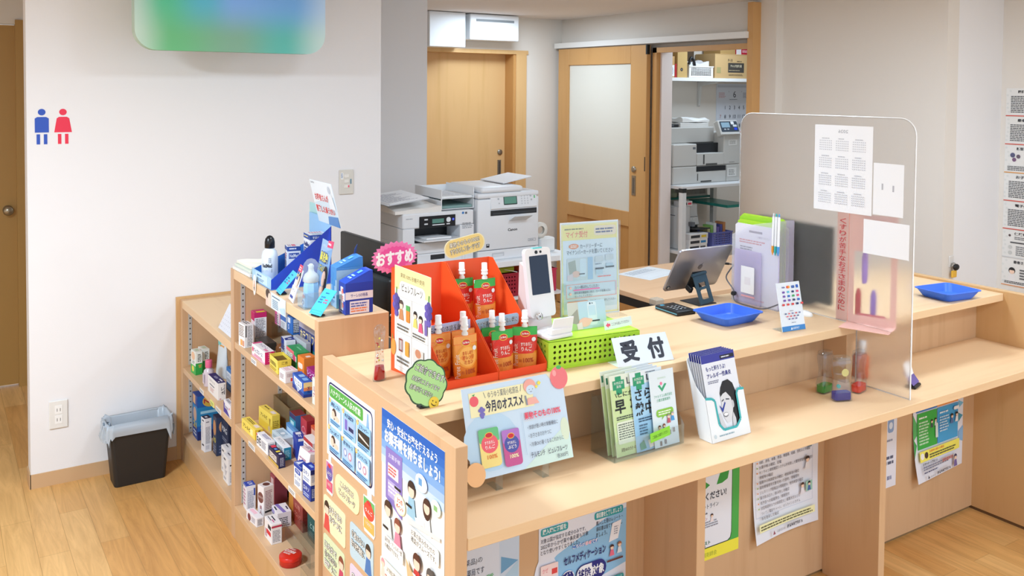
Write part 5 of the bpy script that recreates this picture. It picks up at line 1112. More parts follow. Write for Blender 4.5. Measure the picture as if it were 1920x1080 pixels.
p.ell(0.655, 0.10, 0.062, 0.078, 'F2AFA2').ell(0.66, 0.145, 0.046, 0.055, 'CFE4F6').poly([(0.62, 0.235), (0.70, 0.235), (0.73, 0.31), (0.605, 0.31)], 'F4B6AA').ell(0.645, 0.14, 0.004, 0.005, '6A6A80').ell(0.68, 0.14, 0.004, 0.005, '6A6A80').ell(0.66, 0.165, 0.012, 0.006, '6A6A80', 10, 0, 180).poly([(0.592, 0.2), (0.606, 0.2), (0.612, 0.31), (0.598, 0.31)], '8A94A8')
p.poly([(0.72, 0.10), (0.735, 0.12), (0.72, 0.145), (0.705, 0.12)], 'F4E65A').poly([(0.75, 0.06), (0.77, 0.085), (0.75, 0.115), (0.73, 0.085)], 'F4E65A')
p.text('果物そのもの100%', 0.56, 0.385, 0.085, 'EE4E66', w=0.37, bold=0.025).rect(0.56, 0.48, 0.36, 0.005, 'E6E4E4').rect(0.535, 0.38, 0.003, 0.47, 'A9C4DC')
for i, s_ in enumerate(('・体調が悪い時の栄養補給に', '・お子さまのおやつに', '・冷凍OK! 暑くなるこれからに')): p.text(s_, 0.575, 0.535 + i * 0.095, 0.05, '5A6072', w=(0.31, 0.23, 0.345)[i])
p.text('テルモンテ　ピュレフルーツ', 0.575, 0.835, 0.062, '474C60', w=0.37, bold=0.012).text('各300円', 0.83, 0.915, 0.052, '5A6072', w=0.11)
def flat_pouch(x, y, w, h, top, mid, low, t1, t2, tc):
    p.rrect(x, y, w, h, low, 0.16); p.rrect(x, y, w, h * 0.36, top, 0.16); p.ell(x + w / 2, y + h * 0.4, w * 0.42, h * 0.24, mid); p.ell(x + w / 2, y + h * 0.18, w * 0.2, h * 0.08, 'F0CE4A'); p.ell(x + w / 2, y + h * 0.18, w * 0.17, h * 0.062, 'CE2A38')
    p.text(t1, x + w / 2, y + h * 0.32, h * 0.085, 'FAF3F0', w=w * 0.5, al='c', bold=0.02); p.text(t2, x + w / 2, y + h * 0.43, h * 0.1, 'FAF3F0', w=w * 0.48, al='c', bold=0.02); p.text('100%', x + w * 0.55, y + h * 0.68, h * 0.11, tc, w=w * 0.5, al='c', bold=0.03)
flat_pouch(0.10, 0.47, 0.19, 0.42, '6CC284', 'EE6470', 'F6E08A', 'すりおろし', 'りんご', 'E8904A')
flat_pouch(0.315, 0.53, 0.17, 0.40, 'B47ACB', '4E58A8', 'C85A94', 'すりおろし', 'ぶどう', 'F7ECC0')
p.ell(0.03, 0.93, 0.09, 0.13, 'F4BE86', 20)
b.build('sign_sheet', t)
b = MB(); b.prism(circle(0.027, 24, SW * 0.965, SHh * 0.93, 0.029), 0.001, 0.003, mat('F07C80', 0.4), M=frame_M(o, un, vn)); b.prism(circle(0.008, 14, SW * 0.975, SHh * 1.05, 0.005), 0.001, 0.0035, mat('52B85E', 0.4), M=frame_M(o, un, vn)); b.prism(circle(0.006, 12, SW * 0.92, SHh * 0.99, 0.008), 0.003, 0.0033, mat('F8A8A6', 0.4), M=frame_M(o, un, vn))
tag(b.build('apple_cutout', t), 'pink apple cut from card on the corner')
b = MB().box(0.07, 0.002, 0, 0.09, 0.05, 0.0015, ACRYL).box(0.07, 0.004, 0, 0.09, 0.006, 0.042, ACRYL).box(0.21, 0.002, 0, 0.23, 0.05, 0.0015, ACRYL).box(0.21, 0.004, 0, 0.23, 0.006, 0.042, ACRYL)
b.build('clear_foot', t)
# reception name sign
t = thing('reception_sign', 'white sign with two bold black characters at the counter edge', 'sign', (1.640, 1.981, ZK), -0.125)
u = Vector((1, 0, 0)); v = Vector((-0.0, 0.54, 1)).normalized()
b = MB(); b.prism([(0, 0), (0.192, 0), (0.187, 0.083), (0, 0.084)], -0.0015, 0, mat('DDE6EE', 0.4), M=frame_M((0, 0, 0.001), u, v)); p = b.page((0, 0, 0.001), u, v, 0.187, 0.083)
p.text('受', 0.12, 0.15, 0.70, '2F3440', bold=0.045, w=0.29).text('付', 0.61, 0.15, 0.70, '2F3440', bold=0.045, w=0.29)
b.build('front_plate', t)
MB().box(0.0, 0.004, 0, 0.187, 0.058, 0.0012, mat('E2E8D8', 0.4)).build('foot_plate', t)

# green basket turned over, with holes right through
t = thing('green_basket', 'lime green perforated basket turned upside down on the counter', 'basket', (1.453, 2.062, ZK), -0.09)
GM = mat('B6E33F', 0.35); BW, BD, BH = 0.312, 0.225, 0.083
def holed(b, o, u, v, w, h, nx, nz, r, th, m, mx=0.02, my=0.014):
    """plate with round holes"""
    o, u, v = Vector(o), Vector(u), Vector(v); n = u.cross(v)
    cw, ch = (w - 2 * mx) / nx, (h - 2 * my) / nz; S = 12; vs = []; fs = []
    def V(x, y, z): vs.append(tuple(o + u * x + v * y - n * z)); return len(vs) - 1
    for z, fl in ((0, False), (th, True)):
        for a in ((0, 0, w, my), (0, h - my, w, h), (0, my, mx, h - my), (w - mx, my, w, h - my)):
            f = [V(a[0], a[1], z), V(a[2], a[1], z), V(a[2], a[3], z), V(a[0], a[3], z)]; fs.append(f[::-1] if fl else f)
    for i in range(nx):
        for j in range(nz):
            x0, y0 = mx + i * cw, my + j * ch; cx, cy = x0 + cw / 2, y0 + ch / 2; ring = {}
            for z in (0, th):
                c = [V(cx + r * math.cos(2 * PI * (k + .5) / S - PI * 0.75 - PI / S), cy + r * math.sin(2 * PI * (k + .5) / S - PI * 0.75 - PI / S), z) for k in range(S)]
                q = [V(x0, y0, z), V(x0 + cw, y0, z), V(x0 + cw, y0 + ch, z), V(x0, y0 + ch, z)]; ring[z] = c
                per = S // 4
                for e in range(4):
                    for k in range(per):
                        a, b2 = (e * per + k) % S, (e * per + k + 1) % S
                        f = [q[e], c[b2], c[a]] if k < per else None
                        fs.append(f if z == 0 else f[::-1])
                    f = [q[e], q[(e + 1) % 4], c[((e + 1) * per) % S]]; fs.append(f if z == 0 else f[::-1])
            for k in range(S): fs.append([ring[0][k], ring[0][(k + 1) % S], ring[th][(k + 1) % S], ring[th][k]])
    b.add(vs, fs, m)
b = MB()
holed(b, (0, 0, 0.004), (1, 0, 0), (0, 0.0, 1), BW, BH - 0.008, 17, 4, 0.0044, 0.002, GM, 0.012, 0.006); b.build('basket_wall', t)
b = MB(); holed(b, (0, BD, 0.004), (0, -1, 0), (0, 0, 1), BD, BH - 0.008, 10, 4, 0.0044, 0.002, GM, 0.012, 0.006); b.build('basket_wall', t)
b = MB(); holed(b, (BW, 0, 0.004), (0, 1, 0), (0, 0, 1), BD, BH - 0.008, 10, 4, 0.0044, 0.002, GM, 0.012, 0.006); b.build('basket_wall', t)
MB().box(0.002, BD - 0.002, 0.004, BW - 0.002, BD, BH - 0.004, GM).build('basket_wall', t)
b = MB(); b.box(0.002, 0.002, BH - 0.0045, BW - 0.002, BD - 0.002, BH, GM, 0.003); b.build('basket_base', t)
b = MB()
for a in ((-0.003, -0.003, BW + 0.003, 0.0), (-0.003, BD, BW + 0.003, BD + 0.003), (-0.003, 0, 0, BD), (BW, 0, BW + 0.003, BD)): b.box(a[0], a[1], 0, a[2], a[3], 0.006, GM)
b.build('rim', t)
# card reader on the basket
ZB = ZK + BH + 0.0006
t = thing('card_reader', 'white face scanning card reader with a black screen on the green basket', 'card reader', (1.497, 2.112, ZB), 0.05)
WR = mat('EEEDEF', 0.35)
b = MB(); b.box(-0.045, -0.045, 0, 0.045, 0.105, 0.012, WR, 0.004, seg=2)
b.prism([(0.105, 0.01), (0.105, 0.06), (0.10, 0.20), (0.078, 0.19), (0.058, 0.05), (0.05, 0.01)], -0.043, 0.043, mat('E6DAD8', 0.4), M=frame_M((0, 0, 0), (0, 1, 0), (0, 0, 1)))
b.build('base', t)
u = Vector((1, 0, 0)); v = Vector((0, 0.18, 1)).normalized()
b = MB(); b.prism(rpoly(0.092, 0.20, 0.012, 5, -0.046, 0), -0.016, 0, WR, M=frame_M((0, 0.035, 0.046), u, v)); b.build('head', t)
b = MB(); b.prism(rpoly(0.066, 0.112, 0.002, 2, -0.033, 0.066), 0.0003, 0.0012, mat('1B2A44', 0.12), M=frame_M((0, 0.035, 0.046), u, v)); tag(b.build('screen', t), 'dark screen')
b = MB()
for x in (-0.006, 0.010): b.prism(circle(0.0052 if x < 0 else 0.0038, 14, x, 0.188), 0.0003, 0.0014, mat('17181C', 0.2), M=frame_M((0, 0.035, 0.046), u, v))
b.prism(rpoly(0.034, 0.004, 0.0015, 2, -0.017, 0.198), -0.01, 0.0006, mat('63D6DA', 0.3), M=frame_M((0, 0.035, 0.046), u, v)); b.build('camera', t)
b = MB(); b.prism([(-0.035, 0.004), (0.04, 0.004), (0.04, 0.05), (-0.028, 0.05)], -0.004, 0, WR, M=frame_M((0.006, -0.035, 0.008), (1, -0.05, 0), (0, -0.18, 1)))
b.box(-0.034, -0.043, 0.012, 0.044, -0.02, 0.03, WR, 0.003); b.build('card_slot', t)
b = MB(); b.lathe([(0.011, 0), (0.011, 0.003), (0.006, 0.004)], mat('C9C6C4', 0.2, 0.6), 18, M=frame_M((-0.022, 0.028, 0.052), u, v)); b.lathe([(0.004, 0.0035), (0.001, 0.0045)], mat('222'*2, 0.2), 10, M=frame_M((-0.022, 0.028, 0.052), u, v)); b.build('sensor', t)
# photo card and slip
t = thing('photo_card', 'clear photo card showing a hand at the card reader on the green basket', 'card', (1.567, 2.118, ZB), -0.08)
u = Vector((1, 0, 0)); v = Vector((0, 0.22, 1)).normalized(); b = MB(); b.prism([(0, 0), (0.132, 0), (0.132, 0.080), (0, 0.080)], -0.001, 0, mat('B9D4E0', 0.3), M=frame_M((0, 0, 0.001), u, v)); p = b.page((0, 0, 0.001), u, v, 0.132, 0.08)
p.rect(0, 0, 0.5, 1, 'CFCFC6').poly([(0.06, 0.5), (0.26, 0.25), (0.28, 0.75), (0.1, 0.85)], 'A3A096').rect(0.28, 0.0, 0.72, 1, 'BCD8E8').rrect(0.52, 0.04, 0.24, 0.85, 'D9EAF4', 0.2).disc(0.6, 0.1, 0.02, '3A4450').disc(0.66, 0.1, 0.014, '3A4450').rrect(0.55, 0.18, 0.18, 0.36, 'C4DEEE', 0.1).rect(0.56, 0.72, 0.26, 0.05, '3A4048')
p.ell(0.42, 0.76, 0.16, 0.17, 'F2C3B4').poly([(0.5, 0.62), (0.62, 0.66), (0.62, 0.76), (0.5, 0.84)], 'F2C3B4').poly([(0.2, 0.8), (0.34, 0.74), (0.36, 1), (0.22, 1)], 'E9DADC').poly([(0, 0.7), (0.2, 0.8), (0.2, 1), (0, 1)], 'A8CE84')
b.build('photo_front', t)
MB().box(0, 0.001, 0, 0.132, 0.03, 0.001, ACRYL).build('foot', t)
t = card('arrow_slip', 'paper slip with a red arrow beside the photo card', 'slip', (1.663, 2.072, ZB), (1, -0.05, 0.05), Vector((-0.05, 0.2, 1)) , 0.1, 0.026, 'E4EEF0', lambda p: (p.poly([(0.05, 0.5), (0.14, 0.2), (0.14, 0.36), (0.21, 0.36), (0.21, 0.64), (0.14, 0.64), (0.14, 0.8)], 'F0587A'), p.text('ここから出してください', 0.26, 0.32, 0.34, '4A4E58', w=0.64)))
# notice for the card reader
t = thing('reader_notice', 'white A4 notice with a yellow heading behind the card reader', 'notice', (1.632, 2.248, ZB), -0.12)
u = Vector((1, 0, 0)); v = Vector((0, 0.05, 1)).normalized(); NW, NH = 0.211, 0.294
b = MB(); b.prism([(0, 0), (NW, 0), (NW, NH), (0, NH)], -0.002, 0, mat('E2EAF4', 0.35), M=frame_M((0, 0, 0.001), u, v)); p = b.page((0, 0, 0.001), u, v, NW, NH)
p.rect(0.015, 0.02, 0.97, 0.17, 'F6E694').frame(0.015, 0.02, 0.97, 0.965, 0.022, 'F4EAB0').lines(0.07, 0.06, 0.42, 0.025, 1, '8A8460').text('マイナ受付', 0.09, 0.095, 0.07, 'F0826A', w=0.37, bold=0.015).rrect(0.57, 0.05, 0.39, 0.105, 'F4DFC4', 0.3).lines(0.6, 0.07, 0.33, 0.065, 2, '6A6A8A')
p.ell(0.22, 0.255, 0.085, 0.028, 'F0905A').lines(0.165, 0.24, 0.11, 0.03, 2, 'FBEFE6').text('カードリーダーに', 0.33, 0.235, 0.048, '33384A', w=0.38).text('マイナンバーカードを置いてください', 0.10, 0.295, 0.048, '33384A', w=0.80)
p.rect(0.1, 0.38, 0.44, 0.235, 'D6DCE0').poly([(0.12, 0.42), (0.24, 0.4), (0.26, 0.52), (0.14, 0.55)], 'A9ACA2').rrect(0.32, 0.39, 0.11, 0.19, 'DDE9F4', 0.2).rect(0.45, 0.38, 0.09, 0.235, 'A9C8E6').ell(0.25, 0.55, 0.07, 0.035, 'F0C2B2').rect(0.3, 0.545, 0.1, 0.012, '3A4048').poly([(0.1, 0.56), (0.2, 0.54), (0.2, 0.615), (0.1, 0.615)], 'E8D4D8')
for (x, y) in ((0.58, 0.375), (0.76, 0.365)): p.rrect(x, y, 0.14, 0.06, 'D4DAE0', 0.1)
p.rect(0.58, 0.50, 0.15, 0.018, '3A4048').rect(0.76, 0.49, 0.15, 0.018, '3A4048').rect(0.59, 0.52, 0.12, 0.05, 'C4DAEA').rect(0.77, 0.46, 0.12, 0.03, 'C4DAEA').lines(0.58, 0.45, 0.14, 0.02, 1, '8A94A4').lines(0.62, 0.585, 0.3, 0.02, 1, 'F08A8A')
p.frame(0.08, 0.655, 0.86, 0.15, 0.007, 'F0A09A').disc(0.15, 0.69, 0.02, 'F4C0BC').disc(0.15, 0.755, 0.02, 'F4C0BC').text('カバー等は外してください', 0.22, 0.672, 0.034, '4A5064', w=0.42).rect(0.2, 0.712, 0.45, 0.012, 'F078B8').text('顔写真を機器側に向け、カードを挿入口に', 0.22, 0.735, 0.028, '5A6074', w=0.62).text('セットしてください', 0.22, 0.77, 0.028, '5A6074', w=0.3)
p.rrect(0.09, 0.835, 0.36, 0.04, 'F0A07A', 0.4).lines(0.12, 0.845, 0.3, 0.02, 1, 'FBEFE6').text('画面の案内に従って操作してください', 0.48, 0.835, 0.026, '5A6074', w=0.44)
b.build('notice_sheet', t)
MB().box(0, -0.05, -0.0002, NW, 0.0, 0.001, ACRYL).box(-0.001, 0.0012, 0.0, NW + 0.001, 0.0035, NH, ACRYL).build('clear_holder', t)
# ------------------------------------------------------------------ payment things, tablet, file stand
TRM = mat('3F74E8', 0.42)
def coin_tray(label, loc, rz, w=0.196, d=0.162):
    t = thing('coin_tray', label, 'tray', loc, rz); h = 0.034
    def ring(sx, sy, z, r): return [(x, y, z) for x, y in rpoly(sx, sy, r, 5, -sx / 2, -sy / 2)]
    b = MB()
    b.loft([ring(w * 0.74, d * 0.72, 0, 0.02), ring(w * 0.80, d * 0.78, 0.006, 0.022), ring(w * 0.96, d * 0.95, h - 0.003, 0.022), ring(w, d, h - 0.003, 0.020), ring(w, d, h, 0.020), ring(w * 0.95, d * 0.94, h, 0.021), ring(w * 0.78, d * 0.76, 0.006, 0.021), ring(w * 0.72, d * 0.70, 0.0025, 0.019)], TRM, False, True)
    b.build('tray_body', t); return t
coin_tray('blue plastic coin tray between the tablet and the payment logo stand', (2.305, 2.200, ZK), 0.03)
coin_tray('blue plastic coin tray on the far end of the counter beyond the frosted screen', (3.303, 2.012, ZK), -0.12)
# keypad
t = thing('card_keypad', 'small black card keypad beside the tablet stand', 'keypad', (2.236, 2.388, ZK), -0.05)
b = MB(); b.box(-0.043, -0.062, 0, 0.043, 0.062, 0.016, mat('1D1F20', 0.4), 0.004, seg=2); b.build('keypad_body', t)
b = MB(); p = b.page((-0.043, -0.062, 0.0161), (1, 0, 0), (0, 1, 0), 0.086, 0.124); p.k = 0
p.rrect(0.12, 0.10, 0.2, 0.1, '4FB4D8', 0.3)
for r in range(4):
    for c in range(3): p.rect(0.2 + c * 0.22, 0.36 + r * 0.13, 0.1, 0.045, 'B9BDBE')
b.build('keys', t)
MB().box(-0.0434, -0.06, 0.005, -0.0428, 0.06, 0.009, mat('5A9CB0', 0.3)).build('side_stripe', t)
# tablet on its folding stand
t = thing('tablet', 'silver tablet seen from behind, leaning on its folding stand', 'tablet', (2.43, 2.517, 0.945))
TW, TH = 0.268, 0.19
u = Vector((1, -0.019, 0)).normalized(); v = Vector((0, -0.482, 0.876)).normalized()
b = MB(); b.prism(rpoly(TW, TH, 0.014, 6, -TW / 2, 0), -0.007, 0, mat('B4B4BC', 0.28, 0.75), M=frame_M((0, 0, 0), u, v)); b.build('tablet_body', t)
b = MB(); b.prism(rpoly(TW - 0.008, TH - 0.008, 0.011, 6, -TW / 2 + 0.004, 0.004), -0.0078, -0.0071, mat('16181C', 0.1), M=frame_M((0, 0, 0), u, v)); b.build('screen', t)
b = MB(); b.prism(circle(0.0085, 18, -TW / 2 + 0.017, 0.017), 0.0002, 0.0026, mat('3A3C42', 0.2, 0.3), M=frame_M((0, 0, 0), u, v)); b.prism(circle(0.0055, 14, -TW / 2 + 0.017, 0.017), 0.0026, 0.003, mat('C8CAD2', 0.15, 0.7), M=frame_M((0, 0, 0), u, v)); b.build('camera_lens', t)
b = MB(); b.prism(circle(0.011, 20, 0.004, 0.102, 0.012), 0.0002, 0.0006, mat('77777F', 0.25, 0.7), M=frame_M((0, 0, 0), u, v)); b.prism([(0.006, 0.114), (0.013, 0.122), (0.008, 0.112)], 0.0002, 0.0006, mat('77777F', 0.25, 0.7), M=frame_M((0, 0, 0), u, v)); b.build('emblem', t)
SB = mat('35505F', 0.4, 0.3)
t = thing('tablet_stand', 'dark blue folding stand with a slotted arm holding the silver tablet', 'stand', (2.408, 2.40, ZK))
b = MB(); w2 = 0.034; u = Vector((1, 0, 0)); a = Vector((-0.10, 0.34, 1)).normalized(); L = 0.114
un = (u - a * u.dot(a)).normalized()
M = frame_M((0, 0, 0.0065), un, a)
for r in ((-w2, 0, -w2 * 0.52, L), (w2 * 0.52, 0, w2, L), (-w2 * 0.52, 0, w2 * 0.52, 0.016), (-w2 * 0.52, L - 0.036, w2 * 0.52, L), (-w2 * 0.52, 0.052, w2 * 0.52, 0.062)):
    b.box(r[0], r[1], -0.004, r[2], r[3], 0.0, SB, M=M)
b.build('arm', t)
MB().box(-0.045, -0.002, 0, 0.045, 0.10, 0.003, mat('23292E', 0.4), 0.001).build('base_plate', t)
top = Vector((0, 0, 0.002)) + a * L
b = MB(); b.cyl(tuple(top - un * 0.035), tuple(top + un * 0.035), 0.0065, SB, 12); b.build('hinge', t)
b = MB(); c = top + Vector((0.0, 0.002, 0.002)); dn = Vector((0, 0.482, -0.876)).normalized(); nrm = Vector((0, -0.876, -0.482)).normalized()
M = frame_M(c, u, dn)
b.box(-0.03, -0.006, 0.002, 0.03, 0.070, 0.005, mat('23262A', 0.45), M=M)
for s_ in (-0.03, 0.016): b.box(s_, 0.052, -0.022, s_ + 0.014, 0.074, 0.004, mat('1D2024', 0.45), 0.002, M=M)
b.build('cradle', t)
# charging cable with its tie, mouse
b = MB(); b.tube([(2.583, 2.462, 1.031), (2.582, 2.44, 1.030), (2.562, 2.438, 1.015), (2.532, 2.428, 0.988), (2.530, 2.388, 0.950), (2.529, 2.388, 0.928), (2.526, 2.372, 0.9105), (2.515, 2.30, 0.9105), (2.512, 2.225, 0.915), (2.518, 2.160, 0.945), (2.555, 2.150, 0.957), (2.592, 2.150, 0.945), (2.610, 2.148, 0.92), (2.606, 2.138, 0.9105)], 0.0026, mat('6B6A70', 0.45))
t = thing('charging_cable', 'grey charging cable looping from the tablet to the file stand', 'cable', (0, 0, 0))
b.build('cord', t)
MB().cyl((2.5725, 2.482, 1.031), (2.584, 2.464, 1.031), 0.0045, mat('1C1C20', 0.4), 10).build('plug', t)
b = MB(); b.box(-0.013, -0.008, -0.007, 0.013, 0.008, 0.007, mat('1A1B1E', 0.6), 0.003); b.build('cable_tie', t, (2.530, 2.387, 0.938), (0.2, 0.1, 0.5))
# clear file stand with folders and pens
t = thing('file_stand', 'milky plastic file stand holding papers in front of the frosted screen', 'file stand', (2.548, 2.193, ZK), 0.0)
FW, FD, FH = 0.082, 0.225, 0.325
b = MB(); b.box(0, 0, 0, FW, FD, 0.002, PVC); b.build('stand_floor', t)
b = MB(); b.prism([(0, 0.002), (FD, 0.002), (FD, 0.25), (0.12, 0.30), (0.0, FH)], 0, 0.0015, PVC, M=frame_M((0.0015, 0, 0), (0, 1, 0), (0, 0, 1))); b.build('side_wall', t)
b = MB(); b.box(FW - 0.0015, 0, 0.002, FW, FD, FH - 0.005, PVC); b.build('side_wall', t)
b = MB(); b.box(0.0016, 0, 0.002, FW - 0.0016, 0.0015, FH, PVCL); b.build('front_wall', t)
b = MB(); b.box(0.0016, FD - 0.0015, 0.002, FW - 0.0016, FD, 0.25, PVC); b.build('back_wall', t)
def sheet_in_file(name, label, x, z, h, c, paint=None, cat='folder', y0=0.006, y1=0.219, sh=0.0):
    b = MB(); poly = [(0, 0), (y1 - y0, 0), (y1 - y0, h - sh), (y1 - y0 - 0.012, h - sh + 0.008), (0.012, h + 0.008), (0, h)]
    # seen face looks to -X
    b.prism([(-(p[0]), p[1]) for p in poly][::-1], -0.0010, 0, mat(c, 0.45), M=frame_M((0, 0, 0), (0, -1, 0), (0, 0, 1)))
    if paint:
        p = b.page((0, y1 - y0, 0), (0, -1, 0), (0, 0, 1), y1 - y0, h); paint(p)
    return solo(b, name, label, cat, (2.548 + x, 2.193 + y0, ZK + z))
def pf(p):
    p.rect(0.32, 0.05, 0.3, 0.028, '6A6078').text('ご確認ください', 0.5, 0.11, 0.03, '4A4A70', w=0.28).lines(0.1, 0.17, 0.62, 0.06, 2, 'D0606A').lines(0.12, 0.26, 0.3, 0.06, 2, '6A6A78').rect(0.08, 0.94, 0.6, 0.02, 'EBB0B4')
sheet_in_file('paper_sheet', 'white printed sheet at the front of the milky file stand', 0.012, 0.0025, 0.285, 'ECEAF2', pf, 'paper')
for i, (x, h, c) in enumerate(((0.024, 0.298, 'B8E83C'), (0.034, 0.312, 'A6E03A'), (0.044, 0.318, 'C4EE4A'))):
    sheet_in_file('plastic_folder', ['front', 'middle', 'rear'][i] + ' one of the lime green folders in the milky file stand', x, 0.0025, h, c)
sheet_in_file('paper_sheet', 'grey white sheet standing last in the milky file stand', 0.060, 0.0025, 0.29, 'D5DCE2', None, 'paper')
# pouch of leaflets with a pink and a lilac pen
def pp(p):
    p.rrect(0.28, 0.3, 0.5, 0.5, 'F2F2F4', 0.05).rect(0.3, 0.84, 0.5, 0.03, 'E8A8AE')
    p.rect(0.42, 0.5, 0.22, 0.14, 'E8E4E8')
b = MB(); b.box(0, 0, 0, 0.003, 0.13, 0.20, PVCL); p = b.page((0, 0.13, 0), (0, -1, 0), (0, 0, 1), 0.13, 0.2); pp(p)
solo(b, 'leaflet_pouch', 'lilac leaflet pouch on the flank of the milky file stand', 'pouch', (2.5415, 2.27, ZK + 0.0005))
for i, (dx, c, n) in enumerate(((0, 'F2A23C', 'orange'), (1, '35B8B0', 'turquoise'), (2, '4A9CDC', 'blue'))):
    t = thing('ballpoint_pen', 'white pen with ' + ('an ' if n[0] == 'o' else 'a ') + n + ' grip clipped to the corner of the file stand', 'pen', (2.538, 2.212 - 0.0125 * dx, ZK + 0.215), (0.02, 0.0, 0))
    MB().lathe([(0.0045, 0.022), (0.0048, 0.03), (0.0048, 0.125), (0.004, 0.128)], mat('F2F4F6', 0.3), 12).build('barrel', t)
    MB().lathe([(0.0012, -0.012), (0.003, -0.004), (0.0047, 0.0), (0.0047, 0.0218)], mat(c, 0.35), 12).build('grip', t)
    MB().lathe([(0.0028, 0.1282), (0.0028, 0.138), (0.001, 0.139)], mat(c if i != 0 else 'DDE4EA', 0.35), 10).build('push_button', t)
b = MB(); b.lathe([(0.024, 0), (0.026, 0.004), (0.023, 0.012), (0.012, 0.017), (0.001, 0.018)], mat('F0F0EE', 0.3), 22, sx=0.75, sy=1.2)
solo(b, 'computer_mouse', 'white rounded mouse behind the payment logo stand', 'mouse', (2.592, 2.108, ZK))
# payment logo stand
t = thing('payment_sign', 'clear L-shaped stand showing rows of payment logos', 'sign', (2.344, 1.994, ZK), -0.10)
u = Vector((1, 0, 0)); v = Vector((0, 0.22, 0.975)).normalized(); PW_, PH_ = 0.101, 0.158
b = MB(); b.prism([(0, 0), (PW_, 0), (PW_, PH_), (0, PH_)], -0.0025, 0, mat('E4ECF4', 0.3), M=frame_M((0, 0, 0.001), u, v)); p = b.page((0, 0, 0.001), u, v, PW_, PH_)
p.rect(0, 0.895, 1, 0.105, '3F88CE').text('AIRPAY', 0.44, 0.925, 0.05, 'EEF4FA', w=0.3).poly([(0.36, 0.975), (0.41, 0.92), (0.44, 0.975)], 'EEF4FA')
R = random.Random(8)
p.text('VISA', 0.2, 0.085, 0.032, '2A3C9C', w=0.15, bold=0.03).disc(0.45, 0.1, 0.045, 'E84A3A').disc(0.51, 0.1, 0.045, 'F0A03A').rrect(0.62, 0.075, 0.14, 0.055, '4A6AB0', 0.3).rrect(0.82, 0.065, 0.1, 0.065, '2A62C4', 0.2)
for r in range(4):
    for c in range(4 + (r == 3)):
        col = R.choice(['2F6FC4', '44A862', 'E0507E', '7A5AB0', 'E8A03A', '58B8D8', '2E3A6A', 'D84A4A']); p.rrect(0.2 + c * 0.2 - (0.08 if r == 3 else 0), 0.18 + r * 0.085, 0.11, 0.042, col, 0.35)
p.lines(0.4, 0.58, 0.2, 0.02, 1, '8A8A9A')
for r in range(3):
    for c in range(5 - r): p.rrect(0.17 + c * 0.15 + r * 0.06, 0.63 + r * 0.055, 0.075, 0.026, R.choice(['D84A4A', 'E06A7A', 'B03A5A', '6A6AA0', '44608C']), 0.3)
p.lines(0.4, 0.82, 0.24, 0.02, 1, '6A7A9A')
b.build('upright', t)
MB().box(0, 0.002, 0, PW_, 0.048, 0.0018, ACRYL).build('foot', t)

# ------------------------------------------------------------------ frosted partition
XG = 2.6405
poly = []
y0, yc, y1 = 1.728, 1.9325, 2.47; zb, zc_, zt = 0.7072, 0.9066, 1.613; r = 0.055
poly = [(y0, zb), (yc, zb), (yc, zc_), (y1, zc_)]
poly += [(y1 - r + r * math.cos(math.radians(a)), zt - r + r * math.sin(math.radians(a))) for a in range(0, 91, 15)]
poly += [(y0 + r + r * math.cos(math.radians(a)), zt - r + r * math.sin(math.radians(a))) for a in range(90, 181, 15)]
b = MB(); n_ = len(poly)
for x_, m_, fl in ((XG, FROSTF, True), (XG + 0.005, FROST, False)): b.add([(x_, y, z) for y, z in poly], [list(range(n_))[::-1] if fl else list(range(n_))], m_)
b.add([(XG, y, z) for y, z in poly] + [(XG + 0.005, y, z) for y, z in poly], [(i, (i + 1) % n_, n_ + (i + 1) % n_, n_ + i) for i in range(n_)], FROST)
t = thing('partition_screen', 'tall frosted acrylic screen standing across the counter and ledge', 'screen', (0, 0, 0)); b.build('frosted_panel', t)
e = MB(); EM = mat('F2F2F2', 0.15)
pts = [(XG + 0.0025, y, z) for y, z in poly]
for i in range(len(pts)):
    a, c = Vector(pts[i]), Vector(pts[(i + 1) % len(pts)])
    e.cyl(tuple(a), tuple(c), 0.0024, EM, 6)
e.build('polished_edge', t)
def back_sheet(label, ytop0, ytop1, z0, z1, paint=None, name='paper_sheet', cat='paper'):
    """sheet taped to the near face of the screen"""
    w = ytop1 - ytop0; b = MB(); b.box(-0.0006, 0, 0, 0, w, z1 - z0, mat('F4F6FA', 0.6)); p = b.page((-0.0006, w, 0), (0, -1, 0), (0, 0, 1), w, z1 - z0)
    if paint: paint(p)
    return solo(b, name, label, cat, (XG - 0.0004, ytop0, z0))
def pcal(p):
    p.k += 1; n0 = len(p.mb.v)
    p.text('2026', 0.5, 0.05, 0.04, 'B4B6BE', w=0.17, al='c', bold=0.015)
    # seen from the back: mirror the writing about its own middle
    for i in range(n0, len(p.mb.v)):
        x, y, z = p.mb.v[i]; m = p.W * 0.5; p.mb.v[i] = (x, 2 * m - y, z)
    for r in range(4):
        for c in range(3):
            x, y = 0.09 + c * 0.29, 0.15 + r * 0.205; p.lines(x + 0.04, y, 0.14, 0.015, 1, 'B9BBC4', seed=r * 3 + c)
            p.k += 1
            for i in range(5):
                for j in range(7): p.poly([(x + j * 0.033, y + 0.03 + i * 0.026), (x + j * 0.033 + 0.018, y + 0.03 + i * 0.026), (x + j * 0.033 + 0.018, y + 0.04 + i * 0.026), (x + j * 0.033, y + 0.04 + i * 0.026)], 'C6C8D0', False)
back_sheet('white calendar sheet taped to the frosted screen, its print showing through reversed', 1.883, 2.118, 1.283, 1.582, pcal, 'calendar_sheet', 'calendar')
back_sheet('upright blank sheet with two short tape marks on the frosted screen', 1.766, 1.878, 1.291, 1.463, lambda p: p.rect(0.28, 0.39, 0.055, 0.12, 'B9BAC2').rect(0.64, 0.41, 0.055, 0.12, 'B9BAC2'))
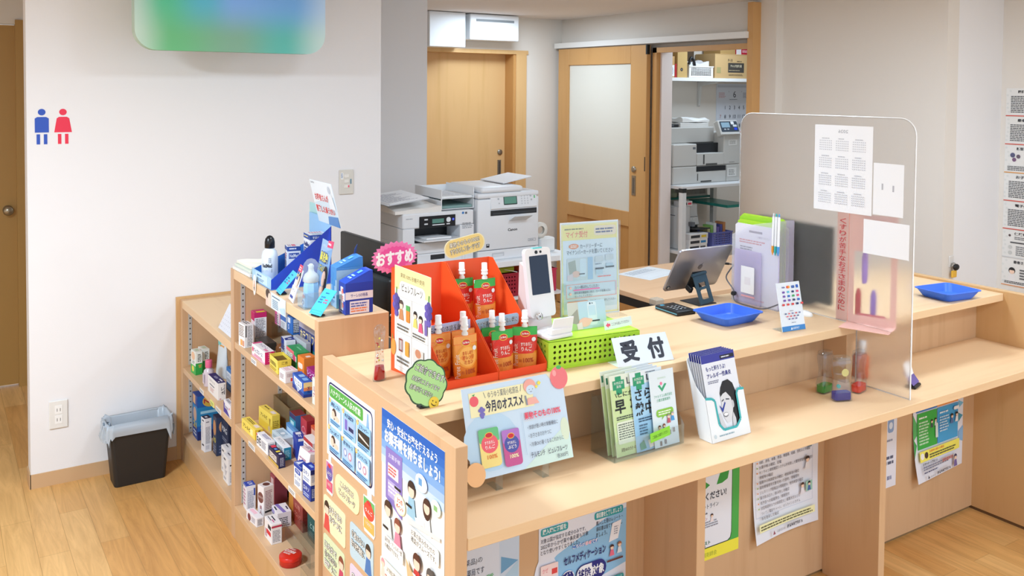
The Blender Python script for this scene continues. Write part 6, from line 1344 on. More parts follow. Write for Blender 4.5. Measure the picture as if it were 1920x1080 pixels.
back_sheet('blank landscape sheet lowest on the frosted screen', 1.742, 1.912, 1.156, 1.271)
# pink display behind the screen, dark monitor and small things beyond
t = thing('display_stand', 'pink display stand with vertical red lettering pressed against the frosted screen', 'display', (2.6458, 2.019, ZK), 0.0)
PK = mat('F6C4B8', 0.5); d = Vector((0.36, -0.93, 0)).normalized()
b = MB(); b.box(0, -0.045, 0, 0.002, 0, 0.375, PK); p = b.page((-0.0002, 0, 0), (0, -1, 0), (0, 0, 1), 0.045, 0.375)
for i, ch in enumerate('くすりが苦手なお子さまのために'): p.text(ch, 0.5, 0.05 + i * 0.0575, 0.05, 'D8434E', w=0.62, al='c', bold=0.02)
b.build('lettered_side', t)
b = MB(); M = frame_M((0.0005, -0.0455, 0), d, (0, 0, 1)); b.box(0, 0, 0, 0.16, 0.03, 0.002, PK, M=M).box(0, 0.25, 0, 0.16, 0.375, 0.002, PK, M=M).box(0, 0.03, 0, 0.02, 0.25, 0.002, PK, M=M).box(0.14, 0.03, 0, 0.16, 0.25, 0.002, PK, M=M)
p = b.page(Vector((0.0005, -0.0455, 0)), d, (0, 0, 1), 0.16, 0.375, (d.y, -d.x, 0)); p.k = 4; p.lines(0.2, 0.37 - 0.34, 0.7, 0.08, 2, 'D8606A').rrect(0.2, 0.9, 0.6, 0.06, 'D8707A', 0.3)
b.build('window_side', t)
MB().box(0, 0, 0, 0.16, 0.002, 0.10, PK, M=frame_M((0.0005, -0.0455, 0.002), d, (0, 0, 1))).build('shelf', t)
for i, (k, z, c, n) in enumerate(((0.03, 0.05, 'C83A3E', 'red'), (0.08, 0.05, '8A6AC8', 'violet'), (0.05, 0.20, '9C7AD0', 'lilac'))):
    q = Vector((2.6475, 2.019, ZK)) + Vector((0.03, -0.03, 0)) + d * k
    b = MB(); b.loft([[(0.02 * math.cos(a * PI / 8) * s_, 0.008 * math.sin(a * PI / 8) * s_, zz) for a in range(16)] for s_, zz in ((0.8, 0), (1, 0.02), (1, 0.09), (0.5, 0.11))], mat(c, 0.4))
    solo(b, 'jelly_pouch', n + ' jelly pouch in the pink display stand behind the frosted screen', 'pouch', (q.x, q.y + 0.0, ZK + (0.003 if z < 0.1 else 0.135)), 0.3)
t = thing('monitor', 'dark monitor standing behind the frosted screen', 'monitor', (2.76, 2.30, ZK), 1.5)
MB().box(-0.185, -0.012, 0.012, 0.185, 0.012, 0.30, mat('101C1A', 0.4), 0.004).build('screen_shell', t)
MB().box(-0.09, -0.05, 0, 0.09, 0.05, 0.0115, mat('1A1C1C', 0.4), 0.002).build('stand', t)
t = thing('sanitizer_bottle', 'white topped bottle with an orange label on the ledge behind the frosted screen', 'bottle', (2.715, 1.965, 0.7070))
MB().lathe([(0.026, 0), (0.028, 0.004), (0.028, 0.07), (0.018, 0.085)], mat('D8642E', 0.35), 18).build('bottle_body', t)
MB().lathe([(0.014, 0.0852), (0.014, 0.10), (0.016, 0.102), (0.016, 0.125), (0.004, 0.13)], mat('F4F4F2', 0.35), 16).build('cap', t)
t = thing('leaflet_clip', 'black clip holding small leaning cards beyond the frosted screen', 'clip', (2.775, 1.80, 0.7070), 0.3)
b = MB(); b.box(-0.03, -0.014, 0, 0.03, 0.02, 0.010, mat('232226', 0.5), 0.003); b.build('clip_base', t)
for i in range(2):
    b = MB(); u = Vector((1, 0, 0)); v = Vector((0, 0.8 - 0.5 * i, 1)).normalized(); b.prism([(-0.03, 0), (0.035, 0), (0.035, 0.05 + 0.02 * i), (-0.03, 0.05 + 0.02 * i)], -0.001, 0, mat('EDEBEA' if i else '6A5A9C', 0.5), M=frame_M((0, -0.006 + 0.012 * i, 0.011), u, v)); b.build('card', t)

# ------------------------------------------------------------------ on the ledge
ZL = 0.7070
# brochure rack
t = thing('brochure_rack', 'clear acrylic brochure rack on the ledge under the reception sign', 'rack', (1.515, 1.842, ZL), 0.02)
b = MB(); b.box(0, 0, 0, 0.255, 0.10, 0.002, ACRYL); b.build('rack_floor', t)
b = MB(); b.box(0, 0, 0.002, 0.255, 0.002, 0.055, ACRYL); b.build('front_lip', t)
b = MB(); b.prism([(0.0, 0.002), (0.1, 0.002), (0.1, 0.16), (0.08, 0.16), (0.0, 0.055)], 0, 0.002, ACRYL, M=frame_M((0, 0, 0), (0, 1, 0), (0, 0, 1))); b.build('side_wall', t)
b = MB(); b.prism([(0.0, 0.002), (0.1, 0.002), (0.1, 0.16), (0.08, 0.16), (0.0, 0.055)], 0, 0.002, ACRYL, M=frame_M((0.253, 0, 0), (0, 1, 0), (0, 0, 1))); b.build('side_wall', t)
b = MB(); b.box(0.002, 0.098, 0.002, 0.253, 0.1, 0.15, ACRYL); b.build('back_wall', t)
def leaflet(label, x, y, w, h, c, paint, rz=0.0, lean=0.10, group=None, th=0.0012, name='brochure'):
    u = Vector((1, 0, 0)); v = Vector((0, lean, 1)).normalized(); b = MB(); b.prism([(0, 0), (w, 0), (w, h), (0, h)], -th, 0, mat(c, 0.45), M=frame_M((0, 0, 0), u, v)); p = b.page((0, 0, 0), u, v, w, h)
    if paint: paint(p)
    return solo(b, name, label, 'brochure', (x, y, ZL + 0.0026), rz, group)
def green_cross(p, x, y, s):
    q = p.W / p.H; p.rect(x + s * 0.25, y, s * 0.5, s * 1.15 * q, '2E9C70').rect(x, y + s * 0.25 * q, s, s * 0.6 * q, '2E9C70').text('天然応援', x + s / 2, y + s * 0.33 * q, s * 0.18 * q, 'F2F6F0', w=s * 0.8, al='c').text('薬局', x + s / 2, y + s * 0.56 * q, s * 0.18 * q, 'F2F6F0', w=s * 0.4, al='c')
def life_green(p):
    p.rect(0, 0.17, 1, 0.83, 'CFE5A8'); green_cross(p, 0.08, 0.02, 0.36); p.text('Life', 0.52, 0.05, 0.09, '3A4048', w=0.4)
    p.text('\\とにかく', 0.12, 0.215, 0.065, '2E3A34', w=0.7, bold=0.02).text('早', 0.08, 0.31, 0.17, '262C2A', bold=0.03).text('期', 0.55, 0.31, 0.17, '262C2A', bold=0.03).lines(0.1, 0.51, 0.8, 0.05, 2, '4A524A').rrect(0.08, 0.58, 0.86, 0.27, 'E8F0DA', 0.08).lines(0.12, 0.6, 0.74, 0.2, 7, '7A8478').text('週60分の', 0.14, 0.9, 0.045, '2E3A34', w=0.5)
def life_blue(p):
    p.rect(0, 0.16, 1, 0.84, 'A9D5F2').poly([(0, 0.6), (1, 0.5), (1, 1), (0, 1)], '9CCBEC'); green_cross(p, 0.08, 0.015, 0.34); p.text('Life', 0.5, 0.05, 0.085, '3A4048', w=0.42).lines(0.48, 0.02, 0.4, 0.02, 1, '7A8088')
    p.text('さらば', 0.1, 0.215, 0.15, '24282C', w=0.82, bold=0.02).text('熱中症', 0.08, 0.385, 0.17, '24282C', w=0.86, bold=0.02).lines(0.14, 0.58, 0.6, 0.06, 2, '3E5A74').lines(0.14, 0.66, 0.3, 0.14, 4, '56748E').poly([(0.1, 0.9), (0.24, 0.86), (0.3, 0.97), (0.12, 0.98)], '3E9C8E').poly([(0.36, 0.88), (0.56, 0.84), (0.6, 0.96), (0.4, 0.98)], 'EFE6DC').ell(0.6, 0.9, 0.06, 0.03, 'E8A87A')
def pharmacom(p):
    p.text('SEIWADO', 0.5, 0.09, 0.025, 'B8D8B4', w=0.34, al='c').ell(0.46, 0.175, 0.05, 0.022, 'F07AA0').poly([(0.32, 0.2), (0.4, 0.19), (0.47, 0.24), (0.6, 0.18), (0.68, 0.19), (0.48, 0.285)], '3CA878')
    p.text('ファルマコム株式会社', 0.5, 0.315, 0.04, '5AB08A', w=0.74, al='c').text('介護支援事業所', 0.5, 0.37, 0.04, '5AB08A', w=0.56, al='c')
    p.rrect(0.16, 0.51, 0.7, 0.1, '8CC84A', 0.4).poly([(0.4, 0.6), (0.5, 0.6), (0.36, 0.65)], '8CC84A').lines(0.24, 0.53, 0.54, 0.06, 2, 'EEF6E0')
    for x, y, r_, h_, c in ((0.24, 0.74, 0.05, '6A4A3A', 'E88AA0'), (0.42, 0.73, 0.05, '8A4A3A', '3A4A9C'), (0.62, 0.62, 0.055, '9A9088', 'C85A6A'), (0.78, 0.60, 0.055, 'A8A4A0', '4A9CDC')): p.figure(x, y, r_, h_, c); p.rect(x - 0.03, y + 0.16 + 0.02, 0.025, 0.06, '5A4A5A').rect(x + 0.01, y + 0.18, 0.025, 0.06, '5A4A5A')
for i in range(3):
    leaflet(['rearmost', 'second', 'front'][i] + ' of the green magazines in the clear brochure rack', 1.528 + 0.006 * i, 1.885 - 0.012 * i, 0.115, 0.222 - 0.004 * i, 'E6EEDC', life_green if i == 2 else (lambda p: p.rect(0, 0.18, 1, 0.82, 'CFE5A8').rect(0.03, 0.05, 0.05, 0.08, '2E7C60')), 0.02, 0.18)
for i in range(4):
    leaflet(['rearmost', 'third', 'second', 'front'][i] + ' of the pale blue magazines in the clear brochure rack', 1.590 + 0.006 * i, 1.892 - 0.011 * i, 0.118, 0.219 - 0.002 * i, 'E6EEF2', life_blue if i == 3 else (lambda p: p.rect(0, 0.2, 1, 0.8, 'B9DCF0')), 0.02, 0.17)
leaflet('white care office leaflet with drawn grandparents in front of the pale blue magazines', 1.670, 1.854, 0.092, 0.206, 'E2EEF4', pharmacom, 0.02, 0.16)
b = MB(); b.box(0, 0, 0, 0.073, 0.001, 0.026, mat('8CD83C', 0.45)); p = b.page((0, 0, 0), (1, 0, 0), (0, 0, 1), 0.073, 0.026, (0, -1, 0)); p.text('ご自由にお取りください', 0.5, 0.32, 0.36, '2E4A1E', w=0.8, al='c')
solo(b, 'note_strip', 'small green handwritten strip stuck on the front of the brochure rack', 'note', (1.643, 1.8425, ZL + 0.028), (0, -0.12, 0.02))
# leaflet box
t = thing('leaflet_box', 'white cardboard leaflet box with a teal line on the ledge', 'leaflet box', (1.834, 1.800, ZL), 0.02)
LW, LD, LH = 0.158, 0.055, 0.224; u = Vector((1, 0, 0)); v = Vector((0, 0.26, 1)).normalized(); n = u.cross(v)
CB = mat('EDF1F4', 0.5)
b = MB(); fp = [(0, 0), (LW, 0), (LW, 0.125), (LW - 0.028, 0.128), (LW - 0.034, 0.115), (LW - 0.034, 0.048), (LW - 0.052, 0.030), (0.055, 0.030), (0.040, 0.045), (0.038, 0.108), (0.026, 0.116), (0.0, 0.118)]
b.prism(fp, -0.001, 0, CB, M=frame_M((0, 0, 0.0005), u, v)); p = b.page((0, 0, 0.0005), u, v, LW, LH)
path = [(0.0, 0.122), (0.026, 0.118), (0.036, 0.110), (0.038, 0.046), (0.054, 0.028), (0.106, 0.028), (0.126, 0.046), (0.126, 0.118), (0.134, 0.128), (0.158, 0.126)]
for i in range(len(path) - 1):
    (xa, ya), (xb, yb) = path[i], path[i + 1]; dx, dy = xb - xa, yb - ya; L = math.hypot(dx, dy); ox, oy = dy / L * 0.0035, -dx / L * 0.0035
    p.k = 3; p.poly([((xa + ox) / LW, 1 - (ya + oy) / LH), ((xb + ox) / LW, 1 - (yb + oy) / LH), ((xb - ox) / LW, 1 - (yb - oy) / LH), ((xa - ox) / LW, 1 - (ya - oy) / LH)], '3FB0B4')
p.disc(0.1, 0.93, 0.035, 'C9D8E0').lines(0.2, 0.92, 0.5, 0.03, 1, '9AB4C0'); b.build('front_panel', t)
back = -n * 0.052
def side(xx):
    b = MB(); P0 = Vector((xx, 0, 0.0005)); Y_ = Vector((0, 1, 0)); q = [P0, P0 + Y_ * 0.05, P0 + Y_ * 0.05 + v * LH * 0.97, P0 + v * 0.15 + Y_ * 0.03, P0 + v * 0.12]
    s_ = Vector((0.001 if xx < 0.1 else -0.001, 0, 0)); vs = [tuple(a) for a in q] + [tuple(a + s_) for a in q]; m_ = len(q)
    b.add(vs, [list(range(m_)), [m_ + i for i in range(m_)][::-1]] + [(i, m_ + i, m_ + (i + 1) % m_, (i + 1) % m_) for i in range(m_)], CB); return b
side(0.0).build('side_panel', t); side(LW).build('side_panel', t)
b = MB(); b.prism(rpoly(LW, LH, 0.012, 4), -0.001, 0, CB, M=frame_M((0, 0.0515, 0.0007), u, v)); b.build('back_panel', t)
def rhinitis(p):
    p.rect(0, 0, 1, 0.1, '3A3E9C').rect(0.56, 0.04, 0.42, 0.045, '1E2030').lines(0.6, 0.05, 0.32, 0.025, 1, 'D8DCE8')
    p.text('もっと知ろうよ!', 0.1, 0.14, 0.06, '45488C', w=0.58, bold=0.02).text('アレルギー性鼻炎', 0.1, 0.225, 0.06, '45488C', w=0.72, bold=0.02).lines(0.1, 0.31, 0.34, 0.04, 2, '8A8CA0')
    p.poly([(0.42, 0.42), (0.52, 0.345), (0.68, 0.335), (0.80, 0.39), (0.86, 0.50), (0.90, 0.70), (0.94, 1.0), (0.62, 1.0), (0.66, 0.80), (0.70, 0.62), (0.5, 0.5)], '1F2024')
    p.poly([(0.40, 0.46), (0.56, 0.43), (0.70, 0.50), (0.72, 0.64), (0.66, 0.76), (0.56, 0.835), (0.47, 0.83), (0.40, 0.76), (0.37, 0.68), (0.36, 0.64), (0.385, 0.60), (0.385, 0.52)], 'DADBDF')
    p.poly([(0.38, 0.48), (0.44, 0.40), (0.58, 0.375), (0.72, 0.42), (0.78, 0.56), (0.72, 0.66), (0.68, 0.55), (0.56, 0.475), (0.46, 0.49), (0.39, 0.52)], '1F2024').ell(0.715, 0.63, 0.035, 0.045, 'C4C6CB')
    p.poly([(0.40, 0.565), (0.47, 0.55), (0.47, 0.563), (0.405, 0.58)], '4A4A50').poly([(0.53, 0.55), (0.63, 0.56), (0.63, 0.573), (0.53, 0.565)], '4A4A50').ell(0.465, 0.735, 0.075, 0.028, '7A7C82').ell(0.465, 0.73, 0.065, 0.018, 'F2F2F4').poly([(0.31, 0.61), (0.39, 0.655), (0.48, 0.585), (0.50, 0.60), (0.40, 0.69), (0.375, 0.70)], '2A3F9C')
    p.poly([(0.24, 0.72), (0.31, 0.70), (0.42, 0.88), (0.42, 1), (0.30, 1)], 'CFD1D6').poly([(0.63, 0.80), (0.68, 0.72), (0.73, 0.80), (0.73, 1), (0.60, 1)], 'CFD1D6')
for i in range(6):
    b = MB(); w_, h_ = LW - 0.022, LH + 0.012; b.prism([(0, 0), (w_, 0), (w_, h_), (0, h_)], -0.0012, 0, mat('E8ECF4' if i < 5 else 'E6EAF2', 0.45), M=frame_M((0, 0, 0), u, v)); p = b.page((0, 0, 0), u, v, w_, h_)
    if i == 5: rhinitis(p)
    else: p.rect(0, 0, 1, 0.1, '3A3E9C')
    off = Vector((0.004 + 0.0014 * i, 0.044 - i * 0.0078, 0.002))
    rr = Matrix.Rotation(0.02, 4, 'Z') @ off
    solo(b, 'leaflet', ['sixth', 'fifth', 'fourth', 'third', 'second', 'front'][i] + (' rhinitis leaflet in the white box, showing a woman in grey' if i == 5 else ' leaflet from the front in the white leaflet box, its blue top edge showing'), 'leaflet', (1.834 + rr.x, 1.800 + rr.y, ZL + rr.z + 0.0008), 0.02)
# liquid timers
def timer(label, x, y, rz, c, deco, sc=1.0, kind=0):
    t = thing('liquid_timer', label, 'toy', (x, y, ZL), rz)
    def ring(w, d, z): return [(a * sc, b_ * sc, z * sc) for a, b_ in rpoly(w, d, min(w, d) * 0.3, 4, -w / 2, -d / 2)]
    prof = [(0.060, 0.032, 0), (0.064, 0.036, 0.003), (0.062, 0.036, 0.03), (0.046, 0.028, 0.062), (0.044, 0.027, 0.075), (0.056, 0.034, 0.112), (0.058, 0.035, 0.122), (0.056, 0.033, 0.126)]
    b = MB(); b.loft([ring(*a) for a in prof], GLASS); b.build('clear_shell', t)
    b = MB(); b.loft([ring(0.056, 0.029, 0.004), ring(0.057, 0.030, 0.006), ring(0.056, 0.030, 0.026)], mat(c, 0.12)); b.build('coloured_liquid', t)
    b = MB(); b.loft([ring(0.050, 0.031, 0.1262), ring(0.050, 0.031, 0.136), ring(0.044, 0.026, 0.138)], GLASS); b.build('cap', t)
    if deco:
        b = MB(); b.lathe([(0.012 * sc, -0.001), (0.012 * sc, 0.001)], mat(deco, 0.3), 12, M=Matrix.Translation((0.010 * sc, -0.004, 0.086 * sc)) @ Matrix.Rotation(PI / 2, 4, 'X')); b.lathe([(0.006 * sc, -0.003), (0.006 * sc, 0.003)], mat('2F9C8E', 0.3), 10, M=Matrix.Translation((-0.012 * sc, -0.004, 0.045 * sc)) @ Matrix.Rotation(PI / 2, 4, 'X')); b.build('floating_wheel', t)
timer('clear liquid toy with dark blue liquid in front of the other two', 2.452, 1.845, -0.35, '141F86', 'E0D488', 1.04)
timer('clear liquid toy with green liquid behind the dark blue one', 2.472, 1.925, 0.1, '3C9C3A', None, 1.0)
timer('clear liquid toy with red liquid beside the frosted screen', 2.572, 1.868, 0.2, 'D8321E', None, 1.0)
# ------------------------------------------------------------------ posters and cards on the counter's end panel (facing the hall)
def poster(name, label, o, u, v, w, h, c, paint, cat='poster', shape=None, th=0.0008, bend=None, rough=0.4, loc=None):
    b = MB()
    if bend is None: b.prism(shape or [(0, 0), (w, 0), (w, h), (0, h)], 0, th, mat(c, rough), M=frame_M((0, 0, 0), u, v))
    else:
        n = 14; U, Vv = Vector(u).normalized(), Vector(v).normalized(); N = U.cross(Vv)
        for i in range(n):
            for j in range(n):
                q = [(w * i / n, h * j / n), (w * (i + 1) / n, h * j / n), (w * (i + 1) / n, h * (j + 1) / n), (w * i / n, h * (j + 1) / n)]
                b.add([tuple(U * a + Vv * d + N * th) for a, d in q], [(0, 1, 2, 3)], mat(c, rough), True)
    N = Vector(u).normalized().cross(Vector(v).normalized())
    p = b.page(N * th, u, v, w, h)
    if bend is not None: p.sub = 8; p.st = 0.0003
    paint(p)
    if bend is not None: b.bend(bend)
    return solo(b, name, label, cat, o)
HU, HV = (0, -1, 0), (0, 0, 1); XH = XO - 0.0003
def hana(p):
    p.rrect(0.035, 0.05, 0.93, 0.90, '262A5E', 0.09).rrect(0.05, 0.072, 0.90, 0.856, 'EFF2F6', 0.075)
    p.rrect(0.06, 0.085, 0.72, 0.15, '58A84A', 0.2).text('ハナクリーンS 人気の機能', 0.09, 0.115, 0.085, 'F4F8F0', w=0.64, bold=0.02)
    p.poly([(0.86, 0.1), (0.885, 0.1), (0.9, 0.28), (0.845, 0.28)], '8CB4D8')
    names = ['鼻洗ノズル', '水圧温度計', '上下シャワー', 'ウォームポンプ', '取り付けホース', 'スライドノズル']
    for i in range(6):
        x, y = 0.065 + (i % 3) * 0.305, 0.26 + (i // 3) * 0.34
        p.rrect(x, y, 0.27, 0.31, '9CC9EA', 0.1).disc(x + 0.01, y + 0.02, 0.022, 'F2B83A').text(str(i + 1), x + 0.01, y - 0.01, 0.05, 'F8F4EC', al='c').text(names[i], x + 0.135, y + 0.025, 0.05, '2A3A6A', w=0.19, al='c', bold=0.02)
        p.rect(x + 0.02, y + 0.09, 0.23, 0.15, ['E6E2E4', 'A9C0E4', '35302C', 'E6E2E4', 'B4CCEC', 'DDE6EE'][i])
        if i in (0, 3): p.ell(x + 0.11, y + 0.16, 0.05, 0.07, '4A3A34').ell(x + 0.09, y + 0.175, 0.035, 0.05, 'F0CDB8').ell(x + 0.17, y + 0.2, 0.05, 0.035, 'F0CDB8')
        elif i == 1: p.rrect(x + 0.05, y + 0.1, 0.05, 0.13, '7A6AC0', 0.2).rect(x + 0.13, y + 0.16, 0.1, 0.05, '2A2E5E')
        elif i == 2: p.poly([(x + 0.03, y + 0.14), (x + 0.06, y + 0.14), (x + 0.24, y + 0.19), (x + 0.24, y + 0.205), (x + 0.05, y + 0.17)], 'D8D4CC')
        else: p.disc(x + 0.08, y + 0.16, 0.035, '8A94C4').disc(x + 0.08, y + 0.16, 0.022, 'DDE4EE').disc(x + 0.18, y + 0.17, 0.035, 'C98AA0').disc(x + 0.18, y + 0.17, 0.022, 'E8E4EC')
        p.lines(x + 0.03, y + 0.25, 0.21, 0.05, 2, '4A7AA8')
poster('feature_poster', 'white laminated sheet of six blue panels on the counter end panel', (XH, 2.457, 0.643), HU, HV, 0.332, 0.226, 'EDF0F3', hana)
def techo(p):
    for i, c in enumerate(['1F5FB8', '2C6ABE', '3F79C6', '5C8ECF', '7FA8DA', 'A6C2E4', 'C9D9EC']): p.rect(0, i * 0.042, 1, 0.043, c)
    p.text('安心・安全にお薬を使えるよう', 0.1, 0.035, 0.052, 'F6F8FA', w=0.80, bold=0.025).text('お薬手帳を持ちましょう!', 0.06, 0.098, 0.072, 'F8FAFC', w=0.88, bold=0.04)
    p.poly([(0.08, 0.19), (0.36, 0.19), (0.36, 0.52), (0.08, 0.47)], '8C7AC0').text('お薬手帳', 0.13, 0.215, 0.026, 'ECE8F4', w=0.2).rect(0.12, 0.27, 0.18, 0.07, 'E8D8DC').lines(0.13, 0.28, 0.14, 0.05, 3, 'D0605A').rect(0.12, 0.36, 0.2, 0.09, 'B8AAD8').lines(0.13, 0.37, 0.17, 0.06, 3, 'E4DEF0')
    p.ell(0.33, 0.445, 0.095, 0.055, 'F0E4B8').ell(0.33, 0.445, 0.085, 0.048, 'FAF6E4').text('3つの', 0.33, 0.415, 0.026, 'D2452E', w=0.09, al='c', bold=0.03).text('ポイント', 0.33, 0.448, 0.024, 'D2452E', w=0.12, al='c', bold=0.03).rect(0.24, 0.365, 0.1, 0.014, '2A2624')
    p.figure(0.52, 0.315, 0.055, '3A2A26', '9CC4D8').figure(0.76, 0.335, 0.052, '4A2E28', 'F2F0EC', longh=True).poly([(0.46, 0.47), (0.96, 0.43), (0.96, 0.45), (0.46, 0.5)], 'E4E0DC').poly([(0.58, 0.435), (0.72, 0.42), (0.74, 0.445), (0.6, 0.46)], 'F4F0E8').ell(0.68, 0.235, 0.09, 0.045, 'DDE8F2').rect(0.64, 0.215, 0.05, 0.035, '6AA0D0').ell(0.9, 0.30, 0.07, 0.04, 'E4EEDC').rect(0.87, 0.29, 0.05, 0.025, '8CBC7A')
    p.rect(0.44, 0.395, 0.09, 0.014, '2A2624').rrect(0.49, 0.495, 0.46, 0.085, 'F6F2EA', 0.2).text('お薬の飲み合わせの', 0.53, 0.508, 0.03, '3A3634', w=0.36).text('確認がスムーズです。', 0.53, 0.543, 0.03, '3A3634', w=0.38)
    p.figure(0.14, 0.52, 0.055, '4A3228', 'E6E2DE').figure(0.31, 0.565, 0.05, '8A4A3A', 'E88AA0').rect(0.06, 0.62, 0.09, 0.014, '2A2624').rrect(0.08, 0.665, 0.33, 0.075, 'F6F2EA', 0.2).text('副作用・アレルギー歴', 0.1, 0.675, 0.026, '3A3634', w=0.29).text('の確認ができます。', 0.1, 0.708, 0.026, '3A3634', w=0.24)
    p.figure(0.63, 0.655, 0.055, '5A3228', 'C83A3A').figure(0.84, 0.665, 0.055, '5A5654', 'C8403A').rect(0.57, 0.72, 0.05, 0.08, 'E8E4E0').poly([(0.46, 0.68), (0.60, 0.74), (0.66, 0.84), (0.5, 0.8)], 'DDBB8C').ell(0.74, 0.845, 0.06, 0.028, 'EFCDB8').rect(0.78, 0.78, 0.13, 0.07, '8A6A4A')
    p.rect(0.46, 0.815, 0.09, 0.014, '2A2624').rrect(0.47, 0.86, 0.48, 0.08, 'F6F2EA', 0.2).text('災害などで避難するときも', 0.5, 0.868, 0.03, '3A3634', w=0.42).text('必ず携帯しましょう。', 0.5, 0.903, 0.03, '3A3634', w=0.34)
    p.rrect(0.03, 0.80, 0.42, 0.195, 'FAF4E6', 0.1).figure(0.08, 0.83, 0.03, 'E8A0A8', 'F0D8C8').text('より安全に薬を使えるように', 0.15, 0.825, 0.026, '4A4644', w=0.3).text('マイナンバーカードを', 0.12, 0.87, 0.036, 'D2452E', w=0.32, bold=0.03).text('健康保険証として利用', 0.06, 0.92, 0.036, '3A3634', w=0.38, bold=0.02).lines(0.06, 0.965, 0.36, 0.03, 1, '7A7674')
poster('health_poster', 'blue topped poster about medicine notebooks with drawn people on the counter end panel', (XH, 2.080, 0.425), HU, HV, 0.333, 0.466, 'F4F2EE', techo)
def cut_pouch(label, y, z, w, h, top, mid, low, t2):
    sh = [(0.1 * w, 0), (0.9 * w, 0), (w, 0.1 * h), (w, 0.82 * h), (0.72 * w, 0.84 * h), (0.72 * w, h), (0.34 * w, h), (0.34 * w, 0.84 * h), (0, 0.82 * h), (0, 0.1 * h)]
    def pt(p):
        p.rect(0.36, 0.01, 0.34, 0.15, 'EEEDEA').rect(0.04, 0.2, 0.92, 0.22, top).ell(0.5, 0.46, 0.44, 0.2, mid).rect(0.06, 0.66, 0.88, 0.26, low).ell(0.5, 0.27, 0.2, 0.05, 'D8343A').text(t2, 0.5, 0.42, 0.09, 'FAF4F0', w=0.6, al='c', bold=0.02).text('100%', 0.5, 0.72, 0.08, 'F6E8D8', w=0.5, al='c')
    poster('pouch_cutout', label, (XH, y, z), HU, HV, w, h, 'F0EFEC', pt, 'cutout', sh, 0.0014)
cut_pouch('purple fruit pouch picture cut from card on the counter end panel', 2.462, 0.530, 0.052, 0.112, 'C87AA8', '6A5AA8', 'D85A7A', 'ぶどう')
cut_pouch('green and red fruit pouch picture cut from card on the counter end panel', 2.195, 0.528, 0.075, 0.116, '6CB86A', 'E0503E', 'F0B45A', 'りんご')
def oval_paint(p): p.stext('こんな時には', 0.5, 0.18, 0.27, 'F4EEDA', '4A3E2A', w=0.56, al='c', eb=0.05).stext('ピュレフルーツ', 0.5, 0.54, 0.27, 'F4EEDA', '4A3E2A', w=0.66, al='c', eb=0.05)
poster('oval_card', 'cream rounded card with outlined lettering on the counter end panel', (XH, 2.393, 0.547), HU, HV, 0.172, 0.066, 'F4E6B8', oval_paint, 'card', rpoly(0.172, 0.066, 0.03, 6), 0.0018)
def tip(label, y, z, w, h, c, fig, lines_, fx):
    def pt(p):
        p.figure(fx, 0.36, 0.11, *fig)
        for i, s_ in enumerate(lines_): p.stext(s_, 0.28 if fx < 0.4 and fx < 0.5 else 0.08, 0.18 + i * 0.27, 0.21, 'F6F4EC', '4A4238', w=0.56, eb=0.045)
    poster('tip_card', label, (XH, y, z), HU, HV, w, h, c, pt, 'card', rpoly(w, h, 0.012, 4), 0.0016)
tip('cream card with a drawn girl in red on the counter end panel', 2.482, 0.418, 0.164, 0.098, 'F4E9C2', ('3A2A24', 'D8504A'), ['お子さまの', 'おやつに'], 0.16)
tip('pale blue card with a drawn boy in blue on the counter end panel', 2.285, 0.418, 0.155, 0.098, 'BFD8E4', ('3A2E28', '4A7AB8'), ['食欲のない', '時の栄養補給に'], 0.80)
tip('pale green card with a drawn girl below the cream card on the counter end panel', 2.484, 0.302, 0.160, 0.098, 'D9E6BE', ('8A4A3A', 'C84A6A'), ['口内炎で', '食べられない', '時に'], 0.86)
tip('lilac card lowest on the counter end panel beside the blue poster', 2.285, 0.302, 0.155, 0.098, 'DDD0E4', ('5A4A4A', '8A6AB0'), ['のどが', '痛い時に'], 0.80)

# ------------------------------------------------------------------ posters under the ledge (facing the waiting room)
YF = 2.0402; PU, PV = (1, 0, 0), (0, 0, 1)
def p_generic(p):
    p.rect(0, 0, 1, 1, 'DCE6F6').poly([(0.78, 0.45), (1, 0.4), (1, 1), (0.8, 1)], 'CBDDF2').poly([(0.80, 0.545), (0.99, 0.60), (0.80, 0.655)], '6FA8D4').poly([(0.80, 0.73), (0.99, 0.80), (0.80, 0.87)], '8CC0E2').poly([(0.99, 0.6), (0.99, 0.8), (0.80, 0.7)], 'B4D4EC')
    p.text('ジェネリック医薬品)の', -0.0 + 0.02, 0.50, 0.045, '3A4254', w=0.58).text('調剤を積極的に行う薬局です', 0.02, 0.565, 0.045, '3A4254', w=0.60).text('良質', 0.56, 0.63, 0.06, '6CBC7A', w=0.16, bold=0.01).text('経済的', 0.1, 0.70, 0.055, '6AA6D4', w=0.22, bold=0.01)
    p.ell(0.66, 0.86, 0.2, 0.13, '5CB86A').ell(0.66, 0.84, 0.05, 0.05, 'EAF4EA').ell(0.66, 0.84, 0.035, 0.035, '5CB86A').rrect(0.61, 0.83, 0.1, 0.06, 'EAF4EA', 0.3).ell(0.14, 0.88, 0.16, 0.11, '7FB4E0')
poster('generic_poster', 'pale blue poster with a green disc under the ledge beside the end panel', (1.05, YF, 0.235), PU, PV, 0.295, 0.43, 'E4EAF6', p_generic)
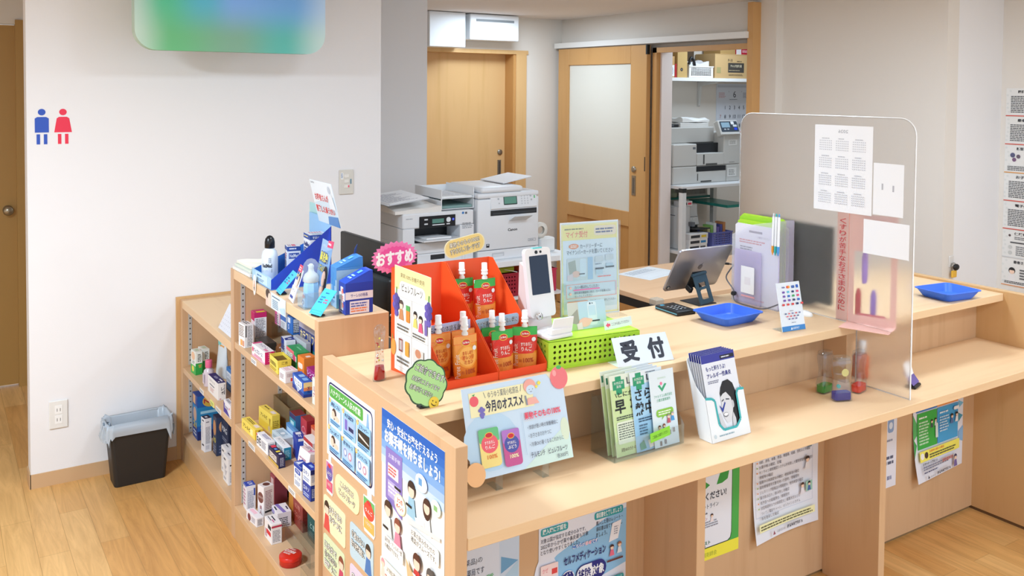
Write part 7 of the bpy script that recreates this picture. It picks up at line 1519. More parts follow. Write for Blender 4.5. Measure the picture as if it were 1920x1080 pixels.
def p_tax(p):
    p.rect(0, 0, 1, 1, 'E6EAF6').poly([(0, 0.72), (0.2, 0.62), (0.6, 0.52), (0.8, 0.47), (1, 0.45), (1, 0.82), (0.7, 0.86), (0.3, 0.94), (0, 1)], '93C6EC').ell(0.08, 0.80, 0.14, 0.22, 'E6EAF6')
    p.rrect(0.02, 0.425, 0.3, 0.05, '35A0A8', 0.3).text('購入時に確認を', 0.04, 0.43, 0.036, 'F2F8F8', w=0.26, bold=0.02).rrect(0.62, 0.425, 0.34, 0.05, '35A0A8', 0.3).text('領収書を保管しましょう', 0.64, 0.43, 0.036, 'F2F8F8', w=0.30, bold=0.02)
    for i, s_ in enumerate(('対象は国が指定する成分のみです。', '2022年からかぜ薬や鼻炎薬も対象', 'となり使いやすくなりました。')): p.text(s_, 0.02, 0.49 + i * 0.036, 0.03, '3E4254', w=(0.5, 0.53, 0.43)[i])
    for i, s_ in enumerate(('購入した際のレシート・', '領収書は捨てずに保管し', 'ましょう。')): p.text(s_, 0.64, 0.485 + i * 0.038, 0.03, '3E4254', w=(0.31, 0.31, 0.13)[i])
    p.poly([(0.83, 0.53), (0.94, 0.52), (0.90, 0.64), (0.79, 0.65)], 'F4F4FA').lines(0.85, 0.55, 0.06, 0.06, 4, 'A4A8B8')
    for i, (ch, c) in enumerate(zip('こちらが目印です', ['5A8AD8'] * 4 + ['E05A9A'] * 2 + ['5A8AD8'] * 2)): p.disc(0.385 + i * 0.036, 0.605, 0.017, c); p.text(ch, 0.385 + i * 0.036, 0.592, 0.024, 'F6F8FC', al='c', bold=0.02)
    p.text('セルフメディケーション', 0.27, 0.645, 0.062, '2A2E6E', w=0.48, bold=0.03)
    p.disc(0.315, 0.795, 0.075, 'F2F4FA').disc(0.315, 0.795, 0.066, '2A2E7E').disc(0.315, 0.795, 0.056, 'F2F4FA').text('税', 0.315, 0.755, 0.08, '2A2E7E', al='c', bold=0.04)
    p.rrect(0.405, 0.735, 0.35, 0.125, '2A2E7E', 0.5).rrect(0.413, 0.742, 0.19, 0.11, 'F2F4FA', 0.5).rect(0.5, 0.742, 0.085, 0.11, 'F2F4FA').text('控除', 0.43, 0.762, 0.07, '2A2E7E', w=0.145, bold=0.03).text('対象', 0.595, 0.762, 0.07, 'F6F8FC', w=0.135, bold=0.03)
    p.figure(0.82, 0.685, 0.022, '4A2E2A', 'E8708A').figure(0.91, 0.68, 0.022, 'A8684A', 'E8ECF2').rect(0.76, 0.765, 0.19, 0.012, '6A3A3A')
    for i, (c, s_, tc) in enumerate((('F6DDDC', 'かぜ', 'E06A7A'), ('DCE0F4', 'アレルギー', '6A74B0'), ('DDF0E4', '腰痛・関節痛・', '3A9C7A'))):
        p.rrect(0.01, 0.655 + i * 0.1, 0.19, 0.085, c, 0.1).text(s_, 0.03, 0.675 + i * 0.1, 0.03, tc, w=(0.06, 0.1, 0.14)[i]).rect(0.13, 0.69 + i * 0.1, 0.06, 0.035, ['E04A4A', '7A8AC8', '3AA06A'][i])
    p.rrect(0.66, 0.88, 0.3, 0.045, '35A0A8', 0.3).text('まずは健康管理から', 0.68, 0.887, 0.03, 'F2F8F8', w=0.26, bold=0.02).text('健康維持促進へ一定', 0.7, 0.935, 0.028, 'E0506A', w=0.26).text('の取り組みを行って', 0.7, 0.968, 0.028, 'E0506A', w=0.26)
    R = random.Random(2)
    for i in range(40): a = R.uniform(0, 2 * PI); q = R.uniform(0, 1) ** 0.5; p.ell(0.5 + 0.14 * q * math.cos(a), 0.955 + 0.045 * q * math.sin(a), 0.014, 0.012, R.choice(['5CA83A', '7CC05A', '3E8A2E', 'A8D88A']), 8)
poster('tax_poster', 'white and sky blue tax deduction poster under the ledge with a navy badge', (1.410, YF, 0.215), PU, PV, 0.315, 0.445, 'EEF0F8', p_tax)
def p_green(p):
    p.rect(0, 0, 1, 1, '4CAE50').poly([(0, 0), (0.87, 0), (0.87, 0.86), (0.85, 0.90), (0.80, 0.915), (0, 0.915)], '2A3A34').poly([(0, 0), (0.86, 0), (0.86, 0.855), (0.84, 0.893), (0.795, 0.908), (0, 0.908)], 'E9EDF6')
    p.rect(0, 0.915, 1, 0.085, 'F4EC4A').text('鹿児島県薬剤師会', 0.1, 0.945, 0.034, '8A9C3A', w=0.5)
    p.poly([(0.1, 0.44), (0.2, 0.40), (0.36, 0.43), (0.46, 0.47), (0.36, 0.495), (0.26, 0.46), (0.14, 0.50)], '3A9C44').poly([(0.58, 0.48), (0.66, 0.38), (0.82, 0.37), (0.78, 0.46), (0.68, 0.48)], '3A9C44')
    p.text('聞いてください!', 0.10, 0.52, 0.055, '3A4250', w=0.66, bold=0.025).text('ドーピングホットライン', 0.02, 0.60, 0.034, '3A4250', w=0.60).lines(0.04, 0.655, 0.5, 0.02, 1, '5A6070').text('ドーピングホットライン', 0.02, 0.69, 0.026, 'D0607A', w=0.4).lines(0.02, 0.72, 0.6, 0.05, 3, '9A9CA8')
    p.text('リスト検索', 0.04, 0.795, 0.03, '2E7C5A', w=0.3, bold=0.02).lines(0.04, 0.825, 0.3, 0.018, 1, '6A7080').text('禁止医薬品リスト', 0.02, 0.86, 0.03, '2E7C5A', w=0.46, bold=0.02).lines(0.02, 0.89, 0.5, 0.015, 1, '6A7080')
    p.figure(0.5, 0.69, 0.022, '4A3028', 'F2E4E4')
poster('hotline_poster', 'green edged poster with a yellow foot under the ledge between the dividers', (1.955, YF, 0.204), PU, PV, 0.247, 0.455, 'E9EDF6', p_green)
def p_list(p):
    p.frame(0.03, 0.02, 0.88, 0.80, 0.003, 'B9C6DC')
    rows = ['病歴の医薬品、健康食品等の使用状況の確認', '現在の疾患、病歴の確認', '年齢、身長、体重、体温、検査値、妊娠、授乳などの確認', 'お薬手帳の確認、記載', 'オンライン資格確認システムを利用した薬剤情報や特定健診', '情報等の確認', '服薬中の体調変化の確認、相談事項の確認', '薬剤情報提供文書を用いた説明、情報提供', 'ジェネリック医薬品の情報提供、使用希望の確認', '薬の飲み忘れ、飲み残しの確認', '処方医への疑義照会、情報提供', '次回来局時までの体調変化、服薬状況などに', 'ついて、電話やメール、オンラインシステム', '等を使用した確認']
    ws = [0.62, 0.36, 0.78, 0.33, 0.82, 0.20, 0.60, 0.60, 0.66, 0.44, 0.44, 0.60, 0.60, 0.26]
    for i, (s_, w_) in enumerate(zip(rows, ws)):
        y = 0.335 + i * 0.0365
        p.text(s_, 0.085, y, 0.024, '4A4E62', w=w_)
        if i not in (5, 12, 13): p.disc(0.055, y + 0.012, 0.008, ['E88A4A', '8CB84A'][i % 2])
    p.figure(0.80, 0.495, 0.03, '3A2A28', 'EDEDF2').figure(0.72, 0.68, 0.026, '4A3028', 'E8E4EA').rect(0.77, 0.66, 0.1, 0.075, '9CC8B4').figure(0.82, 0.68, 0.02, '2A2A2E', '4A6AA8').rect(0.78, 0.36, 0.07, 0.04, '7A8A98')
    p.rect(0.03, 0.855, 0.87, 0.055, 'F4F2BE').lines(0.05, 0.865, 0.83, 0.038, 2, '6A6A4A').text('公益社団法人', 0.28, 0.937, 0.018, '5A5E6A', w=0.13).text('鹿児島県薬剤師会', 0.44, 0.93, 0.026, '3A3E4E', w=0.25, bold=0.02).poly([(0.215, 0.96), (0.235, 0.93), (0.255, 0.96)], '9A5A6A')
def curl1(x, y, z): return (x, y - 0.022 * max(0, (0.22 - z) / 0.22) ** 2 * (0.3 + 0.7 * (1 - min(1, x / 0.325))) - 0.003, z + 0.008 * max(0, math.sin(3.2 * x / 0.325)) * max(0, (0.1 - z) / 0.1))
poster('checklist_poster', 'white poster of bulleted lines curling at its foot under the ledge', (2.262, YF, 0.205), PU, PV, 0.325, 0.455, 'E9ECF6', p_list, bend=curl1)
def p_white(p): p.lines(0.8, 0.08, 0.12, 0.06, 1, '3A4A8C').rrect(0.80, 0.37, 0.13, 0.16, '8CA8D4', 0.3).rect(0.82, 0.37, 0.09, 0.03, '4A62A4').ell(0.865, 0.47, 0.04, 0.03, 'DDE6F4').lines(0.76, 0.58, 0.2, 0.03, 1, '9AA0B4').lines(0.74, 0.72, 0.2, 0.09, 2, '5A6078').text('薬局', 0.8, 0.9, 0.035, '3A4A8C', w=0.1)
poster('bottle_poster', 'white poster with a drawn medicine bottle half behind the second divider', (2.765, YF, 0.219), PU, PV, 0.276, 0.44, 'E6E8F4', p_white)
def p_three(p):
    p.poly([(0.0, 0.44), (0.07, 0.52), (0.07, 0.62), (0, 0.66)], '5CB86A').poly([(0, 0.64), (0.06, 0.7), (0, 0.8)], '4CA85A')
    p.poly([(0.90, 0.43), (1, 0.46), (0.9, 0.5)], '7CC0E2').poly([(0.9, 0.54), (0.99, 0.57), (0.9, 0.62)], '4A9CB8').poly([(0.9, 0.7), (1, 0.66), (1, 0.8), (0.9, 0.77)], '8CB8E0')
    p.rect(0.05, 0.30, 0.40, 0.13, '3A7CC8').rect(0.46, 0.28, 0.42, 0.15, 'EC9A5A').rect(0.07, 0.44, 0.38, 0.30, '3EB04A').rect(0.46, 0.44, 0.42, 0.30, '4AA6DC')
    p.lines(0.1, 0.47, 0.2, 0.025, 1, 'EAF6EA').lines(0.1, 0.51, 0.2, 0.2, 8, 'BCE4BE').figure(0.35, 0.535, 0.02, '3A3230', '4A5A5A').figure(0.42, 0.53, 0.018, '4A3A30', 'EEEEF0').rect(0.41, 0.56, 0.05, 0.12, 'DDE8E4')
    p.lines(0.49, 0.47, 0.22, 0.025, 1, 'DCEEFA').lines(0.49, 0.51, 0.2, 0.14, 6, 'B8DCF2').figure(0.74, 0.54, 0.024, '3A3230', '5A7AB0').figure(0.83, 0.535, 0.024, '2A2A2E', 'EEF2F6').rrect(0.76, 0.46, 0.11, 0.03, 'F2F6FA', 0.5)
    p.rect(0.06, 0.75, 0.82, 0.085, 'F6EE6A').disc(0.11, 0.79, 0.036, 'F4F4F0').disc(0.19, 0.79, 0.036, '4A3A34').text('災害時も頼れる薬局', 0.25, 0.758, 0.02, 'E05A3A', w=0.3).lines(0.25, 0.785, 0.58, 0.04, 2, '6A6A4A')
    p.text('健康サポート薬局とは', 0.1, 0.845, 0.02, '3A3E4E', w=0.3, bold=0.02).lines(0.1, 0.87, 0.66, 0.035, 2, '7A8098').lines(0.5, 0.865, 0.24, 0.03, 2, 'D0705A').lines(0.1, 0.912, 0.38, 0.018, 1, '5A6080').figure(0.78, 0.895, 0.03, '4A4A6A', '7A6AA8')
    p.text('公益社団法人', 0.2, 0.956, 0.014, '5A5E6A', w=0.12).text('鹿児島県薬剤師会', 0.36, 0.946, 0.024, '3A3E4E', w=0.3, bold=0.02).poly([(0.15, 0.97), (0.17, 0.945), (0.19, 0.97)], '3A3A44')
def curl2(x, y, z): return (x, y - 0.03 * max(0, (0.24 - z) / 0.24) ** 2 * (1 - min(1, x / 0.34)) - 0.002, z)
poster('support_poster', 'poster with green and blue panels over a yellow band under the far ledge end', (3.138, YF, 0.208), PU, PV, 0.335, 0.46, 'E8EBF6', p_three, bend=curl2)

# ------------------------------------------------------------------ notices on the right-hand wall, keys, waste bin
cols = ['D4564A', 'D4564A', 'E2A05A', 'D4564A', 'D4564A', 'D4D4D4', 'E09A6A']
what = ['topmost notice of the strip on the cream wall, lines of print above a red rule', 'second notice down the strip on the cream wall, with a short bold heading', 'notice with a cartoon man and germs on the cream wall strip', 'notice of dense print under the cartoon one on the cream wall strip', 'notice of dense print two below the cartoon one on the cream wall strip', 'notice with small ringed drawings low on the cream wall strip', 'lowest notice on the cream wall strip with a drawn black haired head']
X3 = 4.831
for i in range(7):
    z1 = 1.722 - i * 0.1505
    def pn(p, i=i):
        for k in range(6): p.ell(random.Random(i * 9 + k).uniform(0.02, 0.12), 0.1 + 0.15 * k, 0.03, 0.04, 'DCDCD8')
        p.text(['医師からの', '患者様へ', '新型コロナ', 'お子さま', '電子処方', '保険調剤', '患者さんへ'][i], 0.5, 0.07, 0.11, '3A3A3E', w=0.42, al='c', bold=0.03)
        if i == 2: p.figure(0.62, 0.4, 0.07, '4A2E22', '2E9C8E').disc(0.2, 0.36, 0.06, '5A5A7A').disc(0.34, 0.40, 0.05, '6A5A6A').disc(0.24, 0.52, 0.05, '7A5A7A').lines(0.08, 0.74, 0.84, 0.18, 3, '6A6A6C')
        elif i == 6: p.figure(0.26, 0.46, 0.075, '2A2A2C', 'E8E4E2').lines(0.45, 0.34, 0.4, 0.4, 4, '6A6A6C').lines(0.08, 0.82, 0.84, 0.1, 2, '4A4A4C')
        elif i == 5: p.disc(0.18, 0.2, 0.03, '5A4A4A').lines(0.3, 0.22, 0.6, 0.12, 2, '7A7A7C').rect(0.2, 0.42, 0.4, 0.05, '5A5A5C').disc(0.2, 0.62, 0.05, 'C8C8C4').disc(0.2, 0.82, 0.05, 'C8C8C4').lines(0.34, 0.55, 0.5, 0.36, 5, '8A8A8C')
        else: p.lines(0.12, 0.26, 0.78, 0.62, 10, '5E5E60', rag=0.1)
        p.rect(0.0, 0.965, 1, 0.035, cols[i])
    poster('wall_notice', what[i], (X3 - 0.0004, 2.640, z1 - 0.148), HU, HV, 0.214, 0.148, 'E6E4E0', pn, 'notice')
t = thing('key_bunch', 'keys with a black fob and yellow tag hanging on the wall beyond the counter', 'keys', (4.40, 2.667, 0.80))
MB().box(-0.02, -0.004, 0.0, 0.02, 0, 0.06, mat('DDD9D4', 0.4), 0.002).build('hook_plate', t)
b = MB(); b.tube([(0, -0.006, 0.02), (0.0, -0.02, 0.025), (0.012, -0.02, 0.012), (0.0, -0.016, 0.0), (-0.01, -0.016, 0.012), (0.0, -0.008, 0.02)], 0.003, mat('B8B4AC', 0.3, 0.8), 6); b.build('key_ring', t)
b = MB(); b.ball((0.012, -0.022, 0.003), (0.024, 0.012, 0.017), mat('1C1B1C', 0.5), 12); tag(b.build('fob', t), 'black fob')
b = MB(); b.box(-0.018, -0.022, -0.05, 0.022, -0.012, -0.014, mat('E8B43A', 0.5), 0.003); tag(b.build('key_tag', t), 'yellow tag')
t = thing('waste_bin', 'black waste bin lined with a pale plastic bag against the white wall', 'bin', (0.735, 4.118, 0.0), 0.02)
def rr_ring(w, d, z, r=0.015): return [(x, y, z) for x, y in rpoly(w, d, r, 3, -w / 2, -d / 2)]
b = MB(); b.loft([rr_ring(0.205, 0.105, 0.0), rr_ring(0.208, 0.108, 0.004), rr_ring(0.250, 0.135, 0.262), rr_ring(0.254, 0.139, 0.264), rr_ring(0.248, 0.133, 0.266), rr_ring(0.205, 0.105, 0.012)], mat('2A2725', 0.5), False, True); b.build('bin_body', t)
b = MB(); R = random.Random(4); N = 72
BAG = clear_mat('bag_film', 'D3DEE8', alpha=0.32, rough=0.3)
def bag_ring(w, d, z, amp, zamp, sd):
    base = []; per = rpoly(w, d, 0.03, 17, -w / 2, -d / 2); q = random.Random(sd); f = [q.uniform(0, 6) for _ in range(4)]
    for i, (x, y) in enumerate(per):
        a = 2 * PI * i / len(per); k = 1 + amp * (math.sin(7 * a + f[0]) + 0.7 * math.sin(13 * a + f[1])); base.append((x * k, y * k, z + zamp * (math.sin(5 * a + f[2]) + 0.6 * math.sin(11 * a + f[3]))))
    return base
b.loft([bag_ring(0.215, 0.112, 0.10, 0.02, 0.0, 1), bag_ring(0.232, 0.122, 0.20, 0.02, 0.002, 2), bag_ring(0.246, 0.132, 0.268, 0.006, 0.003, 3), bag_ring(0.268, 0.152, 0.276, 0.012, 0.004, 4), bag_ring(0.272, 0.158, 0.250, 0.02, 0.006, 5), bag_ring(0.275, 0.160, 0.205, 0.03, 0.022, 6)], BAG, True, False)
b.box(-0.10, -0.05, 0.10, 0.10, 0.05, 0.102, mat('9AA6B4', 0.6)); b.build('bag_liner', t)
b = MB(); b.loft([bag_ring(0.04, 0.05, 0.20, 0.1, 0.0, 9), bag_ring(0.05, 0.06, 0.23, 0.15, 0.004, 10), bag_ring(0.03, 0.05, 0.272, 0.1, 0.004, 11)], BAG, True, False); b.build('bag_corner', t, (-0.130, -0.03, 0))
# ------------------------------------------------------------------ staff area: printers, desk, store
G1, G2, G3 = mat('E3E6EA', 0.4), mat('D3D7DC', 0.4), mat('23262B', 0.35)
SCR = mat('5E8A80', 0.15)
TZ = 0.735
t = thing('printer_table', 'white table carrying two printers at the back of the staff area', 'table', (0, 0, 0))
MB().box(1.97, 4.25, TZ - 0.035, 3.16, 4.80, TZ, WHITEP, 0.003).build('table_top', t)
for x in (1.99, 3.11):
    for y in (4.27, 4.75): MB().box(x, y, 0, x + 0.03, y + 0.03, TZ - 0.035, mat('C9CCCE', 0.4)).build('leg', t)
MB().box(2.02, 4.28, 0.50, 3.11, 4.74, 0.515, WHITEP).build('lower_shelf', t)
ZT2 = TZ + 0.0004
# laser printer with document feeder
t = thing('laser_printer', 'white multifunction printer with a grey touch panel and a raised feeder tray', 'printer', (2.545, 4.30, ZT2))
W_, D_ = 0.410, 0.41
b = MB(); b.box(0, 0, 0, W_, D_, 0.055, G1, 0.004); p = b.page((0, -0.0002, 0), (1, 0, 0), (0, 0, 1), W_, 0.055); p.rrect(0.22, 0.25, 0.2, 0.4, 'C4C9CF', 0.2).rrect(0.24, 0.4, 0.16, 0.22, 'D9DDE1', 0.2); b.build('paper_drawer', t)
b = MB(); b.box(0, 0.004, 0.057, W_, D_, 0.345, G1, 0.008, seg=2)
p = b.page((0, 0.0037, 0.057), (1, 0, 0), (0, 0, 1), W_, 0.288)
p.text('Canon', 0.56, 0.60, 0.055, '2A2C34', w=0.155, al='c', bold=0.03).frame(0.82, 0.84, 0.13, 0.05, 0.006, '9AA0A8').lines(0.84, 0.855, 0.09, 0.02, 1, '8A9098').rrect(0.135, 0.87, 0.05, 0.07, '2A2C34', 0.1).rect(0.145, 0.88, 0.03, 0.02, 'D9DDE1')
p.rect(0.20, 0.225, 0.76, 0.105, '24272C').rect(0.24, 0.28, 0.7, 0.02, '3E4248')
b.build('body', t)
b = MB(); M = frame_M((0.082, -0.006, 0.288), (1, 0, 0), (0, 0.16, 1)); b.box(0, 0, -0.016, 0.312, 0.082, 0.0, G1, 0.003, M=M); p = b.page(M @ Vector((0, 0, 0.0003)), (1, 0, 0), Vector((0, 0.16, 1)), 0.312, 0.082)
p.rrect(0.27, 0.16, 0.29, 0.6, '30403E', 0.08).rect(0.285, 0.22, 0.26, 0.46, '5F9484')
for r in range(4):
    for c in range(3): p.disc(0.66 + c * 0.065, 0.22 + r * 0.17, 0.014, 'C4C9CE')
p.disc(0.16, 0.32, 0.018, 'B4BAC0').disc(0.17, 0.62, 0.014, 'B4BAC0').disc(0.86, 0.22, 0.02, 'B4BAC0').disc(0.87, 0.5, 0.018, 'B4BAC0').rrect(0.93, 0.2, 0.02, 0.22, '4CC070', 0.5)
b.build('control_panel', t)
b = MB(); M = frame_M((0.205, 0.002, 0.218), (1, 0, 0), (0, -0.7, 0.35)); b.box(0, 0, 0, 0.12, 0.07, 0.004, G2, 0.002, M=M); b.build('paper_flap', t)
b = MB(); b.box(0.0, 0.002, 0.348, W_, D_, 0.378, G1, 0.010, seg=2).box(0.02, 0.0, 0.378, 0.30, D_ - 0.03, 0.412, G1, 0.014, seg=2); b.build('feeder', t)
b = MB(); b.box(0, 0, 0, 0.20, 0.26, 0.006, G1, 0.002, M=Matrix.Translation((0.22, 0.09, 0.416)) @ Matrix.Rotation(-0.16, 4, 'Y')); b.build('feeder_tray', t)
# inkjet printer with paper trays on top
t = thing('inkjet_printer', 'white inkjet printer with a black control strip beside the larger one', 'printer', (2.085, 4.30, ZT2))
W_, D_ = 0.432, 0.40
b = MB(); b.box(0, 0, 0, W_, D_, 0.075, G1, 0.004); p = b.page((0, -0.0002, 0), (1, 0, 0), (0, 0, 1), W_, 0.075); p.rrect(0.38, 0.1, 0.2, 0.35, '2C2F34', 0.1); b.build('paper_drawer', t)
b = MB()
b.box(0, 0, 0.0765, W_, D_, 0.135, G1, 0.003).box(0, 0, 0.135, 0.068, D_, 0.215, G1).box(0.345, 0, 0.135, W_, D_, 0.215, G1).box(0.068, 0.15, 0.135, 0.345, D_, 0.215, G3).box(0, 0, 0.215, W_, D_, 0.295, G1, 0.006)
b.box(0.068, 0.02, 0.135, 0.345, 0.15, 0.139, G3)
p = b.page((0, -0.0004, 0.075), (1, 0, 0), (0, 0, 1), W_, 0.22); p.lines(0.83, 0.30, 0.15, 0.16, 4, '9AA0A8').disc(0.84, 0.06, 0.016, '3A7AC0').rect(0.87, 0.04, 0.03, 0.05, '5A6068').lines(0.74, 0.86, 0.06, 0.03, 1, '4A5058').lines(0.04, 0.10, 0.12, 0.03, 1, 'A4AAB0').rrect(0.06, 0.80, 0.06, 0.16, '2A2C30', 0.2)
b.build('body', t)
b = MB(); b.box(0.095, -0.004, 0.215, 0.315, 0.0, 0.278, mat('1E2126', 0.3), 0.002); p = b.page((0.095, -0.0043, 0.215), (1, 0, 0), (0, 0, 1), 0.22, 0.063)
p.rect(0.35, 0.28, 0.32, 0.36, '5C8C80').rrect(0.13, 0.22, 0.1, 0.12, 'D8DCE0', 0.4).rrect(0.13, 0.6, 0.1, 0.12, 'D8DCE0', 0.4).rrect(0.74, 0.2, 0.12, 0.42, 'E4E8EC', 0.4).rect(0.35, 0.74, 0.34, 0.08, 'E4E8EC').rrect(0.74, 0.72, 0.1, 0.1, 'D8DCE0', 0.4).disc(0.93, 0.4, 0.035, '3A4AE8').disc(0.93, 0.4, 0.018, '8A9AF4')
b.build('control_panel', t)
b = MB(); b.box(0.085, -0.085, 0.146, 0.335, 0.14, 0.153, G1, 0.002, M=Matrix.Rotation(-0.06, 4, 'X')).box(0.13, -0.03, 0.154, 0.28, 0.13, 0.160, mat('F2F3F4'), M=Matrix.Rotation(-0.06, 4, 'X')); b.build('output_tray', t)
# crumpled cover, papers and letter trays on the inkjet printer
ZP1 = ZT2 + 0.2954
b = MB(); soft_slab(b, 2.085, 4.31, 0.0, 2.36, 4.66, 0.034, mat('E6E3DE', 0.7), 0.012, 5, 11)
solo(b, 'paper_bag', 'crumpled white paper bag lying on the inkjet printer', 'paper bag', (-0.04, 0, ZP1))
b = MB()
for i in range(4): b.box(0.0 + 0.006 * i, 0.01 * (i % 2), 0.0016 * i, 0.25 + 0.004 * i, 0.30, 0.0016 * i + 0.0012, mat('F1F2F4' if i % 2 else 'E6E8EC', 0.6))
p = b.page((0.0, 0.01, 0.0064), (1, 0, 0), (0, 1, 0), 0.25, 0.28); p.lines(0.1, 0.1, 0.8, 0.8, 14, 'C4C6CE', rag=0.5).rect(0.1, 0.12, 0.28, 0.10, 'F08AC0')
solo(b, 'paper_stack', 'loose printed papers with a pink tab on the crumpled paper bag', 'papers', (2.00, 4.30, ZP1 + 0.050), (0.05, -0.08, 0.1))
t = thing('letter_tray', 'white two level letter tray holding papers on the inkjet printer', 'letter tray', (2.333, 4.335, ZP1 + 0.001), 0)
for k in range(2):
    z = 0.004 + k * 0.058
    b = MB(); b.box(0, 0, z, 0.205, 0.32, z + 0.003, WHITEP).box(0, 0, z + 0.003, 0.003, 0.32, z + 0.05, WHITEP).box(0.202, 0, z + 0.003, 0.205, 0.32, z + 0.055, WHITEP).box(0.003, 0.317, z + 0.003, 0.202, 0.32, z + 0.045, WHITEP)
    if k == 0:
        for xx in (0, 0.201): b.box(xx, 0.0, z + 0.05, xx + 0.004, 0.006, z + 0.058, WHITEP)
    b.build('tray_level', t)
b = MB(); b.box(0.008, 0.01, 0.066, 0.197, 0.30, 0.072, mat('F3F4F4', 0.6)); p = b.page((0.008, 0.01, 0.0722), (1, 0, 0), (0, 1, 0), 0.189, 0.29); p.lines(0.08, 0.08, 0.84, 0.8, 12, 'C9CCD2'); 
solo(b, 'paper_stack', 'papers lying in the upper level of the white letter tray', 'papers', (2.333, 4.335, ZP1 + 0.0012), 0)
b = MB(); b.box(0.008, 0.012, 0.0085, 0.197, 0.30, 0.022, mat('7C9C98', 0.6)); solo(b, 'folder_stack', 'grey green folder in the lower level of the white letter tray', 'folder', (2.333, 4.335, ZP1 + 0.0012), 0)
t = thing('tape_dispenser', 'white tape dispenser beside the multifunction printer', 'dispenser', (3.005, 4.36, ZT2))
MB().box(0, 0, 0, 0.11, 0.07, 0.085, mat('E4E6E6', 0.4), 0.008).build('dispenser_body', t)
MB().lathe([(0.024, 0), (0.046, 0), (0.046, 0.022), (0.024, 0.022)], mat('E9E6DE', 0.5), 24, cap=False, M=Matrix.Translation((0.012, 0.03, 0.132)) @ Matrix.Rotation(PI / 2, 4, 'X')).build('tape_roll', t)
# baskets under the table
def simple_basket(label, loc, w, d, h, c, nx, nz):
    t = thing('storage_basket', label, 'basket', loc); m = mat(c, 0.45)
    b = MB(); holed(b, (0, 0, 0.003), (1, 0, 0), (0, 0, 1), w, h - 0.003, nx, nz, 0.005, 0.002, m, 0.02, 0.012); b.build('basket_wall', t)
    b = MB(); b.box(0, 0.002, 0, w, d, 0.003, m).box(0, 0.002, 0.003, 0.002, d, h, m).box(w - 0.002, 0.002, 0.003, w, d, h, m).box(0.002, d - 0.002, 0.003, w - 0.002, d, h, m); b.build('basket_body', t)
    b = MB(); b.box(-0.004, -0.004, h - 0.008, w + 0.004, -0.0005, h, m); b.build('rim', t)
    return t
simple_basket('dark red basket on the lower shelf of the printer table', (2.52, 4.30, 0.5154), 0.30, 0.24, 0.135, 'A02438', 14, 5)
simple_basket('pink red basket beside the dark red one under the printer table', (2.84, 4.30, 0.5154), 0.24, 0.24, 0.135, 'C83A58', 10, 5)
b = MB(); b.ball((0, 0, 0.02), (0.05, 0.05, 0.03), mat('EE5A2A', 0.4)); solo(b, 'lid', 'orange domed lid resting in the pink red basket', 'lid', (2.90, 4.42, 0.63))
t = thing('storage_tray', 'lime green tray with clear pockets on the dark red basket', 'tray', (2.53, 4.32, 0.6512))
MB().box(0, 0, 0, 0.27, 0.2, 0.03, mat('B4C83A', 0.45), 0.004).build('tray_body', t)
b = MB(); b.tube([(0.20, -0.005, 0.02), (0.24, -0.02, 0.012), (0.27, -0.03, 0.004)], 0.002, mat('F0F0EC'), 6); b.build('tie', t)

# wooden desk with black frame
t = thing('staff_desk', 'wooden desk with a black steel frame in front of the sliding door', 'desk', (0, 0, 0))
MB().box(2.83, 3.15, 0.695, 4.05, 3.80, 0.72, DESKW, 0.002).build('desk_top', t)
b = MB(); b.box(2.835, 3.155, 0.655, 4.045, 3.185, 0.6945, RUBBED).box(2.835, 3.186, 0.655, 2.865, 3.795, 0.6945, RUBBED); b.build('frame', t)
for x, y in ((2.84, 3.16), (4.0, 3.16), (2.84, 3.75), (4.0, 3.75)): MB().box(x, y, 0, x + 0.035, y + 0.035, 0.6545, RUBBED).build('leg', t)
b = MB(); b.box(2.822, 3.142, 0.690, 2.875, 3.195, 0.724, FILM, 0.006); b.build('corner_guard', t)
b = MB(); b.box(0, 0, 0, 0.297, 0.21, 0.001, mat('E6EEF4', 0.6)); p = b.page((0, 0, 0.0011), (1, 0, 0), (0, 1, 0), 0.297, 0.21); p.lines(0.1, 0.1, 0.8, 0.3, 4, 'B4C0CC').frame(0.1, 0.5, 0.8, 0.4, 0.004, 'B4C0CC')
solo(b, 'paper_sheet', 'pale sheet of paper lying on the wooden desk', 'paper', (3.10, 3.50, 0.7204), 0.25)
t = thing('office_chair', 'grey office chair tucked behind the reception counter', 'chair', (2.58, 2.92, 0))
MB().box(-0.22, -0.20, 0.42, 0.22, 0.22, 0.49, mat('8E8C88', 0.8), 0.03, seg=3).build('seat', t)
MB().box(-0.20, -0.23, 0.50, 0.20, -0.18, 0.775, mat('8E8C88', 0.8), 0.024, seg=3).build('backrest', t)
MB().cyl((0, 0, 0.10), (0, 0, 0.42), 0.025, RUBBED).box(-0.02, -0.205, 0.41, 0.02, -0.185, 0.60, RUBBED).build('column', t)
for k in range(5):
    a = 2 * PI * k / 5; l = MB().cyl((0, 0, 0.09), (0.27 * math.cos(a), 0.27 * math.sin(a), 0.06), 0.018, RUBBED); l = l.build('leg', t)
    MB().lathe([(0.025, -0.012), (0.028, -0.008), (0.028, 0.008), (0.025, 0.012)], RUBBED, 14, M=Matrix.Translation((0.27 * math.cos(a), 0.27 * math.sin(a), 0.028)) @ Matrix.Rotation(PI / 2, 4, 'X')).build('caster', l)

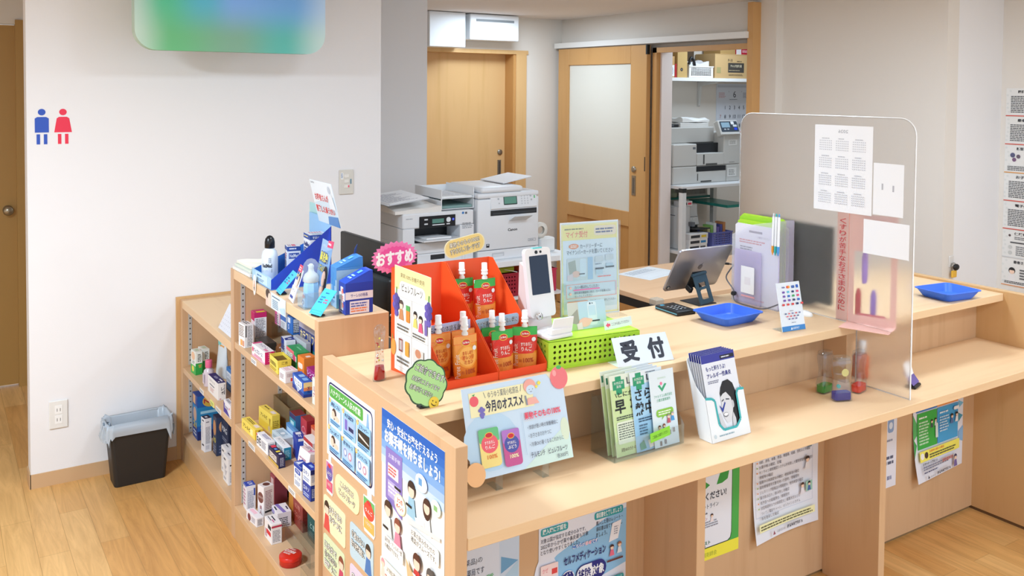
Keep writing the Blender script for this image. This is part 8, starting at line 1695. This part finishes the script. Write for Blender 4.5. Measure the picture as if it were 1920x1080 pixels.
# store room behind the sliding door
SH = mat('EDEDEB', 0.5)
t = thing('wall_shelf', 'white wall shelf on brackets in the store room, loaded with cartons', 'shelf', (0, 0, 0))
MB().box(4.37, 4.92, 1.765, 5.95, 5.149, 1.790, SH, 0.001).build('shelf_board', t)
for x in (5.03, 5.80):
    b = MB(); b.prism([(5.148, 1.764), (4.95, 1.764), (4.95, 1.752), (5.12, 1.73), (5.135, 1.58), (5.148, 1.57)], -0.010, 0.010, mat('D9D9D6', 0.45), M=frame_M((x, 0, 0), (0, 1, 0), (0, 0, 1))); b.build('bracket', t)
ZS = 1.7904
CARD = 'C9A878'
def plain_carton(name, label, cat, loc, w, d, h, c, paint=None, rz=0.0):
    b = MB(); b.box(0, 0, 0, w, d, h, mat(c, 0.65), 0.0015); p = b.page((0, -0.0002, 0), (1, 0, 0), (0, 0, 1), w, h)
    if paint: paint(p)
    return solo(b, name, label, cat, loc, rz)
plain_carton('file_box', 'slim brown file box at the end of the store room shelf', 'file', (4.45, 4.945, ZS), 0.058, 0.19, 0.24, 'BE9A66', lambda p: p.disc(0.6, 0.86, 0.12, '3A3430'))
plain_carton('file_box', 'low brown box with a white label beside the slim file box', 'box', (4.515, 4.945, ZS), 0.075, 0.18, 0.155, 'C49C64', lambda p: p.rect(0.38, 0.42, 0.58, 0.52, 'EDEDF2').lines(0.46, 0.5, 0.4, 0.36, 5, '7A7A8A'))
plain_carton('binder', 'thin red binder standing between the brown boxes on the store shelf', 'binder', (4.594, 4.945, ZS), 0.016, 0.18, 0.10, 'B8282E')
plain_carton('file_box', 'tall brown file box with a dark finger hole on the store shelf', 'file', (4.613, 4.94, ZS), 0.098, 0.19, 0.245, 'C6A468', lambda p: p.disc(0.42, 0.76, 0.13, '2E2A2A').disc(0.42, 0.76, 0.05, '8A8480'))
plain_carton('book', 'white and black spine standing behind the low brown box', 'book', (4.535, 5.06, ZS + 0.1554), 0.03, 0.06, 0.085, 'E4E4E4', lambda p: p.rect(0.6, 0, 0.4, 1, '3A3436'))
t = simple_basket('white perforated basket with plastic bags on the store shelf', (4.725, 4.935, ZS), 0.245, 0.19, 0.088, 'EAE6E0', 16, 6)
b = MB(); soft_slab(b, 0.0, 0.0, 0, 0.20, 0.14, 0.07, mat('E2E3E6', 0.25), 0.016, 11, 11); solo(b, 'plastic_bag', 'shiny clear plastic bags heaped in the white perforated basket', 'plastic bag', (4.745, 4.955, ZS + 0.05))
b = MB(); b.tube([(0, 0, 0.0), (0.02, 0.0, 0.05), (0.05, 0.0, 0.02), (0.06, 0, -0.03)], 0.010, mat('1E1D20', 0.5), 8); solo(b, 'strap', 'black strap curling over the plastic bags', 'strap', (4.735, 4.948, ZS + 0.10))
plain_carton('cardboard_box', 'large cardboard carton with a dark printed panel on the store shelf', 'carton', (4.985, 4.93, ZS), 0.43, 0.21, 0.185, 'C8A674', lambda p: p.text('P-10', 0.32, 0.2, 0.12, '4A4030', w=0.11, bold=0.03).lines(0.54, 0.26, 0.16, 0.07, 1, '6A5A40').rect(0.32, 0.36, 0.40, 0.40, '45413C').text('チャック付ポリ袋', 0.52, 0.43, 0.12, 'E4D8B8', w=0.28, al='c', bold=0.02).lines(0.34, 0.64, 0.36, 0.06, 1, 'A89878').lines(0.34, 0.82, 0.36, 0.08, 2, '6A5A40').rect(0.04, 0.55, 0.1, 0.24, 'A89C6A').rect(0, 0.02, 1, 0.01, 'B4925E'))
plain_carton('cardboard_box', 'flat dark carton at the back of the store shelf above the white basket', 'carton', (4.74, 5.135 - 0.006, ZS), 0.22, 0.015, 0.25, '5A4836')
plain_carton('cardboard_box', 'brown carton lying on top of the large cardboard carton', 'carton', (5.06, 4.95, ZS + 0.1854), 0.16, 0.18, 0.06, 'B08E58')
plain_carton('product_box', 'red and white box on top of the large cardboard carton', 'box', (5.225, 4.945, ZS + 0.1854), 0.19, 0.18, 0.05, 'B8283A', lambda p: p.rect(0, 0, 0.28, 1, 'D9D2D0').lines(0.34, 0.3, 0.3, 0.4, 2, 'E8C4C6').disc(0.8, 0.5, 0.08, 'E8D8D8'))
# wall calendar
def pcalw(p):
    p.rect(0.02, 0.02, 0.96, 0.03, 'C4CAD4').text('6', 0.5, 0.10, 0.10, '3A3E48', al='c', bold=0.0).lines(0.06, 0.12, 0.2, 0.08, 5, 'D0A8AC').lines(0.74, 0.12, 0.2, 0.08, 5, 'A8ACB8').text('5', 0.33, 0.10, 0.02, '6A6E7A').text('7', 0.69, 0.10, 0.02, '6A6E7A').lines(0.36, 0.215, 0.28, 0.012, 1, '6A6E7A')
    n = 1
    for r in range(5):
        for c in range(7):
            if (r == 0 and c == 0) or n > 30: continue
            p.text(str(n), 0.11 + c * 0.13, 0.31 + r * 0.128, 0.055, '4A4E5A' if c else 'B88A90', al='c'); n += 1
    p.rect(0.42, 0.68, 0.26, 0.012, 'E05A7A')
b = MB(); b.box(0, -0.004, 0, 0.40, 0, 0.56, mat('D9DEE8', 0.55)); p = b.page((0, -0.0042, 0), (1, 0, 0), (0, 0, 1), 0.40, 0.56); pcalw(p)
solo(b, 'wall_calendar', 'large wall calendar headed by a figure six in the store room', 'calendar', (5.225, 5.1495, 1.19))
# white steel rack
RX0, RX1, RY0, RY1 = 4.378, 5.12, 4.62, 5.06
RM = mat('E6E8EA', 0.4)
t = thing('steel_rack', 'white steel rack holding printers in the store room', 'rack', (0, 0, 0))
for z in (0.22, 0.572, 1.028): MB().box(RX0, RY0, z - 0.022, RX1, RY1, z, RM, 0.002).build('shelf_board', t)
for x in (RX0 - 0.001, RX1 - 0.035):
    for y in (RY0 - 0.001, RY1 - 0.035):
        l = MB().box(x, y, 0, x + 0.036, y + 0.036, 1.0281, RM).build('post', t)
        MB().box(x - 0.001, y - 0.0015, 0.985, x + 0.037, y + 0.0375, 1.015, mat('2A2C2E', 0.5)).build('connector', l)
# big label printer
t = thing('label_printer', 'large grey printer with a tilted control head on the steel rack', 'printer', (4.392, 4.735, 1.0284))
PG, PG2 = mat('C9C8C4', 0.45), mat('BDBBB6', 0.45)
b = MB(); b.box(0, 0.0, 0, 0.67, 0.30, 0.125, PG, 0.006).box(0.225, -0.001, 0.085, 0.52, 0.002, 0.122, G3); p = b.page((0, -0.0015, 0), (1, 0, 0), (0, 0, 1), 0.67, 0.125); p.rect(0.35, 0.44, 0.012, 0.4, '5A5A58').rect(0.40, 0.86, 0.16, 0.08, '4A4A48').rect(0.80, 0.2, 0.14, 0.5, 'E2E1DE').lines(0.82, 0.28, 0.1, 0.36, 4, '9A9A98').rect(0.78, 0, 0.006, 1, '9A9894')
b.build('paper_unit', t)
b = MB()
b.box(0, 0.0, 0.1275, 0.23, 0.30, 0.285, PG, 0.006).box(0.23, 0, 0.1275, 0.50, 0.30, 0.215, PG, 0.003).box(0.50, 0, 0.1275, 0.67, 0.30, 0.36, PG, 0.006).box(0, 0.10, 0.285, 0.5, 0.30, 0.40, PG2, 0.006).box(0.231, 0.06, 0.216, 0.499, 0.30, 0.284, G3)
p = b.page((0.23, -0.0004, 0.1275), (1, 0, 0), (0, 0, 1), 0.44, 0.23); p.rect(0.14, 0.66, 0.03, 0.3, '4A4A4A').rect(0.2, 0.94, 0.26, 0.06, '5A5A58').rect(0.72, 0.22, 0.2, 0.18, 'E2E1DE').lines(0.74, 0.24, 0.15, 0.12, 3, '9A9A98').lines(0.74, 0.92, 0.16, 0.03, 1, '7A7A78')
p = b.page((0.0, -0.0002, 0.1275), (1, 0, 0), (0, 0, 1), 0.23, 0.157); p.rect(0.82, 0.14, 0.12, 0.1, '6A7078'); b.build('body', t)
b = MB(); M = frame_M((0.455, -0.02, 0.345), (1, 0, 0), (0, 0.42, 1)); b.box(0, 0, -0.05, 0.20, 0.115, 0, PG, 0.006, M=M); p = b.page(M @ Vector((0, 0, 0.0003)), (1, 0, 0), Vector((0, 0.42, 1)), 0.20, 0.115)
p.rrect(0.05, 0.08, 0.9, 0.72, '3A4450', 0.08).rect(0.12, 0.16, 0.42, 0.34, '8CA8B8').rrect(0.62, 0.1, 0.16, 0.2, 'E4E6E8', 0.2).rrect(0.7, 0.32, 0.2, 0.14, 'D0D4D8', 0.2).rrect(0.72, 0.52, 0.16, 0.16, '2A4AE0', 0.3).rrect(0.2, 0.58, 0.1, 0.08, 'B4BAC0', 0.3).rrect(0.36, 0.58, 0.1, 0.08, 'B4BAC0', 0.3)
b.build('control_head', t)
b = MB(); b.box(0, 0, 0, 0.16, 0.08, 0.022, mat('26272A', 0.4), 0.003); p = b.page((0, -0.0002, 0), (1, 0, 0), (0, 0, 1), 0.16, 0.022); p.rect(0.4, 0.2, 0.3, 0.5, '5A5E64'); solo(b, 'black_device', 'small black device lying on top of the large grey printer', 'device', (4.40, 4.86, 1.0284 + 0.4004))
b = MB(); soft_slab(b, 0, 0, 0, 0.28, 0.15, 0.03, mat('DAD8D4', 0.7), 0.006, 7, 10); solo(b, 'paper_bag', 'flat white paper bag on the large grey printer', 'paper bag', (4.575, 4.86, 1.4290))
b = MB(); soft_slab(b, 0, 0, 0, 0.27, 0.14, 0.025, mat('E6E5E2', 0.6), 0.016, 8, 12); solo(b, 'paper_bag', 'crumpled white bag uppermost on the large grey printer', 'paper bag', (4.60, 4.865, 1.4640))
# lower shelf
t = thing('photo_printer', 'pale inkjet printer with a dark open output tray on the rack\'s lower shelf', 'printer', (4.425, 4.71, 0.5724))
EG = mat('D6D8DA', 0.4)
b = MB(); b.box(0, 0.0, 0, 0.12, 0.30, 0.30, EG, 0.010, seg=2).box(0.12, 0.08, 0, 0.265, 0.30, 0.30, EG, 0.006); p = b.page((0.12, 0.0795, 0), (1, 0, 0), (0, 0, 1), 0.145, 0.30); p.text('EPSON', 0.04, 0.12, 0.06, '6A7078', w=0.36, bold=0.02).rect(0, 0.3, 1, 0.42, '26282C')
q = b.page((-0.0003, 0.30, 0), (0, -1, 0), (0, 0, 1), 0.30, 0.30); q.rect(0.2, 0.2, 0.7, 0.015, '3A4458').lines(0.3, 0.3, 0.4, 0.05, 1, 'B4B8BC')
b.build('body', t)
b = MB(); b.box(0.125, -0.07, 0.130, 0.262, 0.078, 0.138, mat('2A2C30', 0.4), 0.002, M=Matrix.Rotation(-0.1, 4, 'X')).box(0.10, -0.04, 0.16, 0.125, 0.0, 0.19, mat('6A7078', 0.4)); b.build('output_tray', t)
b = MB(); M = frame_M((0.165, 0.065, 0.15), (1, 0, 0), (0, 0.25, 1)); b.box(0, 0, -0.02, 0.105, 0.14, 0, EG, 0.004, M=M); p = b.page(M @ Vector((0, 0, 0.0003)), (1, 0, 0), Vector((0, 0.25, 1)), 0.105, 0.14); p.rect(0.14, 0.12, 0.62, 0.38, '3A4048').disc(0.3, 0.68, 0.05, 'E8ECEE').disc(0.56, 0.68, 0.05, 'E8ECEE'); p.disc(0.2, 0.05, 0.04, '4A6AE0').disc(0.4, 0.05, 0.03, 'E05A5A'); b.build('control_panel', t)
plain_carton('ink_box', 'small white and red ink box on the pale inkjet printer', 'ink box', (4.455, 4.72, 0.8728), 0.115, 0.07, 0.035, 'E8E8EA', lambda p: p.rect(0, 0.2, 0.55, 0.6, '3A3A40').rect(0.62, 0.3, 0.3, 0.4, 'E0405A'))
for i, (c, n) in enumerate((('F0EFEF', 'lowest ink box of the stack, with a dark window'), ('F0EFEF', 'middle ink box of the stack, with a blue patch'), ('E6E4E4', 'topmost ink box of the stack, with a yellow patch'))):
    plain_carton('ink_box', n + ', on the rack beside the post', 'ink box', (4.455 + 0.004 * i, 4.628, 0.5724 + i * 0.0384), 0.175, 0.075, 0.038, c, lambda p, i=i: p.rect(0.05, 0.25, 0.5, 0.5, '3E4046').rect(0.62, 0.3, 0.28, 0.42, ['5A5E66', '3A8CC8', 'E8C83A'][i]))
simple_basket('violet blue basket of pens and slips on the lower rack shelf', (4.698, 4.65, 0.5724), 0.205, 0.18, 0.105, '6A70B8', 10, 5)
R = random.Random(12)
for i, (c, n) in enumerate((('D8D2A0', 'cream'), ('8CC06A', 'green'), ('E8ECEE', 'white'), ('7A6AB0', 'violet'), ('5A5CA0', 'navy'), ('C88A5A', 'brown'))):
    b = MB(); b.box(0, 0, 0, 0.024, 0.08, 0.13 + 0.015 * (i % 3), mat(c, 0.5)); solo(b, 'file_card', n + ' upright card in the violet blue basket', 'card', (4.704 + i * 0.031, 4.70, 0.5764), 0, 'cards in the violet basket')
t = thing('glass_shelf', 'teal edged shelf at the back of the rack under the large printer', 'shelf', (0, 0, 0))
MB().box(4.42, 5.062, 0.87, 5.10, 5.149, 0.885, mat('2E8C82', 0.3), 0.001).box(4.86, 4.66, 0.845, 5.08, 5.06, 0.865, mat('2E8C82', 0.3), 0.001).build('shelf_board', t)
simple_basket('white mesh basket on the teal edged shelf', (4.80, 5.066, 0.8855), 0.26, 0.08, 0.10, 'D9D6D0', 18, 8)
b = MB().lathe([(0.03, 0), (0.034, 0.004), (0.034, 0.03), (0.028, 0.034), (0.014, 0.036), (0.014, 0.06), (0.002, 0.062)], mat('C4CCB0', 0.3), 16); solo(b, 'small_jar', 'small pale jar on the teal edged shelf beside the mesh basket', 'jar', (4.73, 5.10, 0.8855))
b = MB(); b.tube([(4.50, 4.9, 0.2254), (4.55, 4.85, 0.30), (4.62, 4.88, 0.26), (4.66, 4.82, 0.36), (4.58, 4.80, 0.31), (4.52, 4.86, 0.24)], 0.004, mat('B8AE98', 0.6), 6); solo(b, 'cable_loop', 'loose beige cable under the lower rack shelf', 'cable')
# white cable and black bag by the monitor behind the medicine shelf
b = MB(); b.tube([(1.29, 2.70, 0.80), (1.29, 2.72, 0.90), (1.295, 2.70, 0.965), (1.30, 2.665, 0.985), (1.30, 2.655, 0.965), (1.295, 2.69, 0.935), (1.285, 2.74, 0.94)], 0.0045, mat('E4E4E2', 0.4), 8); solo(b, 'white_cable', 'white cable loop rising beside the black monitor', 'cable')
b = MB(); b.tube([(1.285, 2.66, 0.745), (1.29, 2.68, 0.88), (1.29, 2.665, 0.93), (1.295, 2.63, 0.90), (1.30, 2.62, 0.80), (1.31, 2.63, 0.745)], 0.005, mat('6FA8D8', 0.4), 8); solo(b, 'blue_cable', 'pale blue cable drooping below the white one by the monitor', 'cable')
